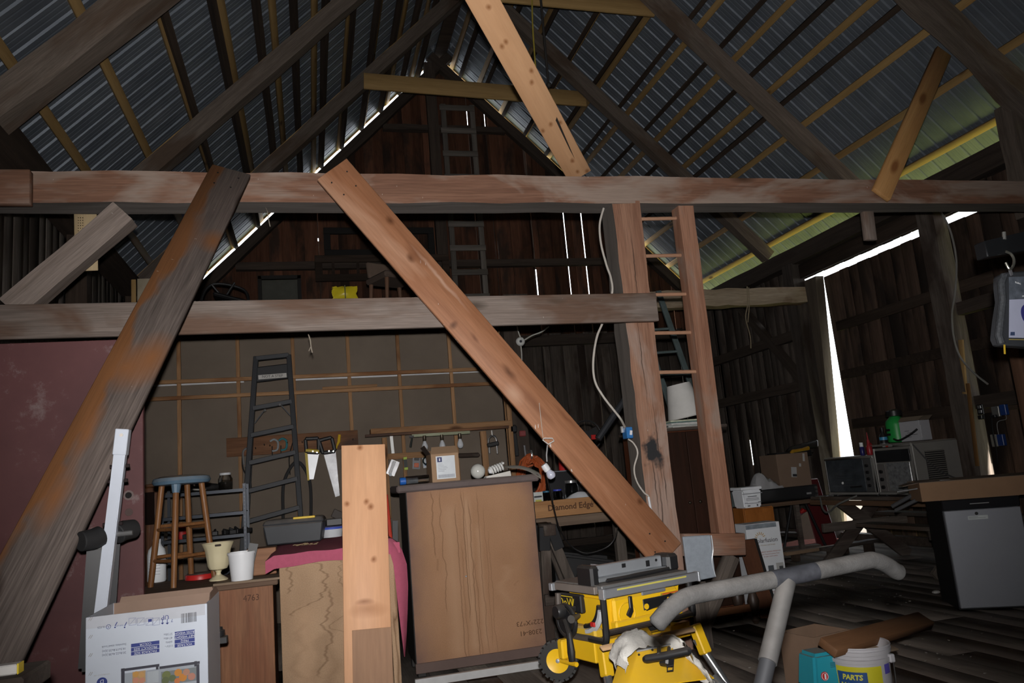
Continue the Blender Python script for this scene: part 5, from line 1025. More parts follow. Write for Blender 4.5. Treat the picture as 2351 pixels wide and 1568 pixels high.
for px, py, r, c in ((312, 1548, .011, (.5, .26, .06)), (325, 1549, .011, (.5, .28, .10)), (312, 1562, .011, (.5, .22, .14)), (326, 1562, .011, (.5, .22, .14)), (382, 1550, .016, (.13, .15, .05)), (380, 1562, .014, (.10, .12, .05)), (396, 1557, .013, (.10, .13, .06)), (409, 1544, .014, (.48, .20, .03)), (420, 1555, .015, (.52, .20, .03)), (407, 1563, .011, (.50, .16, .05)), (428, 1543, .013, (.40, .20, .13)), (440, 1553, .014, (.40, .18, .13))): cdot(px, py, r, c)
x, z = CPX(234, 1567); obj('blue_disc', MB().lathe([(.019, 0), (.019, .0006)], 20, MX.Translation((x, 0, z)) @ MX.Rotation(R(90), 4, 'X')), BLUE, t); ctext('D', 234, 1564, .02, wm)
ctext('HOUSEHOLD USE', 234, 1549, .007, mat((.4, .4, .38), .7)); 
# weight bench post
YP = 4.0
t = thing('weight_bench', 'white steel weight-bench post with black foam rollers and a black back pad', 'bench', (P(235, 1400, YP).x, YP, 0))
wq = mat((.56, .60, .68), .3, var=.04); L0 = t.location.copy()
a, b = P(283, 990, YP-.02)-L0, P(234, 1395, YP)-L0; e = a+(b-a)*((.03-a.z)/(b.z-a.z)); 
obj('post', MB().bar(e, a, .05, .05, (0, -1, 0)), wq, t, .004, seg=2)
obj('end_sleeve', MB().bar(a+(b-a)*.14, a-(b-a)*.012, .058, .058, (0, -1, 0)), wq, t, .003); c = a+(b-a)*.025; obj('rivet', MB().cyl(c+V((0, -.028, 0)), c+V((0, -.032, 0)), .008, 12), mat((.6, .55, .5), .4, .3), t)
c = P(250, 1228, YP)-L0; fm = mat((.018, .018, .019), .7, bump=.3)
for s, w in ((-1, .095), (1, .085)): obj('foam_roller', MB().tube([c+V((s*.028, -.02 if s < 0 else .02, 0)), c+V((s*w*.6, (-.05 if s < 0 else .05), -.012*(-s))), c+V((s*w, (-.09 if s < 0 else .1), -.015*(-s)))], [.047, .047, .044], 20), fm, t, .004)
obj('roller_bar', MB().cyl(c+V((-.1, 0, 0)), c+V((.1, 0, 0)), .012, 10), mat((.4, .4, .4), .3, .8), t)
a2, b2 = P(228, 1253, YP+.06)-L0, P(208, 1540, YP+.06)-L0; obj('back_pad', MB().bar(b2+(b2-a2)*.0, a2, .10, .05, (.15, -1, 0)), mat((.014, .014, .016), .45), t, .015, seg=2); obj('pad_board', MB().bar(b2+V((.035, .035, 0)), a2+V((.035, .035, 0)), .09, .02, (.15, -1, 0)), mat((.03, .03, .033), .6), t)
for f in (.11, .2, .46): 
    q = a+(b-a)*(f*.95+.1)
    for s in (-1, 1): obj('bolt_head', MB().cyl(q+V((s*.022, .015, 0)), q+V((s*.042, .015, 0)), .009, 8), mat((.03, .02, .02), .5, .4), t)
pk = P(497, 1470, YP+.02)-L0; obj('bracket_plate', MB().bar(P(470, 1474, YP)-L0, P(523, 1467, YP)-L0, .03, .05, (0, -1, 0)), BLK, t, .003)
obj('knob', MB().lathe([(.026, 0), (.028, .03), (.02, .034), (.018, .045), (.001, .046)], 14, MX.Translation(pk+V((0.01, 0, .012)))), BLK, t); obj('knob', MB().lathe([(.02, 0), (.022, .025), (.001, .03)], 14, MX.Translation(P(481, 1466, YP)-L0+V((0.0, 0, .01)))), mat((.06, .06, .06), .4, .5), t)
obj('bracket_arm', MB().bar(P(470, 1474, YP+.03)-L0, P(235, 1490, YP+.03)-L0, .04, .04, (0, -1, 0)), BLK, t); obj('foot_bar', MB().box((-.25, -.06, 0), (.45, .0, .05)), wq, t, .005)
# corner block, very near
t = thing('scrap_stand', 'blurred grey wooden ledge at the bottom left corner holding scraps', 'stand', (P(40, 1560, 2.4).x, 2.4, 0)); zq = P(45, 1537, 2.4).z
obj('ledge', MB().box((-.25, -.12, zq-.05), (.05, .10, zq)), W_gray, t, .006); obj('leg', MB().box((-.16, -.05, 0), (-.07, .04, zq-.05)), W_gray, t, .006)
t2 = thing('scrap_tube', 'short pale scrap with a yellow end lying on the corner ledge', 'scrap', (t.location.x, 2.35, zq)); obj('block', MB().box((-.06, -.02, 0), (.02, .02, .025)), mat((.5, .48, .46), .6), t2, .003); obj('yellow_end', MB().box((.02, -.02, 0), (.024, .02, .026)), mat((.6, .45, .03), .5), t2, .001); obj('paper_scrap', MB().box((-.08, -.05, 0), (-.04, -.02, .012)), CARD, t2)
# ================================================================== TABLE SAW ON ITS ROLLING STAND
YEL = mat((.72, .43, .012), .38, var=.06, dust=.12); SILV = mat((.55, .58, .62), .35, .7, var=.08); DG = mat((.13, .135, .14), .5, .2, dust=.5); SB = mat((.013, .013, .014), .42, dust=.15)
C0 = V((1.335, 3.66, 0)); ang = R(17); ZS_ = .80
t = thing('table_saw', 'yellow and black portable table saw with a steel rip fence, on a yellow rolling stand', 'saw', C0, ang)
bpy.context.view_layer.update(); Wi = WMX(t).inverted()
# local frame: +x along the long front face towards the right, +y away; origin below the near table corner
LX, LY = .55, .40
def sb(name, a, b, m, bev=.004, par=None): return obj(name, MB().box(a, b), m, par or t, bev)
sb('table_top', (-.01, .0, ZS_-.03), (LX, LY, ZS_), mat((.17, .175, .18), .45, .4, dust=.8), .004)
sb('front_rail', (-.03, -.04, ZS_-.055), (LX+.04, -.005, ZS_-.012), mat((.30, .31, .33), .4, .5), .004); sb('rear_rail', (-.03, LY+.005, ZS_-.05), (LX+.04, LY+.035, ZS_-.012), SILV, .003)
sb('rail_scale', (.05, -.0415, ZS_-.026), (LX-.05, -.04, ZS_-.018), mat((.5, .45, .1), .5), 0)
for x in (-.03, LX+.04): sb('rail_cap', (x-.006, -.043, ZS_-.058), (x+.006, -.002, ZS_-.01), SILV, .001)
sb('side_extension', (-.035, .03, ZS_-.04), (-.012, LY-.03, ZS_-.004), mat((.20, .17, .15), .5, .2), .003)
# fence lying on the table across the front
fz = ZS_+.004
obj('fence', MB().box((.02, .12, fz), (LX-.06, .16, fz+.075)), SILV, t, .004); sb('fence_foot', (.03, .075, fz), (LX-.07, .125, fz+.022), mat((.34, .36, .38), .35, .6), .003); sb('fence_slot', (.08, .072, fz+.008), (LX-.15, .0755, fz+.014), SB, 0)
sb('fence_head', (-.02, .06, fz-.02), (.03, .19, fz+.085), SB, .012); sb('fence_head', (LX-.06, .07, fz-.01), (LX+.02, .2, fz+.08), SB, .015)
for x in (.06, LX-.1): obj('fence_bolt', MB().cyl((x, .1195, fz+.055), (x, .1155, fz+.055), .007, 10), SB, t)
sb('fence_notch', (.22, .1185, fz+.045), (.245, .12, fz+.065), SB, 0); sb('fence_notch', (LX-.17, .1185, fz+.03), (LX-.145, .12, fz+.06), SB, 0)
obj('push_stick', MB().tube([(.06, .05, fz+.006), (.25, .048, fz+.009), (.47, .05, fz+.013)], [.007, .012, .009], 8), SB, t)
sb('riving_knife', (.2, .28, ZS_), (.205, .36, ZS_+.06), SILV, .001)
# body
zb0 = ZS_-.27; body = obj('body', MB().hexa([(.04, .05, zb0+.05), (LX-.06, .05, zb0+.05), (LX-.06, LY-.08, zb0+.05), (.04, LY-.08, zb0+.05), (.02, .03, ZS_-.06), (LX-.03, .03, ZS_-.06), (LX-.03, LY-.05, ZS_-.06), (.02, LY-.05, ZS_-.06)]), YEL, t, .012, seg=2)
sb('front_panel', (.06, .012, zb0+0.0683), (LX-.07, .05, ZS_-.07), YEL, .012); sb('front_ledge', (.055, .0, zb0+0.0531), (LX-.06, .05, zb0+0.0949), YEL, .008)
sb('handle_recess', (.24, .008, ZS_-.085), (.40, .02, ZS_-.06), mat((.15, .155, .16), .5), .006); sb('warning_label', (.36, .009, ZS_-.125), (LX-.08, .0125, ZS_-.09), mat((.30, .27, .02), .5), .001); sb('label_red', (.37, .0075, ZS_-.098), (.48, .0095, ZS_-.091), mat((.5, .1, .02), .5), 0)
st_w = obj('storage_recess', MB().box((.24, .006, zb0+0.1176), (LX-.10, .0125, zb0+0.1706)), SB, t, .004)
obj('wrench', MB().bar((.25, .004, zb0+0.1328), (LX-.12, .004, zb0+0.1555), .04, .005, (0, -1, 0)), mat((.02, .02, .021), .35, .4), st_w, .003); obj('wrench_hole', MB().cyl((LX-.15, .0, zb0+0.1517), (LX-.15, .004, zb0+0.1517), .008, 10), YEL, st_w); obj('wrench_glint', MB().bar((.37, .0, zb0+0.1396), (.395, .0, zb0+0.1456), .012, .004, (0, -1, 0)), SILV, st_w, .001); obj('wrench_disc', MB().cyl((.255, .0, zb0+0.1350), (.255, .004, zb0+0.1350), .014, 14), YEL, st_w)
obj('lock_lever', MB().bar((.155, .0, ZS_-.07), (.150, -.006, zb0+0.1290), .022, .014, (0, -1, 0)).bar((.152, -.006, zb0+0.1404), (.125, -.01, zb0+0.1100), .03, .014, (0, -1, 0)), SB, t, .004); obj('lever_ring', MB().tube([(.135+math.cos(a)*.05, .011, zb0+0.1214+math.sin(a)*.05) for a in [i*math.pi/12 for i in range(24)]], .004, 6, closed=True), YEL, t)
# left face (local -x): bevel scale, wheel, badge
M90 = MX.Rotation(R(-90), 4, 'Y')
sb('badge_panel', (.0, LY-.20, ZS_-.15), (.03, LY-.01, ZS_-.06), SB, .006); 
BM = MX.Translation((-.0012, LY-.075, ZS_-.105)) @ MX.Rotation(R(-90), 4, 'Z') @ MX.Rotation(R(90), 4, 'X')
sb('badge_frame', (-.0008, LY-.13, ZS_-.138), (.001, LY-.02, ZS_-.072), mat((.65, .48, .02), .5), 0); sb('badge_ground', (-.0011, LY-.127, ZS_-.134), (.001, LY-.023, ZS_-.076), SB, 0); text('badge_lettering', 'DeW', .062, BM, mat((.7, .5, .02), .5), t, ext=.0004)
arc = [(.010, .20-math.cos(a)*.14, ZS_-.07-math.sin(a)*.14) for a in [R(12+i*7.5) for i in range(11)]]
obj('bevel_scale', MB().tube(arc, .014, 6), SB, t); arc2 = [(.006, p[1]-.016, p[2]-.02) for p in arc]; obj('bevel_quadrant', MB().tube(arc2, .016, 6), mat((.45, .46, .47), .45), t); obj('scale_red', MB().cbox((-.012, .1, zb0+0.0834), (.012, .03, .022)), RED, t, .002)
wc = V((-.055, LY-.14, zb0+0.0910)); obj('hand_wheel', MB().tube([wc+V((0, math.cos(a)*.075, math.sin(a)*.075)) for a in [i*math.pi/14 for i in range(28)]], .012, 8, closed=True), SB, t); obj('wheel_hub', MB().lathe([(.06, -.01), (.055, .012), (.02, .02)], 20, MX.Translation(wc) @ MX.Rotation(R(90), 4, 'Y')), SB, t); obj('crank', MB().tube([wc+V((-.01, 0, 0)), wc+V((-.04, -.07, -.05)), wc+V((-.05, -.09, -.13)), wc+V((-.05, -.09, -.17))], [.014, .014, .02, .016], 10), SB, t); obj('lock_knob', MB().tube([wc+V((.02, -.08, .03)), wc+V((-.06, -.13, .03))], [.012, .02], 10), mat((.06, .055, .05), .5), t)
sb('fence_knob_arm', (-.09, LY-.16, ZS_-.14), (.0, LY-.13, ZS_-.115), SB, .004); obj('fence_knob', MB().lathe([(.02, 0), (.035, .008), (.036, .04), (.03, .05), (.001, .05)], 12, MX.Translation((-.07, LY-.145, ZS_-.128)) @ MX.Rotation(R(-90), 4, 'Y')), SB, t)
sb('side_skirt', (-.005, .10, zb0+.01), (.05, LY-.1, zb0+.06), mat((.60, .38, .03), .45, dust=.8), .01)
# roll cage of black tube
tz0, tz1 = ZS_-.255, ZS_-.06
cage = smooth_path([(-.01, .0, tz1), (-.015, -.005, zb0+0.0759), (-.02, -.005, zb0+.02), (-.02, .03, tz0), (-.02, .12, tz0)], 4); obj('cage_tube', MB().tube(cage, .0165, 10), SB, t)
obj('cage_tube', MB().tube(smooth_path([(-.02, .12, tz0), (-.02, LY-.12, tz0), (-.02, LY-.04, tz0+.04), (-.015, LY-.02, zb0+0.0910), (-.01, LY-.02, tz1)], 4), .0165, 10), mat((.09, .075, .065), .5, .2), t)
obj('cage_tube', MB().tube(smooth_path([(LX, .0, tz1), (LX, -.005, zb0+0.0606), (LX, .02, tz0+.04), (LX, .12, tz0)], 4), .0165, 10), SB, t); obj('cage_tube', MB().tube([(0.0, -.004, zb0+.055), (LX, -.004, zb0+.055)], .014, 10), mat((.035, .028, .025), .4, .2, dust=.3), t)
obj('cage_tube', MB().tube(smooth_path([(LX, .12, tz0), (LX, LY-.1, tz0), (LX, LY-.02, zb0+0.0910), (LX, LY-.02, tz1)], 4), .0165, 10), SB, t)
sb('foot_clamp', (.14, -.0, zb0-.035), (.24, .06, zb0+.02), SB, .006); sb('motor', (.3, .1, zb0-.04), (.5, .32, zb0+.06), SB, .02)
# ---- rolling stand
t = thing('saw_stand', 'yellow rolling stand with a black tyred wheel and silver legs carrying the table saw', 'stand', C0, ang); TZ = tz0-.018
sb('beam', (-.0, LY-.16, TZ-.075), (.62, LY-.10, TZ), YEL, .006); sb('beam', (-.0, .10, TZ-.075), (.62, .16, TZ), YEL, .006)
sb('beam_recess', (-.02, .096, TZ-.055), (.16, .1, TZ-.02), mat((.22, .14, .02), .6), .004)
sb('beam_slot', (.1, LY-.165, TZ-.045), (.5, LY-.16, TZ-.02), mat((.02, .018, .015), .6), 0)
sb('cross_plate', (-.03, .08, TZ-.09), (.005, LY-.08, TZ+.01), YEL, .005); sb('deck', (.0, .16, TZ-.03), (.5, LY-.16, TZ-.012), DG, .003)
sb('wheel_bracket', (-.09, LY-.13, TZ-.09), (.02, LY-.085, TZ+.005), YEL, .008); obj('axle', MB().cyl((-.06, LY-.02, TZ-.105), (-.06, .2, TZ-.105), .012, 10), YEL, t)
def wheel(c, r=.095, w=.05):
    u = MX.Translation(c) @ MX.Rotation(R(-48), 4, 'Z') @ MX.Rotation(R(90), 4, 'X')
    ty = obj('tyre', MB().lathe([(r*.62, -w/2), (r*.95, -w/2), (r, -w*.32), (r, w*.32), (r*.95, w/2), (r*.62, w/2), (r*.62, -w/2)], 32, u, cap=False), mat((.022, .021, .02), .7, dust=.2), t)
    tm = MB()
    for k in range(22): a = k*2*math.pi/22; q = u @ V((math.cos(a)*r*1.005, math.sin(a)*r*1.005, 0)); tm.cbox((0, 0, 0), (.012, w*.9, .018), MX.Translation(q) @ MX.Rotation(R(-48), 4, 'Z') @ MX.Rotation(-a, 4, 'Y'))
    st(obj('tread', tm, mat((.03, .029, .028), .7), ty))
    obj('rim', MB().lathe([(.001, -w*.42), (r*.25, -w*.45), (r*.3, -w*.2), (r*.6, -w*.22), (r*.64, -w*.5), (r*.64, w*.5), (r*.3, w*.3), (.001, w*.3)], 28, u, cap=False), YEL, t); obj('hub_cap', MB().lathe([(.012, 0), (.010, w*.55), (.001, w*.58)], 12, u), SILV, t)
wheel(V((-.06, LY-.045, TZ-.105)))
# legs splayed down to the floor
for nm, p, q in (('leg', (-.0, .05, TZ-.06), (-.18, -.26, .0)), ('leg', (.6, .05, TZ-.08), (.72, -.20, .0)), ('leg', (-.02, LY-.08, TZ-.08), (-.08, LY+.2, .0)), ('leg', (.62, LY-.08, TZ-.08), (.74, LY+.2, 0))):
    l = obj(nm, MB().cyl(p, V(p).lerp(V(q), .95), .022, 14), mat((.62, .64, .66), .22, .9), t, smooth=.8); obj('foot', MB().cyl(V(p).lerp(V(q), .94), q, .028, 12), SB, l); obj('leg_joint', MB().bar(V(p)+V((0, 0, .07)), V(p).lerp(V(q), .16), .055, .05, (0, -1, 0)), YEL, l, .006)
# handle end reaching towards the camera
h0 = P(1520, 1490, 3.12); hp = Wi @ h0
def WP(x, y, Y): return Wi @ P(x, y, Y)
n_ = [WP(1462, 1498, 3.14), WP(1540, 1482, 3.14), WP(1645, 1558, 3.0), WP(1438, 1585, 2.98)]
pl = MB(); bk = V((.02, .12, -.0))
pl.hexa([n_[3], n_[2], n_[2]+bk, n_[3]+bk, n_[0], n_[1], n_[1]+bk, n_[0]+bk]); obj('end_plate', pl, YEL, t, .006)
obj('end_top', MB().hexa([WP(1462, 1498, 3.14), WP(1540, 1482, 3.14), WP(1538, 1462, 3.4), WP(1452, 1473, 3.4), WP(1462, 1494, 3.14), WP(1540, 1478, 3.14), WP(1538, 1458, 3.4), WP(1452, 1469, 3.4)]), mat((.3, .31, .32), .5, .3), t, .002)
obj('side_plate', MB().hexa([WP(1462, 1498, 3.15), WP(1438, 1585, 2.99), WP(1428, 1585, 3.2), WP(1450, 1500, 3.25), WP(1464, 1498, 3.16), WP(1441, 1585, 3.0), WP(1431, 1585, 3.21), WP(1453, 1500, 3.26)]), YEL, t, .001); obj('side_label', MB().hexa([WP(1459, 1512, 3.14), WP(1453, 1532, 3.10), WP(1446, 1530, 3.2), WP(1451, 1512, 3.24), WP(1458.5, 1512, 3.13), WP(1452.5, 1532, 3.09), WP(1445.5, 1530, 3.19), WP(1450.5, 1512, 3.23)]), mat((.35, .28, .14), .5), t)
obj('grip', MB().tube([WP(1480, 1514, 3.03), WP(1484, 1513, 3.02), WP(1530, 1505, 2.97), WP(1580, 1494, 2.92), WP(1585, 1493, 2.92)], [.012, .016, .016, .016, .012], 14), SB, t); obj('grip_block', MB().bar(WP(1532, 1500, 3.0), WP(1530, 1530, 2.99), .045, .05, (0, -1, 0)), SB, t, .008)
for px in (1513, 1536): obj('grip_arm', MB().cyl(WP(px, 1503, 2.98), WP(px, 1488, 3.12), .008, 8), SB, t)
obj('latch_ring', MB().tube([WP(1532, 1530, 2.96), WP(1532, 1541, 2.955), WP(1545, 1539, 2.95), WP(1546, 1528, 2.95)], .0035, 6, closed=True), SB, t)
obj('boom', MB().bar(WP(1500, 1490, 3.3), WP(1478, 1452, 3.8), .05, .05, (0, 0, 1)), YEL, t, .004); obj('boom', MB().bar(WP(1530, 1486, 3.3), WP(1530, 1448, 3.8), .05, .05, (0, 0, 1)), YEL, t, .004)
for p, q in ((WP(1640, 1555, 3.05), WP(1720, 1640, 2.9)), (WP(1450, 1560, 3.15), WP(1400, 1900, 2.9))): q = q+(q-p)*((0.0-q.z)/(q.z-p.z)) if abs(q.z) > .001 else q; obj('leg', MB().cyl(p, q, .02, 12), mat((.62, .64, .66), .22, .9), t)
for px, py in ((1467, 1503), (1498, 1492), (1446, 1540), (1457, 1548)): obj('rivet', MB().sphere(WP(px, py, 3.125), .005, 8), SB, t)
# stick and towel on the stand
o = board('paint_stick', P(1380, 1489, 3.42), P(1593, 1444, 3.55), .03, .012, (0, -.6, 1), wood((.42, .26, .14), (.55, .36, .21), rough=.7, var=.02)); tag(o, 'thin pale wooden stick lying across the yellow saw stand', 'stick')
T0 = P(1515, 1480, 3.12); t = thing('white_towel', 'crumpled white terry towel draped over the yellow end of the saw stand', 'towel', T0); TW = mat((.62, .60, .56), .95, var=.12, vs=30, spec=.05, bump=.9, bs=260)
sp = smooth_path([P(x, y, Y)-T0 for x, y, Y in ((1428, 1528, 3.02), (1430, 1500, 3.03), (1440, 1472, 3.06), (1458, 1456, 3.12), (1480, 1452, 3.18), (1505, 1466, 3.2), (1530, 1470, 3.17), (1555, 1462, 3.12), (1572, 1470, 3.06), (1590, 1500, 3.02), (1612, 1530, 2.98), (1640, 1565, 2.95))], 3)
wv = [.05, .075, .09, .10, .10, .09, .08, .085, .08, .06, .05, .04]; rows = []; random.seed(6); nn_ = len(sp)
for k in range(9):
    ro = []
    for i, p in enumerate(sp):
        w = wv[min(int(i/3), 11)]; f = k/8; ro.append(p+V((.01*math.sin(i*.9+k), (f-.2)*w*2.4+.006*math.sin(i*1.7), (-.55*w*(1-math.sin(f*math.pi*.9+.3)))+.005*math.sin(i*1.1+k*2.1))))
    rows.append(ro)
mb = MB(); mb.grid(rows); mb.grid([[q+V((.002, .004, -.008)) for q in r] for r in rows]); obj('cloth', mb, TW, t, smooth=2.5)
# ================================================================== FOAM-GRIPPED HANDLEBAR
D = lambda x, y, d: O+ray(x, y)*d
t = thing('exercise_handlebar', 'dusty grey foam exercise handlebar on an upright post, nearest thing at right', 'handlebar', (D(1750, 1568, 1.5).x, D(1750, 1568, 1.5).y, 0)); L0 = t.location.copy()
FO = mat((.038, .0372, .0365), .9, var=.45, vs=16, spec=.1, bump=.5, bs=220, dust=.06); JN_ = mat((.07, .07, .075), .6, var=.2)
pts = [D(1508, 1432, 1.56), D(1540, 1396, 1.575), D(1575, 1372, 1.59), D(1620, 1360, 1.61), D(1773, 1331, 1.66)]; g = smooth_path([p-L0 for p in pts], 6); obj('foam_grip', MB().tube([g[0]+(g[0]-g[1]).normalized()*.006]+g, [.012]+[.0185]*len(g), 18), FO, t, smooth=1.2)
pts = [D(1868, 1312, 1.69), D(1985, 1288, 1.73), D(2010, 1287, 1.74), D(2034, 1296, 1.75), D(2055, 1310, 1.76), D(2062, 1313, 1.765)]; g = smooth_path([p-L0 for p in pts], 6); obj('foam_grip', MB().tube(g+[g[-1]+(g[-1]-g[-2]).normalized()*.006], [.0185]*len(g)+[.012], 18), FO, t, smooth=1.2)
obj('centre_sleeve', MB().tube([D(1768, 1332, 1.66)-L0, D(1873, 1311, 1.69)-L0], .0188, 18), mat((.020, .021, .025), .45, .2, var=.4, vs=40), t)
pa_, pb2 = D(1806, 1336, 1.665)-L0, D(1762, 1520, 1.56)-L0; obj('post_sleeve', MB().tube([pa_, pb2], .019, 18), mat((.036, .035, .034), .6, var=.3, vs=20, dust=.1), t)
e = pb2+(pb2-pa_)*((.02-pb2.z)/(pb2.z-pa_.z)); obj('post', MB().tube([pb2, e], .0165, 16), mat((.03, .031, .034), .5, .4), t); obj('base_bar', MB().bar((e.x-.25, e.y, .02), (e.x+.25, e.y, .02), .05, .04, (0, 0, 1)), SB, t, .006)
# ================================================================== BUCKET GROUP
BC = V((2.64, 3.60, 0)); BW = mat((.44, .43, .45), .45, var=.06, vs=4)
t = thing('parts_bucket', 'white five-gallon bucket with a yellow and blue label and an offcut of wood on top', 'bucket', BC)
obj('tub', MB().lathe([(.128, 0), (.13, .01), (.1405, .303), (.150, .306), (.151, .322), (.143, .325), (.1445, .340), (.153, .343), (.154, .360), (.148, .362), (.148, .372), (.155, .375), (.152, .381), (.143, .378), (.128, .01), (.001, .008)], 40), BW, t)
def wrap(name, a0, a1, z0, z1, m, r=.1415):
    mb = MB(); rows = []
    for z in (z0, z1): rows.append([((r*.955+(z/.38)*r*.075)*math.cos(a), (r*.955+(z/.38)*r*.075)*math.sin(a), z) for a in [a0+(a1-a0)*i/16 for i in range(17)]])
    mb.grid(rows); mb.grid([[(p[0]*.996, p[1]*.996, p[2]) for p in r_] for r_ in rows]); return obj(name, mb, m, t)
va = math.atan2(-BC.y, -BC.x)
wrap('yellow_label', va-.92, va+.70, .08, .292, mat((.55, .50, .02), .5)); wrap('blue_label', va-.87, va+.17, .06, .268, mat((.02, .07, .22), .5), .1425); wrap('side_label', va+.85, va+1.15, .25, .295, mat((.10, .08, .4), .5)); 
def ctxt(s, a, z, size, m, r=.1445):
    rr = r*.955+(z/.38)*r*.075; M = MX.Translation((rr*math.cos(a), rr*math.sin(a), z)) @ MX.Rotation(a+math.pi/2, 4, 'Z') @ MX.Rotation(R(90), 4, 'X')
    c = text('lettering', s, size, M, m, t, bold=.0012, ext=.0002, shear=.12)
    for v in c.data.vertices: v.co.z -= (rr-math.sqrt(max(1e-6, rr*rr-v.co.x**2))) if abs(v.co.x) < rr else rr
    return c
ylm = mat((.62, .58, .06), .5); ctxt('PARTS', va-.33, .243, .034, ylm); ctxt('MASTER', va-.33, .203, .034, ylm)
obj('round_mark', MB().tube([(math.cos(va+1.16)*.1405+0*a, math.sin(va+1.16)*.1405, .13) for a in (0,)]+[(math.cos(va+1.16+.12*math.sin(b_))*.141, math.sin(va+1.16+.12*math.sin(b_))*.141, .13+.025*math.cos(b_)) for b_ in [i*math.pi/6 for i in range(12)]], .0012, 4), mat((.12, .10, .4), .5), t)
obj('wire_handle', MB().tube([(.154*math.cos(va+1.3+k*.12), .154*math.sin(va+1.3+k*.12), .33-.012*k*k) for k in range(6)], .003, 6), mat((.15, .15, .15), .4, .6), t); obj('handle_lug', MB().cbox((.152*math.cos(va+1.25), .152*math.sin(va+1.25), .315), (.03, .03, .04)), BW, t, .005)
cb = board('wood_offcut', P(1900, 1487, 3.52), P(2123, 1424, 3.86), .10, .045, (.25, -.55, 1), wood((.12, .056, .025), (.19, .095, .046), rough=.7, var=.02, grain=8)); tag(cb, 'reddish square-cut offcut of wood lying across the white bucket', 'board')
cb2 = board('thin_offcut', P(1970, 1493, 3.60), P(2040, 1480, 3.66), .12, .012, (.0, -.3, 1), wood((.28, .2, .13), (.36, .27, .19), rough=.8, var=.02)); tag(cb2, 'small flat scrap of board inside the rim of the white bucket', 'board')
TE = mat((.02, .27, .35), .4, var=.05, dust=1.1)
q = P(1893, 1560, 3.55); t = thing('teal_tub', 'teal plastic tub with a round red and white emblem left of the white bucket', 'tub', (P(1897, 1510, 3.6).x, 3.66, 0)); zt = P(1893, 1515, 3.5).z
obj('tub', MB().hexa([(-.085, -.06, zt-.17), (.085, -.06, zt-.17), (.085, .1, zt-.17), (-.085, .1, zt-.17), (-.06, -.05, zt), (.06, -.05, zt), (.06, .09, zt), (-.06, .09, zt)]), TE, t, .016, seg=2)
obj('rim', MB().box((-.097, -.07, zt-.21), (.097, .11, zt-.17)), TE, t, .012); obj('lower_part', MB().box((-.09, -.06, zt-.27), (.09, .1, zt-.21)), TE, t, .01); obj('block_below', MB().box((-.1, -.07, 0), (.1, .11, zt-.27)), CARD, t, .003)
Mf = MX.Translation((0, -.0605, zt-.09)) @ MX.Rotation(R(90-8), 4, 'X')
e_ = obj('emblem', MB().lathe([(.021, -.004), (.021, .0035), (.001, .0036)], 24, MX.Translation((-.022, -.056, zt-.105)) @ MX.Rotation(R(82), 4, 'X')), RED, t); obj('emblem_ring', MB().tube([(-.022+math.cos(a)*.017, -.0605+math.sin(a)*.002, zt-.1055+math.sin(a)*.017) for a in [i*math.pi/10 for i in range(20)]], .0014, 4, closed=True), WHT, e_); obj('emblem_figure', MB().bar((-.022, -.0612, zt-.118), (-.020, -.0602, zt-.094), .009, .002, (0, -1, 0)), WHT, e_)
pm = MB()
for k in range(7): pm.box((.02, -.0575+k*.0009, zt-.05-k*.007), (.058, -.0565+k*.0009, zt-.047-k*.007))
st(obj('fine_print', pm, mat((.02, .12, .17), .6), t))
a, b = PZ(1836, 1500, 0.0), None
t = thing('open_carton', 'small open brown cardboard box on the floor behind the teal tub', 'box', (2.74, 4.12, 0), R(12)); CB2 = mat((.21, .135, .09), .85, var=.1); z1 = .30
for nm, p, q in (('side', (0, 0, 0), (.30, .006, z1)), ('side', (0, .26, 0), (.30, .266, z1)), ('side', (0, .006, 0), (.006, .26, z1)), ('side', (.294, .006, 0), (.30, .26, z1)), ('bottom', (0, 0, 0), (.3, .26, .006))): obj(nm, MB().box(p, q), CB2, t)
# ================================================================== BUILT-IN LADDER BESIDE THE POST
YL = 5.62
t = thing('wall_ladder', 'reddish built-in ladder of round rungs between the timber post and a rail', 'ladder', (P(1640, 1222, YL).x, YL, 0)); L0 = t.location.copy()
Wl2 = wood((.22, .10, .06), (.38, .20, .13), rough=.75, patch=(.30, .21, .165), pamt=.3, var=.03, pscale=3)
ra, rb = P(1565, 466, YL)+V((0, 0, .04)), P(1660, 1226, YL); bpy.context.view_layer.update()
board('rail', rb, ra, .135, .13, (0, -1, 0), Wl2, t, .008, .003, 10)
for y, xl, xr in ((502, 1474, 1558), (587, 1483, 1567), (676, 1493, 1583), (764, 1503, 1592), (854, 1513, 1604)): obj('rung', MB().cyl(P(xl-12, y+1, YL)-L0, P(xr, y-1, YL)-L0, .0155, 12), wood((.36, .19, .115), (.48, .28, .18), rough=.6, var=.03), t)
q0, q1 = P(1560, 1250, YL), P(1700, 1248, YL); fb = board('foot_block', q0, q1, .165, .16, (0, -1, 0), Wl2, t, .006)
board('foot_brace', P(1680, 1275, YL+.02), P(1590, 1492, YL+.02), .12, .07, (0, -1, 0), W_gray, t, .005)
t = thing('foam_sheet', 'silvery white plastic-wrapped foam sheet leaning behind the lower end of the right plank', 'sheet', (P(1606, 1337, 5.43).x, 5.43, 0)); L0 = t.location.copy()
c8 = [P(1582, 1337, 5.415), P(1644, 1325, 5.415), P(1632, 1228, 5.43), P(1568, 1232, 5.43)]; obj('sheet', MB().hexa([p-L0 for p in c8]+[p-L0+V((0, .025, 0)) for p in c8]), mat((.34, .38, .43), .35, var=.12, vs=30, bump=.4, bs=60), t, .006)
cr = MB(); random.seed(8)
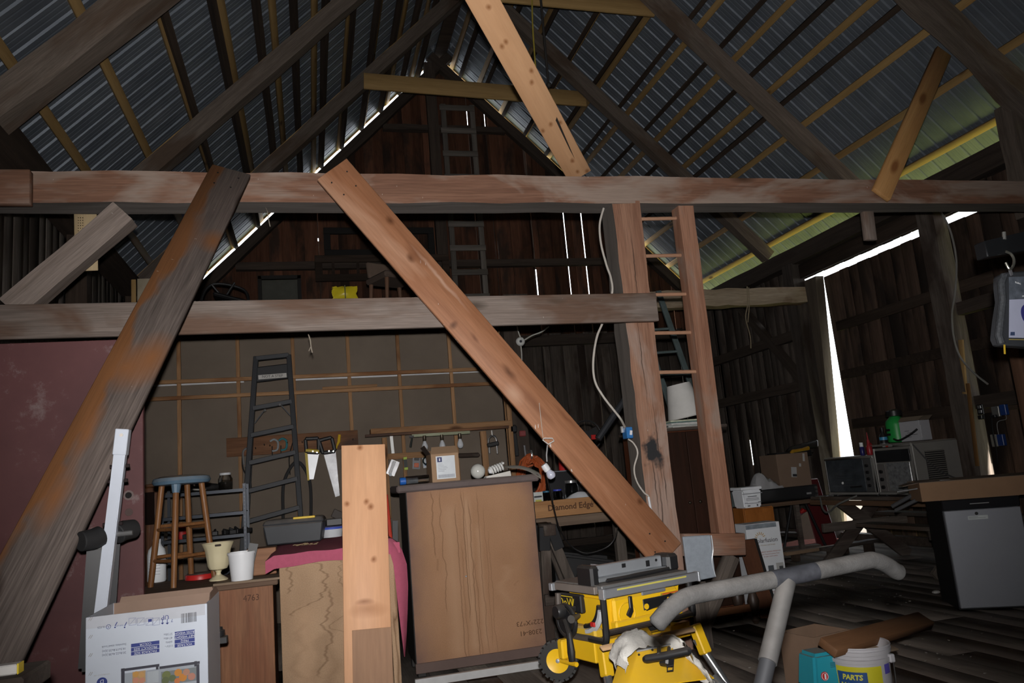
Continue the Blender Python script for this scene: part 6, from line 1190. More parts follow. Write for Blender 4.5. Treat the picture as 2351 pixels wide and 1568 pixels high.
obj('wrap_seam', MB().tube([p-L0 for p in smooth_path([P(1633, 1229, 5.41), P(1637, 1260, 5.408), P(1635, 1290, 5.408), P(1643, 1324, 5.405)])], .004, 6), mat((.6, .65, .7), .2), t)
o = board('sheet_prop', V((L0.x+.0, 5.46, -.0)), V((L0.x+.0, 5.46, P(1606, 1337, 5.43).z)), .12, .03, (0, -1, 0), W_gray, t, .003)
# tall dark wardrobe with papers and lampshade
t = thing('dark_wardrobe', 'tall dark reddish-brown wardrobe behind the timber post and ladder', 'wardrobe', (2.86, 6.35, 0)); zt = P(1600, 978, 6.35).z; xr = P(1660, 978, 6.35).x-2.86
DWZ = wood((.016, .008, .005), (.038, .015, .009), 'z', rough=.45, var=.02, grain=7); DRZ = wood((.07, .022, .010), (.11, .036, .017), 'z', rough=.45, var=.02, grain=7)
obj('body', MB().box((0, .02, .08), (xr, .55, zt-.03)), DRZ, t, .004); obj('door', MB().box((.01, 0, .1), (xr*.5-.003, .02, zt-.04)), DWZ, t, .004); obj('door', MB().box((xr*.5+.003, 0, .1), (xr-.01, .02, zt-.04)), DWZ, t, .004); obj('top', MB().box((-.03, -.03, zt-.03), (xr+.03, .58, zt)), mat((.06, .045, .036), .6, dust=.5), t, .008); obj('plinth', MB().box((0, .0, 0), (xr, .55, .08)), DWZ, t, .004)
for s in (-1, 1): obj('door_knob', MB().sphere((xr*.5+s*.05, -.02, 1.0), .015, 10), mat((.04, .03, .02), .4, .5), t)
x0 = P(1572, 970, 6.45).x
for k, (c, dz, w, rz) in enumerate((((.5, .49, .46), .012, .17, .1), ((.30, .32, .30), .014, .16, -.2), ((.58, .57, .55), .016, .17, .05), ((.16, .24, .22), .012, .15, .2), ((.45, .47, .36), .014, .16, -.05))):
    z = zt+sum(q[1] for q in (((0, .012), (0, .014), (0, .016), (0, .012), (0, .014))[:k])); o = obj('magazine', MB().box((-w, -.11, 0), (w, .11, dz-.0008)), mat(c, .6, var=.3, vs=20), M=MX.Translation((x0, 6.5, z)) @ MX.Rotation(rz, 4, 'Z'), bevel=.001)
    tag(o, ('lowest magazine, off-white, of the stack under the lampshade', 'greyish second magazine from the bottom of the stack under the lampshade', 'white middle magazine of the stack under the lampshade', 'dark teal magazine near the top of the stack under the lampshade', 'pale green top magazine directly under the lampshade')[k], 'magazine', 'magazines on the wardrobe')
zt2 = zt+.068+.002
t = thing('lampshade', 'white fabric lampshade sitting tilted on the magazines on the wardrobe', 'lampshade', (P(1578, 962, 6.5).x, 6.5, zt2)); Mt = MX.Translation((0, 0, .025)) @ MX.Rotation(R(-9), 4, 'Y'); LS = mat((.52, .51, .49), .8, spec=.1)
obj('shade', MB().lathe([(.175, 0), (.108, .31), (.105, .31), (.172, 0), (.175, 0)], 36, Mt, cap=False), LS, t); obj('trim', MB().tube([Mt @ V((math.cos(a)*.175, math.sin(a)*.175, .004)) for a in [i*math.pi/16 for i in range(32)]], .004, 6, closed=True), mat((.45, .43, .4), .7), t); obj('spider', MB().cyl(Mt @ V((-.11, 0, .29)), Mt @ V((.11, 0, .29)), .003, 6), SB, t)
# tall aluminium ladder behind
t = thing('extension_ladder', 'grey-green aluminium ladder leaning far behind the built-in ladder', 'ladder', (P(1600, 1000, 8.9).x, 8.9, 0)); L0 = t.location.copy(); AL = mat((.13, .17, .17), .5, .3, var=.3)
a, b = P(1511, 668, 8.9)-L0, P(1578, 860, 8.75)-L0; e = a+(b-a)*((.0-a.z)/(b.z-a.z)); off = V((-.34, .06, 0)); obj('stile', MB().bar(e, a, .035, .07, (1, 0, 0)), AL, t, .004); obj('stile', MB().bar(e+off, a+off, .035, .07, (1, 0, 0)), AL, t, .004)
n = int((a-e).length/.31)
for k in range(1, n): p = e.lerp(a, k*.31/(a-e).length); obj('rung', MB().cyl(p, p+off, .017, 10), AL, t)
# ================================================================== RIGHT HAND SIDE: fridge
FA = R(-28); t = thing('mini_fridge', 'small fridge with a silver door and black top edge standing at the far right', 'fridge', (4.94, 5.38, 0), FA); FW = .56; FH = .865
SD = mat((.36, .375, .415), .38, .55, var=.05, vs=2)
obj('body', MB().box((0, .05, .0), (FW, .52, FH)), SB, t, .006); dr2 = obj('door', MB().box((0, 0, .02), (FW, .048, FH-.085)), SD, t, .006); obj('top_strip', MB().box((-.005, .0, FH-.082), (FW+.005, .05, FH)), mat((.012, .012, .014), .25), t, .008)
q = V((FW*.42, -.003, FH-.118)); obj('lock', MB().cyl(q, q+V((0, .004, 0)), .013, 16), mat((.1, .1, .1), .3, .8), dr2); obj('sticker', MB().box((FW*.30, -.0015, FH-.165), (FW*.56, .001, FH-.135)), mat((.45, .48, .48), .5), dr2); pm = MB()
for k in range(2): pm.box((FW*.31, -.002, FH-.146-k*.009), (FW*(.43+.1*k), -.0014, FH-.143-k*.009))
st(obj('sticker_print', pm, mat((.2, .22, .22), .6), dr2)); tl_ = MB()
obj('top_label', MB().box((.20, -.002, FH-.043), (.34, .001, FH-.037)), mat((.3, .3, .3), .4), t)
t = thing('flat_carton', 'long flat brown carton with torn open flaps lying on the fridge', 'carton', V((4.94, 5.38, FH))+V((-.12, .08, 0)), FA); CB3 = mat((.23, .135, .075), .85, var=.08); w = .88; h = .15; dp = .38
obj('tray', MB().box((0, 0, 0), (w, .006, h)).box((0, dp, 0), (w, dp+.006, h)).box((0, .006, 0), (.006, dp, h)).box((w-.006, .006, 0), (w, dp, h)).box((.006, .006, 0), (w-.006, dp, .006)), CB3, t)
CB4 = mat((.15, .105, .075), .85, var=.1)
obj('top_flap', MB().hexa([(.0, -.002, h), (w, -.002, h), (w, .19, h+.012), (.0, .19, h+.012), (.0, -.002, h+.005), (w, -.002, h+.005), (w, .19, h+.017), (.0, .19, h+.017)]), CB4, t); obj('top_flap', MB().hexa([(.03, .2, h+.01), (w-.02, .2, h+.01), (w, .39, h), (.0, .39, h), (.03, .2, h+.015), (w-.02, .2, h+.015), (w, .39, h+.005), (.0, .39, h+.005)]), CB4, t)
obj('end_flap', MB().hexa([(-.12, .03, h-.02), (0, .02, h), (0, .3, h), (-.10, .28, h-.025), (-.12, .03, h-.015), (0, .02, h+.005), (0, .3, h+.005), (-.10, .28, h-.02)]), CB4, t); obj('torn_strip', MB().bar((-.02, -.01, h-.04), (-.17, .02, h-.055), .03, .008, (0, 0, 1)), SB, t)
for x, y in ((.17, .05), (.42, .06), (.33, .22), (.55, .2)): obj('tape_tab', MB().box((x, y, h+.013), (x+.075, y+.035, h+.0175), MX.Rotation(R(2), 4, 'Y')), mat((.5, .5, .5), .5), t)
o = obj('pipe_pair', MB().tube([P(2048, 1163, 5.9), P(2112, 1127, 5.7)], .018, 10), mat((.09, .09, .095), .4, .4)); tag(o, 'upper of two short grey pipes sticking out left of the flat carton', 'pipe'); o2 = obj('pipe_pair', MB().tube([P(2056, 1172, 5.80), P(2122, 1139, 5.60)], .016, 10), mat((.10, .10, .105), .4, .4)); tag(o2, 'lower of two short grey pipes sticking out left of the flat carton', 'pipe')
# ---- old picnic table against the right wall, long side towards the camera
TX0, TX1, TY0, TY1, TZt = 6.06, 6.95, 6.35, 8.75, .79
Wt = wood((.055, .045, .038), (.12, .10, .085), 'y', rough=.9, patch=(.07, .045, .03), pamt=.35, var=.2)
t = thing('picnic_table', 'weathered wooden picnic table with crossed legs along the right wall', 'table', ((TX0+TX1)/2, (TY0+TY1)/2, 0)); L0 = t.location.copy()
for k in range(5): x = TX0+.09+k*.178; obj('plank', MB().box((x-.083-L0.x, TY0-L0.y, TZt-.04), (x+.083-L0.x, TY1-L0.y, TZt)), Wt, t, .004)
obj('edge_board', MB().box((TX0-.012-L0.x, TY0-L0.y, TZt-.10), (TX0+.01-L0.x, TY1-L0.y, TZt-.042)), wood((.10, .055, .03), (.17, .10, .06), 'y', rough=.8, var=.02), t, .003)
for y in (TY0+.35, TY1-.35):
    for s in (-1, 1): obj('leg', MB().bar((s*.32, y-L0.y+s*.025, TZt-.05), (-s*.56, y-L0.y+s*.025, 0), .15, .045, (0, -1, 0)), W_gray, t, .004)
    obj('cross_bar', MB().box((-.6, y-L0.y-.06, .38), (.6, y-L0.y-.015, .48)), W_gray, t, .004)
obj('seat_plank', MB().box((-.68, TY0-L0.y, .48), (-.46, TY1-L0.y-1.1, .52)), Wt, t, .004); obj('seat_plank', MB().box((.46, TY0-L0.y, .48), (.68, TY1-L0.y, .52)), Wt, t, .004)
bpy.context.view_layer.update()
def oven(name, lab, ya, yb, depth, h, cm, rot=0):
    t = thing(name, lab, 'oven', (TX0+.07, (ya+yb)/2, TZt), rot); w = yb-ya   # front faces -x; local y along the front (far end = +y)
    obj('case', MB().box((.02, -w/2, .018), (depth, w/2, h)), cm, t, .012)
    obj('front_frame', MB().box((.0, -w/2, .018), (.02, w/2, .045)).box((0, -w/2, h-.03), (.02, w/2, h)).box((0, -w/2, .045), (.02, -w/2+.02, h-.03)).box((0, w/2-.02, .045), (.02, w/2, h-.03)), mat((.30, .29, .27), .4, .3), t, .003)
    for s in (-1, 1):
        for x in (.05, depth-.05): obj('foot', MB().cyl((x, s*(w/2-.05), 0), (x, s*(w/2-.05), .018), .016, 10), SB, t)
    return t, w
CMC = mat((.20, .19, .175), .5, .1, var=.08, dust=.35)
t, w = oven('toaster_oven', 'smaller dark toaster oven with a scratched glass door, left on the picnic table', 7.60, 8.45, .36, .46, mat((.11, .105, .10), .5, .2, dust=.3))
w2 = w; obj('glass_door', MB().box((.0, -w/2+.16, .05), (.014, w/2-.02, .43)), mat((.06, .07, .08), .22, .2, var=.5, vs=9), t, .003); obj('control_panel', MB().box((.0, -w/2+.02, .05), (.014, -w/2+.155, .43)), mat((.10, .10, .10), .5, .2), t, .002)
for k in range(4): obj('dial', MB().cyl((-.022, -w/2+.09, .12+k*.075), (0, -w/2+.09, .12+k*.075), .018, 14), SB, t)
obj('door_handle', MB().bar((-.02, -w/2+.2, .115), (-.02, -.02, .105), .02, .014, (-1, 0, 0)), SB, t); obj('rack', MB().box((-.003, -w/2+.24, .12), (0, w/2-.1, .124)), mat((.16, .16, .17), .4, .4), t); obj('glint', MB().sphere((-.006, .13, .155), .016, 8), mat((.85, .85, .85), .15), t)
for k in range(5): obj('rack', MB().box((-.003, -w/2+.22, .17+k*.035), (0, w/2-.12, .173+k*.035)), mat((.075, .08, .085), .4, .4), t)
t, w = oven('countertop_oven', 'larger grey countertop oven with a silver lined door and louvred side, on the picnic table', 6.98, 7.56, .62, .56, CMC)
obj('window', MB().box((0, -w/2+.03, .37), (.014, w/2-.03, .50)), mat((.012, .012, .013), .2), t, .002); obj('door', MB().box((.0, -w/2+.05, .06), (.014, w/2-.18, .36)), mat((.42, .43, .44), .28, .6, var=.55, vs=26), t, .003); obj('control_panel', MB().box((0, w/2-.15, .05), (.014, w/2-.03, .35)), mat((.14, .13, .125), .5), t, .002)
for k in range(8): obj('door_rib', MB().box((-.004, -w/2+.06, .085+k*.034), (.0, w/2-.19, .088+k*.034)), mat((.36, .36, .36), .3, .7), t)
for k in range(3): obj('dial', MB().cyl((-.022, w/2-.09, .1+k*.085), (0, w/2-.09, .1+k*.085), .02, 14), SB, t)
obj('name_plate', MB().box((-.002, -.03, .535), (0, .12, .548)), mat((.28, .27, .25), .5), t); obj('red_badge', MB().box((-.003, .03, .534), (0, .07, .549)), mat((.4, .03, .02), .4), t)
vent = obj('vent_ground', MB().box((.17, -w/2-.001, .12), (.42, -w/2+.001, .46)), SB, t)
for k in range(16): obj('louvre', MB().bar((.17, -w/2-.006, .13+k*.0215), (.42, -w/2-.006, .13+k*.0215), .012, .004, (0, -.6, .8)), CMC, vent)
obj('top_sheet', MB().box((-.015, -w/2-.01, .562), (.6, w/2+.01, .568)), mat((.20, .18, .155), .8), t)
obj('flex', MB().tube(smooth_path([(.02, -w/2-.02, .54), (.18, -w/2-.03, .34), (.32, -w/2-.04, .22), (.5, -w/2-.03, .14)]), .008, 6), mat((.06, .06, .06), .5), t)
t0 = thing('hanging_flex', 'grey power cord hanging in a loop from the picnic table under the toaster oven', 'cord', P(1885, 1148, 8.3)); q = t0.location.copy(); obj('loop', MB().tube([p-q for p in smooth_path([P(1883, 1143, 8.3), P(1888, 1165, 8.2), P(1896, 1176, 8.1), P(1908, 1172, 8), P(1925, 1157, 7.8), P(1968, 1138, 7.6)])], .011, 7), mat((.14, .14, .13), .5), t0)
# on the ovens
zo = TZt+.575
q = PX(2035, 1022, 6.35); t = thing('green_sprayer', 'green plastic garden sprayer tank with a black lid standing on the ovens', 'sprayer', (6.36, 7.4, zo)); GR = mat((.02, .30, .06), .4, var=.1)
obj('tank', MB().lathe([(.09, 0), (.105, .01), (.108, .2), (.1, .24), (.06, .28), (.05, .29)], 24), GR, t); obj('lid', MB().lathe([(.055, .29), (.085, .295), (.085, .35), (.06, .36), (.03, .37), (.001, .37)], 20), SB, t); obj('hose', MB().tube(smooth_path([(-.1, -.05, .04), (-.16, -.2, .02), (-.15, -.36, .07), (-.12, -.44, .12)]), .011, 7), SB, t)
for k in range(2): obj('print', MB().box((-.1095, -.02, .08+k*.05), (-.105, .05, .105+k*.05)), SB, t)
t = thing('white_carton', 'white cardboard carton with an open flap beside the green sprayer', 'carton', (6.33, 7.02, zo), R(8)); WC = mat((.36, .36, .38), .7, var=.06)
obj('carton', MB().box((0, 0, 0), (.16, .26, .215)), WC, t, .003); obj('flap', MB().hexa([(-.01, .0, .217), (.16, .0, .217), (.16, .26, .217), (-.01, .26, .217), (.02, -.06, .26), (.16, -.05, .262), (.16, .22, .264), (.02, .24, .264)]), mat((.16, .125, .09), .8), t); pm = MB()
for k, (a, b) in enumerate(((.14, .2), (.12, .17), (.04, .2), (.12, .2))): pm.box((-.001, a, .11-k*.022), (0, b, .114-k*.022))
st(obj('print', pm, SB, t)); obj('torn_corner', MB().tube([(.0, -.005, .03), (-.02, -.02, .09), (.0, -.01, .16)], .012, 6), WC, t)
t = thing('red_oil_can', 'red squeeze can with a pointed spout standing on the smaller oven', 'can', (6.22, 7.72, TZt+.46)); obj('body', MB().lathe([(.03, 0), (.034, .01), (.034, .09), (.02, .12), (.016, .17), (.010, .175), (.004, .26)], 16), mat((.30, .02, .025), .35), t); obj('trigger', MB().bar((.0, -.02, .13), (.0, -.07, .04), .03, .02, (1, 0, 0)), mat((.3, .02, .025), .35), t)
t = thing('blue_bottle', 'small dark blue bottle with a white cap standing on the smaller oven', 'bottle', (6.2, 7.82, TZt+.46)); obj('bottle', MB().lathe([(.024, 0), (.027, .006), (.027, .09), (.02, .1)], 14), mat((.02, .02, .12), .3), t); obj('cap', MB().lathe([(.022, .1), (.022, .15), (.001, .151)], 14), WHT, t)
t = thing('spray_bottle', 'black bottle with a bright blue label band beside the red can', 'bottle', (6.40, 7.68, TZt+.46)); obj('bottle', MB().lathe([(.04, 0), (.044, .01), (.044, .2), (.02, .235), (.018, .26)], 16), SB, t); obj('label', MB().lathe([(.0448, .155), (.0448, .19)], 16, cap=False), mat((.06, .28, .5), .4), t); obj('lower_label', MB().lathe([(.0448, .03), (.0448, .12)], 16, cap=False), mat((.12, .12, .13), .4, var=.8, vs=40), t); obj('cap', MB().lathe([(.02, .26), (.022, .30), (.001, .301)], 12), SB, t)
# ---- dark table behind with receiver, carton, plastic bag
Yb = 9.0; a, b = P(1742, 1158, Yb), P(1868, 1148, Yb); zb = a.z
t = thing('side_table', 'low brown plank table in the shade by the right wall, dark receiver on it', 'table', (a.x, Yb, 0)); W2 = b.x-a.x+.12
obj('top', MB().box((-.15, -.02, zb-.05), (W2, .55, zb)), wood((.09, .055, .035), (.16, .10, .065), rough=.8, var=.02), t, .004)
for x, y in ((-.1, .03), (-.1, .45), (W2-.1, .45)): obj('leg', MB().box((x, y, 0), (x+.06, y+.06, zb-.05)), W_gray, t, .004)
t = thing('black_receiver', 'flat black stereo receiver on the brown side table under a carton', 'receiver', (a.x, Yb, zb)); hr = P(1800, 1112, Yb).z-zb-.04
obj('case', MB().box((-.12, .02, .015), (W2-.02, .45, hr)), SB, t, .004); obj('front', MB().box((-.1, .012, .03), (W2-.04, .02, hr-.015)), mat((.02, .02, .021), .3), t, .002); obj('silver_tag', MB().box((W2-.2, .01, hr*.35), (W2-.13, .013, hr*.48)), mat((.3, .3, .3), .4), t)
for k in range(3): obj('dial', MB().cyl((W2-.06, .012, .04+k*.05), (W2-.06, -.01, .04+k*.05), .016, 12), mat((.07, .07, .065), .5), t)
for x in (-.05, W2-.1):
    for y in (.07, .4): obj('foot', MB().cyl((x, y, 0), (x, y, .015), .02, 8), SB, t)
zr = zb+hr
t = thing('label_carton', 'plain brown carton with white parcel labels on the black receiver', 'carton', (P(1793, 1113, Yb).x, Yb+.02, zr)); w = P(1866, 1107, Yb).x-t.location.x; h = P(1800, 1042, Yb).z-zr
obj('carton', MB().box((0, 0, 0), (w, .4, h)), mat((.20, .135, .095), .85, var=.06), t, .004)
for x, z, ww, hh in ((.17, .14, .08, .13), (.29, .28, .03, .04), (.35, h-.075, .03, .1)): obj('label', MB().box((x, -.0015, z), (x+ww, .0, z+hh), MX.Rotation(R(6), 4, 'Y')), mat((.42, .42, .42), .5), t)
obj('label_print', MB().box((.19, -.0025, .15), (.25, -.0014, .18), MX.Rotation(R(6), 4, 'Y')), INK, t)
t = thing('plastic_bag', 'crumpled white plastic bag slumped left of the labelled carton', 'bag', (P(1757, 1116, Yb).x, Yb+.1, zr)); random.seed(12); mb = MB(); rows = []
for j in range(8):
    ro = []
    for i in range(14):
        u = i/13; v = j/7; hgt = (.22*math.exp(-((u-.42)/.22)**2)+.10*math.exp(-((u-.75)/.2)**2))*(math.sin(v*math.pi)**.6)
        ro.append((-.22+.46*u+random.uniform(-.012, .012), -.13+.24*v+random.uniform(-.01, .01), max(0, hgt+random.uniform(-.018, .018)*(0 < j < 7))))
    rows.append(ro)
mb.grid(rows); mb.grid([[(p[0], p[1], 0) for p in r] for r in rows]); obj('bag', mb, mat((.42, .42, .43), .4, bump=.4, bs=30), t)
# black office chair and tool bag
t = thing('office_chair', 'black swivel chair with a tall back standing in the dark by the right wall', 'chair', (P(1690, 1060, 10.3).x, 10.3, 0), R(35))
obj('seat', MB().box((-.25, -.25, .45), (.25, .25, .54)), SB, t, .035, seg=2); obj('backrest', MB().hexa([(-.2, .2, .6), (.2, .2, .6), (.2, .26, .6), (-.2, .26, .6), (-.27, .3, 1.32), (.27, .3, 1.32), (.27, .36, 1.32), (-.27, .36, 1.32)]), SB, t, .03, seg=2); obj('back_bar', MB().tube(smooth_path([(0, .1, .45), (0, .3, .5), (0, .3, .75)]), .025, 8), SB, t); obj('column', MB().cyl((0, 0, .1), (0, 0, .45), .03, 12), SB, t)
for k in range(5): a_ = k*2*math.pi/5; obj('base_arm', MB().bar((0, 0, .1), (math.cos(a_)*.3, math.sin(a_)*.3, .06), .05, .03, (0, 0, 1)), SB, t); obj('caster', MB().sphere((math.cos(a_)*.3, math.sin(a_)*.3, .03), .03, 8), SB, t)
for s in (-1, 1): obj('armrest', MB().tube(smooth_path([(s*.25, .1, .5), (s*.3, .05, .7), (s*.3, -.2, .72)]), .022, 8), SB, t)
q = P(1820, 1035, 9.75); t = thing('strapped_stool', 'black folding seat with a yellow padded strap behind the labelled carton', 'stool', (q.x, 9.8, 0)); zq = q.z
obj('seat', MB().box((-.32, -.12, zq-.08), (.3, .18, zq-.01)), SB, t, .03, seg=2); obj('pad', MB().hexa([(-.05, -.1, zq-.01), (.4, -.1, zq+.02), (.4, .1, zq+.02), (-.05, .1, zq-.01), (.0, -.05, zq+.06), (.45, -.05, zq+.13), (.45, .05, zq+.13), (.0, .05, zq+.06)]), SB, t, .02); obj('yellow_strap', MB().tube([(-.08, -.13, zq-.035), (-.06, -.14, zq-.005), (.1, -.14, zq+.005), (.2, -.13, zq+.02)], [.03, .024, .022, .03], 10), mat((.42, .22, .015), .5), t); obj('yellow_cap', MB().sphere((-.36, -.1, zq-.2), .06, 12, (1.2, .6, .6)), mat((.30, .22, .02), .5), t)
for s in (-1, 1): obj('leg', MB().tube([(s*.2, .1*s, zq-.06), (-s*.28, .1*s, 0)], .02, 8), SB, t)
# ---- kitchen cabinet, pail, solar box, drawer front
Yk = 6.95; a, b = P(1708, 1168, Yk), P(1776, 1160, Yk); t = thing('kitchen_cabinet', 'small orange-brown kitchen cabinet with a raised panel, under the white square pail', 'cabinet', (a.x, Yk, 0)); w = b.x-a.x; h = a.z; OZ = wood((.22, .075, .016), (.33, .12, .03), 'z', rough=.3, var=.02, grain=6)
obj('body', MB().box((0, .02, 0), (w, .42, h)), OZ, t, .004); dd_ = obj('door', MB().box((.005, 0, h-.42), (w-.005, .02, h-.01)), OZ, t, .005); obj('raised_panel', MB().hexa([(.04, -.001, h-.38), (w-.04, -.001, h-.38), (w-.04, -.001, h-.05), (.04, -.001, h-.05), (.075, -.012, h-.345), (w-.075, -.012, h-.345), (w-.075, -.012, h-.085), (.075, -.012, h-.085)]), OZ, dd_, .002)
t = thing('square_pail', 'white square pail with printed instructions on top of the orange-brown cabinet', 'bucket', (P(1721, 1170, Yk+.1).x, Yk+.12, h)); hp_ = P(1720, 1118, Yk).z-h; PW = mat((.70, .72, .75), .45)
w = .105; obj('tub', MB().hexa([(-w*.9, -w*.9, 0), (w*.9, -w*.9, 0), (w*.9, w*.9, 0), (-w*.9, w*.9, 0), (-w, -w, hp_-.03), (w, -w, hp_-.03), (w, w, hp_-.03), (-w, w, hp_-.03)]), PW, t, .012, seg=2); obj('lid', MB().box((-w-.008, -w-.008, hp_-.03), (w+.008, w+.008, hp_)), PW, t, .006); pm = MB()
for p, q in (((-.05, .105), (.05, .112)), ((-.07, .09), (.07, .093)), ((-.07, .08), (.07, .083)), ((-.07, .07), (.07, .073)), ((-.06, .04), (.06, .044)), ((-.09, .045), (-.06, .05)), ((.06, .045), (.095, .052)), ((-.06, .015), (-.035, .025)), ((.04, .012), (.052, .03))): pm.box((p[0], -w*.945-.004, p[1]), (q[0], -w*.945+.002, q[1]))
st(obj('instruction_print', pm, mat((.10, .11, .12), .6), t)); obj('ring', MB().bar((-w-.003, -w-.006, hp_-.065), (w+.003, -w-.006, hp_-.065), .008, .006, (0, -1, 0)), mat((.25, .26, .28), .5), t)
Yx = 6.43; a, b = P(1711, 1205, Yx), P(1784, 1198, Yx); t = thing('solar_carton', 'tall white printed carton standing on the floor beyond the handlebar', 'carton', (a.x, Yx, 0)); w = b.x-a.x+.02; h = a.z; SW = mat((.60, .62, .65), .6, var=.05)
obj('carton', MB().box((0, 0, 0), (w, .2, h)), SW, t, .003); obj('top_tape', MB().box((0, -.001, h-.045), (w*.9, .0, h-.005)), mat((.20, .23, .26), .5, var=.3, vs=20), t)
def stx(s, x, z, size, m, sx=1.0): text('lettering', s, size, face_front(x, -.0012, z), m, t, ext=.0003, sx=sx)
stx('solarfusion', w*.55, h-.155, .056, INK, .95); rb_ = mat((.30, .09, .06), .6); stx('Vinyl Window and Screen', w*.52, h-.195, .018, mat((.3, .24, .16), .6)); stx('ENERGY SAVING WINDOW', w*.62, h-.255, .017, rb_); stx('with Thermal Insulation Panel', w*.62, h-.275, .015, rb_); stx('for year round comfort', w*.62, h-.295, .015, rb_)
for k, s in enumerate(('FENETRE SOLAIRE', 'ECO ENERGIE', 'ECRAN VINYLE', 'TOUTE SAISON')): stx(s, w*.42, .15-k*.035, .018, rb_)
sun_c = V((w*.38, 0, h-.13))
for k in range(7): a_ = R(20+k*24); obj('sun_ray', MB().bar((sun_c.x+math.cos(a_)*.03, -.0008, sun_c.z+math.sin(a_)*.03), (sun_c.x+math.cos(a_)*.055, -.0008, sun_c.z+math.sin(a_)*.055), .006, .001, (0, -1, 0)), mat((.42, .26, .08), .6), t)
pic = obj('window_picture', MB().box((w*.5, -.0014, h*.27), (w*.66, -.0004, h*.50)), mat((.09, .10, .11), .5), t); p2 = obj('window_picture', MB().box((w*.74, -.0014, h*.27), (w*.95, -.0004, h*.52)), mat((.36, .36, .35), .5), t); obj('pictured_pane', MB().box((w*.82, -.002, h*.31), (w*.93, -.0015, h*.48)), mat((.06, .065, .07), .5), p2); obj('pictured_plant', MB().prism([(w*.85, h*.33), (w*.90, h*.40), (w*.92, h*.33)], .0006, MX.Translation((0, -.0028, 0))), mat((.3, .3, .3), .6), p2)
Yd = 6.3; a, b = P(1716, 1240, Yd), P(1751, 1305, Yd); t = thing('drawer_front', 'dark red-brown drawer panel leaning on the printed white carton', 'panel', (a.x-.06, Yd, 0)); h2 = a.z; w = b.x-t.location.x
c8 = [(0, -.16, 0), (w, -.16, 0), (w, -.13, 0), (0, -.13, 0), (0, .04, h2), (w, .04, h2), (w, .07, h2), (0, .07, h2)]; pn_ = obj('panel', MB().hexa(c8), wood((.07, .028, .015), (.12, .05, .026), 'z', rough=.5, var=.02, grain=6), t, .006); obj('edge_trim', MB().hexa([(w-.02, -.166, 0), (w+.004, -.166, 0), (w+.004, -.126, 0), (w-.02, -.126, 0), (w-.02, .034, h2), (w+.004, .034, h2), (w+.004, .074, h2), (w-.02, .074, h2)]), SB, pn_)
# turned-leg stand remains behind the brace
t = thing('turned_stand', 'low dark stand with turned legs behind the ladder foot brace', 'stand', (2.93, 6.0, 0)); TWd = mat((.04, .025, .018), .45, dust=.3)
for x, y in ((0, 0), (.55, .0), (0, .25), (.55, .25)): obj('leg', MB().lathe([(.02, 0), (.035, .03), (.02, .06), (.04, .12), (.05, .18), (.03, .24), (.02, .26), (.04, .30)], 14, MX.Translation((x, y, 0))), TWd, t)
obj('top', MB().box((-.06, -.05, .30), (.61, .3, .34)), TWd, t, .006); obj('rail', MB().box((0, -.01, .1), (.55, .01, .16)), BROWN, t, .003)
# ---- floor things near the door
q = PZ(1855, 1238, .0); t = thing('pink_pump', 'pink pump canister on a black drum near the right wall', 'pump', (q.x-.15, q.y-.2, 0)); PKP = mat((.34, .13, .20), .45, var=.12)
obj('drum', MB().lathe([(.12, 0), (.125, .01), (.12, .16), (.11, .17)], 20), SB, t); obj('canister', MB().lathe([(.15, .16), (.15, .18), (.13, .20), (.125, .25), (.115, .27), (.11, .33), (.08, .39), (.05, .42), (.001, .43)], 24), PKP, t); obj('cap', MB().tube([(-.05, 0, .43), (0, 0, .46), (.05, 0, .45)], [.025, .04, .02], 10), RED, t); obj('hose', MB().tube(smooth_path([(.09, -.05, .36), (.18, -.06, .28), (.2, -.05, .12), (.16, -.06, .02)]), .012, 7), mat((.25, .26, .27), .5), t); obj('spout_pipe', MB().tube(smooth_path([(-.12, 0, .14), (-.4, .02, .17), (-.62, .03, .18)]), .016, 8), mat((.45, .45, .46), .3, .5), t)
t = thing('red_mat', 'faded pink-red carpet strip lying on the floor by the door gap', 'mat', PZ(1880, 1238, .02)); L0 = t.location.copy(); rows = []; MT = mat((.36, .13, .10), .95, var=.25, vs=30, bump=.8, bs=150)
e0 = [PZ(x, y, .03) for x, y in ((1786, 1260), (1830, 1254), (1876, 1245), (1915, 1239), (1940, 1235))]; e1 = [PZ(x, y, .03) for x, y in ((1793, 1248), (1830, 1243), (1878, 1237), (1912, 1230), (1938, 1227))]
for p_ in e0+e1: p_.x = min(p_.x, 7.62)
for f in (0, .35, .7, 1): rows.append([p.lerp(q_, f)-L0+V((0, 0, (.02+.03*math.sin(i*1.4))*math.sin(f*3.14))) for i, (p, q_) in enumerate(zip(e0, e1))])
mb = MB(); mb.grid(rows); mb.grid([[p-V((0, 0, .012)) for p in r] for r in rows]); obj('carpet', mb, MT, t)
t = thing('red_metal_sheet', 'dark red painted sheet leaning at the wall under the toaster oven', 'sheet', (P(1888, 1180, 10.0).x, 10.0, 0)); obj('sheet', MB().hexa([(-.16, 0, 0), (.2, 0, 0), (.2, .02, 0), (-.16, .02, 0), (-.16, .2, .95), (.16, .2, .95), (.16, .22, .95), (-.16, .22, .95)]), mat((.10, .012, .014), .5), t, .01)
t = thing('thin_panel', 'thin orange-edged panel standing in for the wall post base by the door gap', 'panel', (7.44, 10.5, 0)); obj('side', MB().hexa([(-.42, 0, 0), (.0, 0, 0), (.0, .03, 0), (-.42, .03, 0), (-.42, 0, .40), (.0, 0, .55), (.0, .03, .55), (-.42, .03, .40)]), mat((.17, .13, .10), .8), t, .004); obj('edge', MB().box((.0, -.005, 0), (.03, .035, .57)), mat((.36, .14, .04), .7), t, .003)  # made-up panel in place of the wall post base
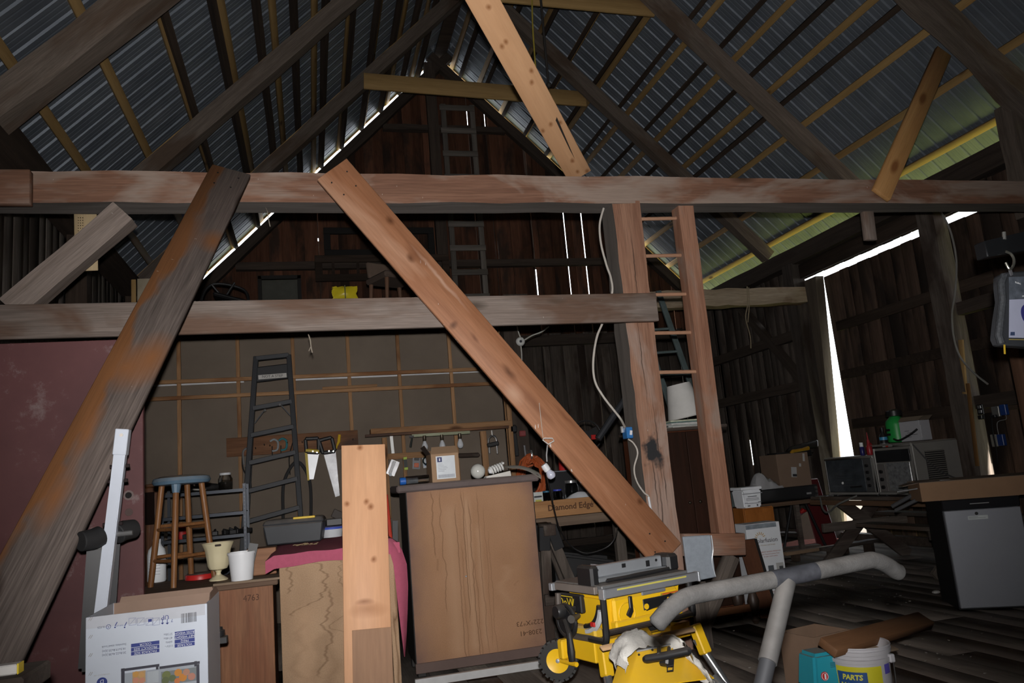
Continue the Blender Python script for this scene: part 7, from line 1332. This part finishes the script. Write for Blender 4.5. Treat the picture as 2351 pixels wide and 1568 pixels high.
for i, (a, b, w, m, lab) in enumerate((((1708, 1270), (1880, 1252), .14, W_gray, 'grey flat board lying on the floor left of the crossed table legs'), ((1800, 1272), (1960, 1248), .10, wood((.2, .13, .08), (.3, .21, .14), rough=.8), 'pale short board lying on the floor nearest the red mat'), ((1890, 1262), (2010, 1240), .12, W_gray, 'grey board lying half under the crossed table legs'))):
    p, q = PZ(a[0], a[1], .06+.045*i), PZ(b[0], b[1], .06+.045*i); o = board('loose_board', p, q, w, .04, (0, 0, 1), m); tag(o, lab, 'board')
    for f in (.15, .85): 
        c = p.lerp(q, f); obj('bearer', MB().box((-.03, -w/2, 0), (.03, w/2, p.z-.02)), W_dark, o, M=WMX(o).inverted() @ MX.Translation((c.x, c.y, 0)) @ MX.Rotation(math.atan2(q.y-p.y, q.x-p.x), 4, 'Z'))
fl = MB(); random.seed(21)
for k in range(150):
    q = PZ(random.uniform(1840, 2080), random.uniform(1300, 1390), .003) if k < 80 else PZ(random.uniform(1640, 2300), random.uniform(1330, 1560), .003); s = random.uniform(.003, .010); fl.cbox((0, 0, 0), (s*2, s, s*.5), MX.Translation(q) @ MX.Rotation(random.uniform(0, 3), 4, 'Z'))
o = st(obj('floor_debris', fl, mat((.32, .30, .27), .9, var=.5, vs=80))); tag(o, 'scatter of pale wood chips and fluff on the dark floor', 'debris')
o = obj('paper_scrap', MB().sphere((0, 0, .015), .03, 7, (1.3, .9, .5)), mat((.4, .39, .37), .8), M=MX.Translation(PZ(2150, 1363, 0)), smooth=.2); tag(o, 'small crumpled white scrap on the floor left of the fridge', 'paper')
# ================================================================== RIGHT WALL FITTINGS AND HANGING PACKAGE
XW = XR-.225
q = PX(2251, 940, XW); t = thing('wall_socket', 'black double socket fixed on the right wall post', 'outlet', q); obj('plate', MB().cbox((0, 0, 0), (.02, .09, .12)), SB, t, .005)
for k in (-.025, .03): obj('socket_face', MB().cbox((-.012, 0, k), (.006, .05, .035)), mat((.2, .2, .2), .3, .3), t, .003)
obj('plug', MB().cbox((-.03, -.02, -.09), (.05, .06, .05)), SB, t, .006)
q = PX(2287, 945, XW); t = thing('junction_box', 'grey junction box with a blue box beside it on the right wall post', 'outlet', q); obj('cover', MB().cbox((0, 0, 0), (.03, .1, .12)), mat((.22, .22, .21), .4, .4), t, .005); obj('blue_box', MB().cbox((.0, -.11, .01), (.05, .08, .12)), mat((.02, .06, .25), .4), t, .006); obj('black_plug', MB().cbox((-.03, .01, -.05), (.05, .07, .03)), SB, t, .004)
obj('black_cord', MB().tube([p-q for p in smooth_path([PX(2276, 948, XW-.04), PX(2279, 990, XW-.03), PX(2287, 1030, XW-.03), PX(2290, 1065, XW-.02)])], .009, 6), SB, t); obj('thin_wire', MB().tube([p-q for p in smooth_path([PX(2308, 950, XW-.01), PX(2310, 962, XW-.03), PX(2290, 970, XW-.02), PX(2293, 1000, XW-.02)])], .004, 5), mat((.3, .3, .28), .5), t)
q = PX(2300, 1010, XW); t = thing('lower_blue_box', 'small blue outlet box lower on the right wall post', 'outlet', q); obj('box', MB().cbox((0, 0, 0), (.05, .08, .13)), mat((.02, .05, .2), .4), t, .006); obj('grey_cover', MB().cbox((.0, .10, 0), (.02, .08, .14)), mat((.25, .24, .21), .5), t, .004)
q = PX(2176, 480, XW); t = thing('grey_wall_cable', 'thin grey cable draped down the right wall post', 'cable', q); obj('cable', MB().tube([PX(x, y, XW-.03)-q for x, y in ()] or [p-q for p in smooth_path([PX(x, y, XW-.03) for x, y in ((2118, 473), (2150, 478), (2168, 500), (2185, 540), (2196, 600), (2193, 670), (2186, 720), (2190, 775), (2205, 820), (2235, 855), (2268, 882))])], .012, 7), mat((.26, .25, .23), .6), t)
pr = [PX(2222, 880, XW-.02), PX(2244, 1070, XW-.05)]; o = board('wall_lath', pr[0], pr[1], .05, .02, (-1, 0, 0), wood((.17, .085, .03), (.26, .14, .055), rough=.7, var=.02)); tag(o, 'thin orange-brown lath standing against the right wall post', 'lath')
o = board('wall_stub_board', PX(2206, 780, XW+.02), PX(2216, 905, XW+.02), .06, .03, (-1, 0, 0), W_new); tag(o, 'short raw board nailed upright on the left edge of the right wall post', 'board')
# beam and post at the far right edge
xb = P(2345, 1000, 4.6); o = board('edge_post', (P(2352, 900, 5.0).x+.02, 5.0, -.02), (P(2352, 900, 5.0).x+.02, 5.0, 2.3), .1, .1, (0, -1, 0), wood((.10, .05, .03), (.17, .09, .055), 'x', rough=.8, var=.02)); tag(o, 'brown post at the right edge of the view behind the fridge carton', 'post')
o = board('upper_wall_post', (7.62, 6.3, 3.62), (7.62, 6.3, 4.9), .26, .22, (0, -1, 0), W_raf, None, .012, .006, 6); tag(o, 'short upper post carrying the nearest right rafter above the tie beam', 'post')
# speed bag package on its bracket
YB2 = 2.62
arm = thing('hanging_bracket', 'black steel bracket arm with a hook at the right edge of the view', 'bracket', P(2330, 570, YB2)); q = arm.location.copy()
c8 = [P(2268, 590, YB2), P(2420, 566, YB2), P(2420, 515, YB2), P(2260, 553, YB2)]; obj('arm', MB().hexa([p-q for p in c8]+[p-q+V((0, .06, 0)) for p in c8]), mat((.016, .017, .019), .35, .4), arm, .004)
q1 = P(2420, 540, YB2+.03); 
obj('wall_arm', MB().bar(q1-q, V((XR-.2, YB2+.06, q1.z))-q, .07, .06, (0, 0, 1)), mat((.016, .017, .019), .35, .4), arm, .004)
obj('bolt', MB().cyl(P(2305, 533, YB2)-q, P(2306, 550, YB2)-q, .008, 10), mat((.4, .4, .38), .3, .8), arm); HK = mat((.30, .30, .26), .28, .85)
obj('hook', MB().tube([p-q for p in smooth_path([P(2308, 577, YB2), P(2321, 583, YB2-.005), P(2328, 596, YB2-.01), P(2326, 610, YB2-.01), P(2318, 618, YB2-.01), P(2309, 603, YB2-.005)])], .006, 10), HK, arm)
t = thing('punching_ball_pack', 'hanging retail pack with a boxing speed ball pictured on blue and white card', 'package', P(2330, 700, YB2)); q = t.location.copy(); NET = mat((.05, .055, .062), .6, .1, var=.5, vs=90, bump=.6, bs=300)
d0 = V((0, .05, 0)); pol = [P(x, y, YB2)-q for x, y in ((2300, 632), (2312, 625), (2400, 618), (2420, 640), (2420, 800), (2300, 792), (2293, 775), (2297, 735), (2304, 690), (2300, 655))]
mb = MB(); a_ = mb._v(pol); b_ = mb._v([p+d0 for p in pol]); mb._f(a_); mb._f(b_[::-1]); k = len(pol)
for i in range(k): mb._f([a_[i], b_[i], b_[(i+1) % k], a_[(i+1) % k]])
obj('pouch', mb, mat((.035, .038, .043), .45), t, .006)
obj('mesh_edge', MB().tube([P(x, y, YB2+.0)-q for x, y in ((2306, 632), (2299, 650), (2302, 690), (2297, 735), (2293, 770), (2299, 788))], .016, 10), NET, t)
zp = MB()
for i in range(16): p = P(2304-.0*i+(2 if i < 8 else -1), 652+i*3.2, YB2-.012)-q; zp.cbox(p, (.005, .004, .0025))
st(obj('zip_teeth', zp, mat((.2, .21, .22), .3, .5), t))
def pan(name, pts, m, dy): mb = MB(); ps = [P(x, y, YB2-dy)-q for x, y in pts]; return obj(name, MB().hexa(ps+[p+V((0, .002, 0)) for p in ps]), m, t)
pan('top_card', ((2318, 688), (2430, 683), (2430, 632), (2317, 636)), mat((.10, .115, .14), .25, var=.4, vs=25), .004); pan('picture_card', ((2317, 775), (2430, 778), (2430, 683), (2318, 688)), mat((.38, .40, .52), .3, var=.08), .005); pan('gold_line', ((2317, 780), (2430, 783), (2430, 781), (2317, 778)), mat((.3, .24, .08), .4), .006); pan('small_square', ((2320, 770), (2330, 770), (2330, 762), (2321, 762)), mat((.04, .06, .12), .4), .007)
bc = P(2358, 722, YB2-.0075)-q; obj('pictured_ball', MB().lathe([(.032, 0), (.032, .0010), (.02, .0016), (.001, .0018)], 24, MX.Translation(bc) @ MX.Rotation(R(90), 4, 'X') @ MX.Diagonal((1, 1.35, 1, 1))), mat((.035, .035, .16), .4), t)
Mq = MX.Translation(P(2338, 650, YB2-.008)-q) @ MX.Rotation(R(15), 4, 'Z') @ MX.Rotation(R(90), 4, 'X') @ MX.Rotation(R(-8), 4, 'Z'); text('lettering', 'EVERLAST', .011, Mq, mat((.6, .62, .65), .4), t, shear=.2); Mq = MX.Translation(P(2352, 680, YB2-.008)-q) @ MX.Rotation(R(90), 4, 'X'); text('lettering', 'SPEED', .009, Mq, mat((.6, .62, .65), .4), t)
obj('hang_tab', MB().bar(P(2318, 615, YB2-.01)-q, P(2322, 632, YB2)-q, .012, .008, (0, -1, 0)), mat((.12, .12, .13), .4), t); obj('yellow_puller', MB().bar(P(2306, 791, YB2-.01)-q, P(2307, 813, YB2-.01)-q, .008, .004, (0, -1, 0)), mat((.5, .32, .02), .4), t, .001)
bpy.context.view_layer.update()
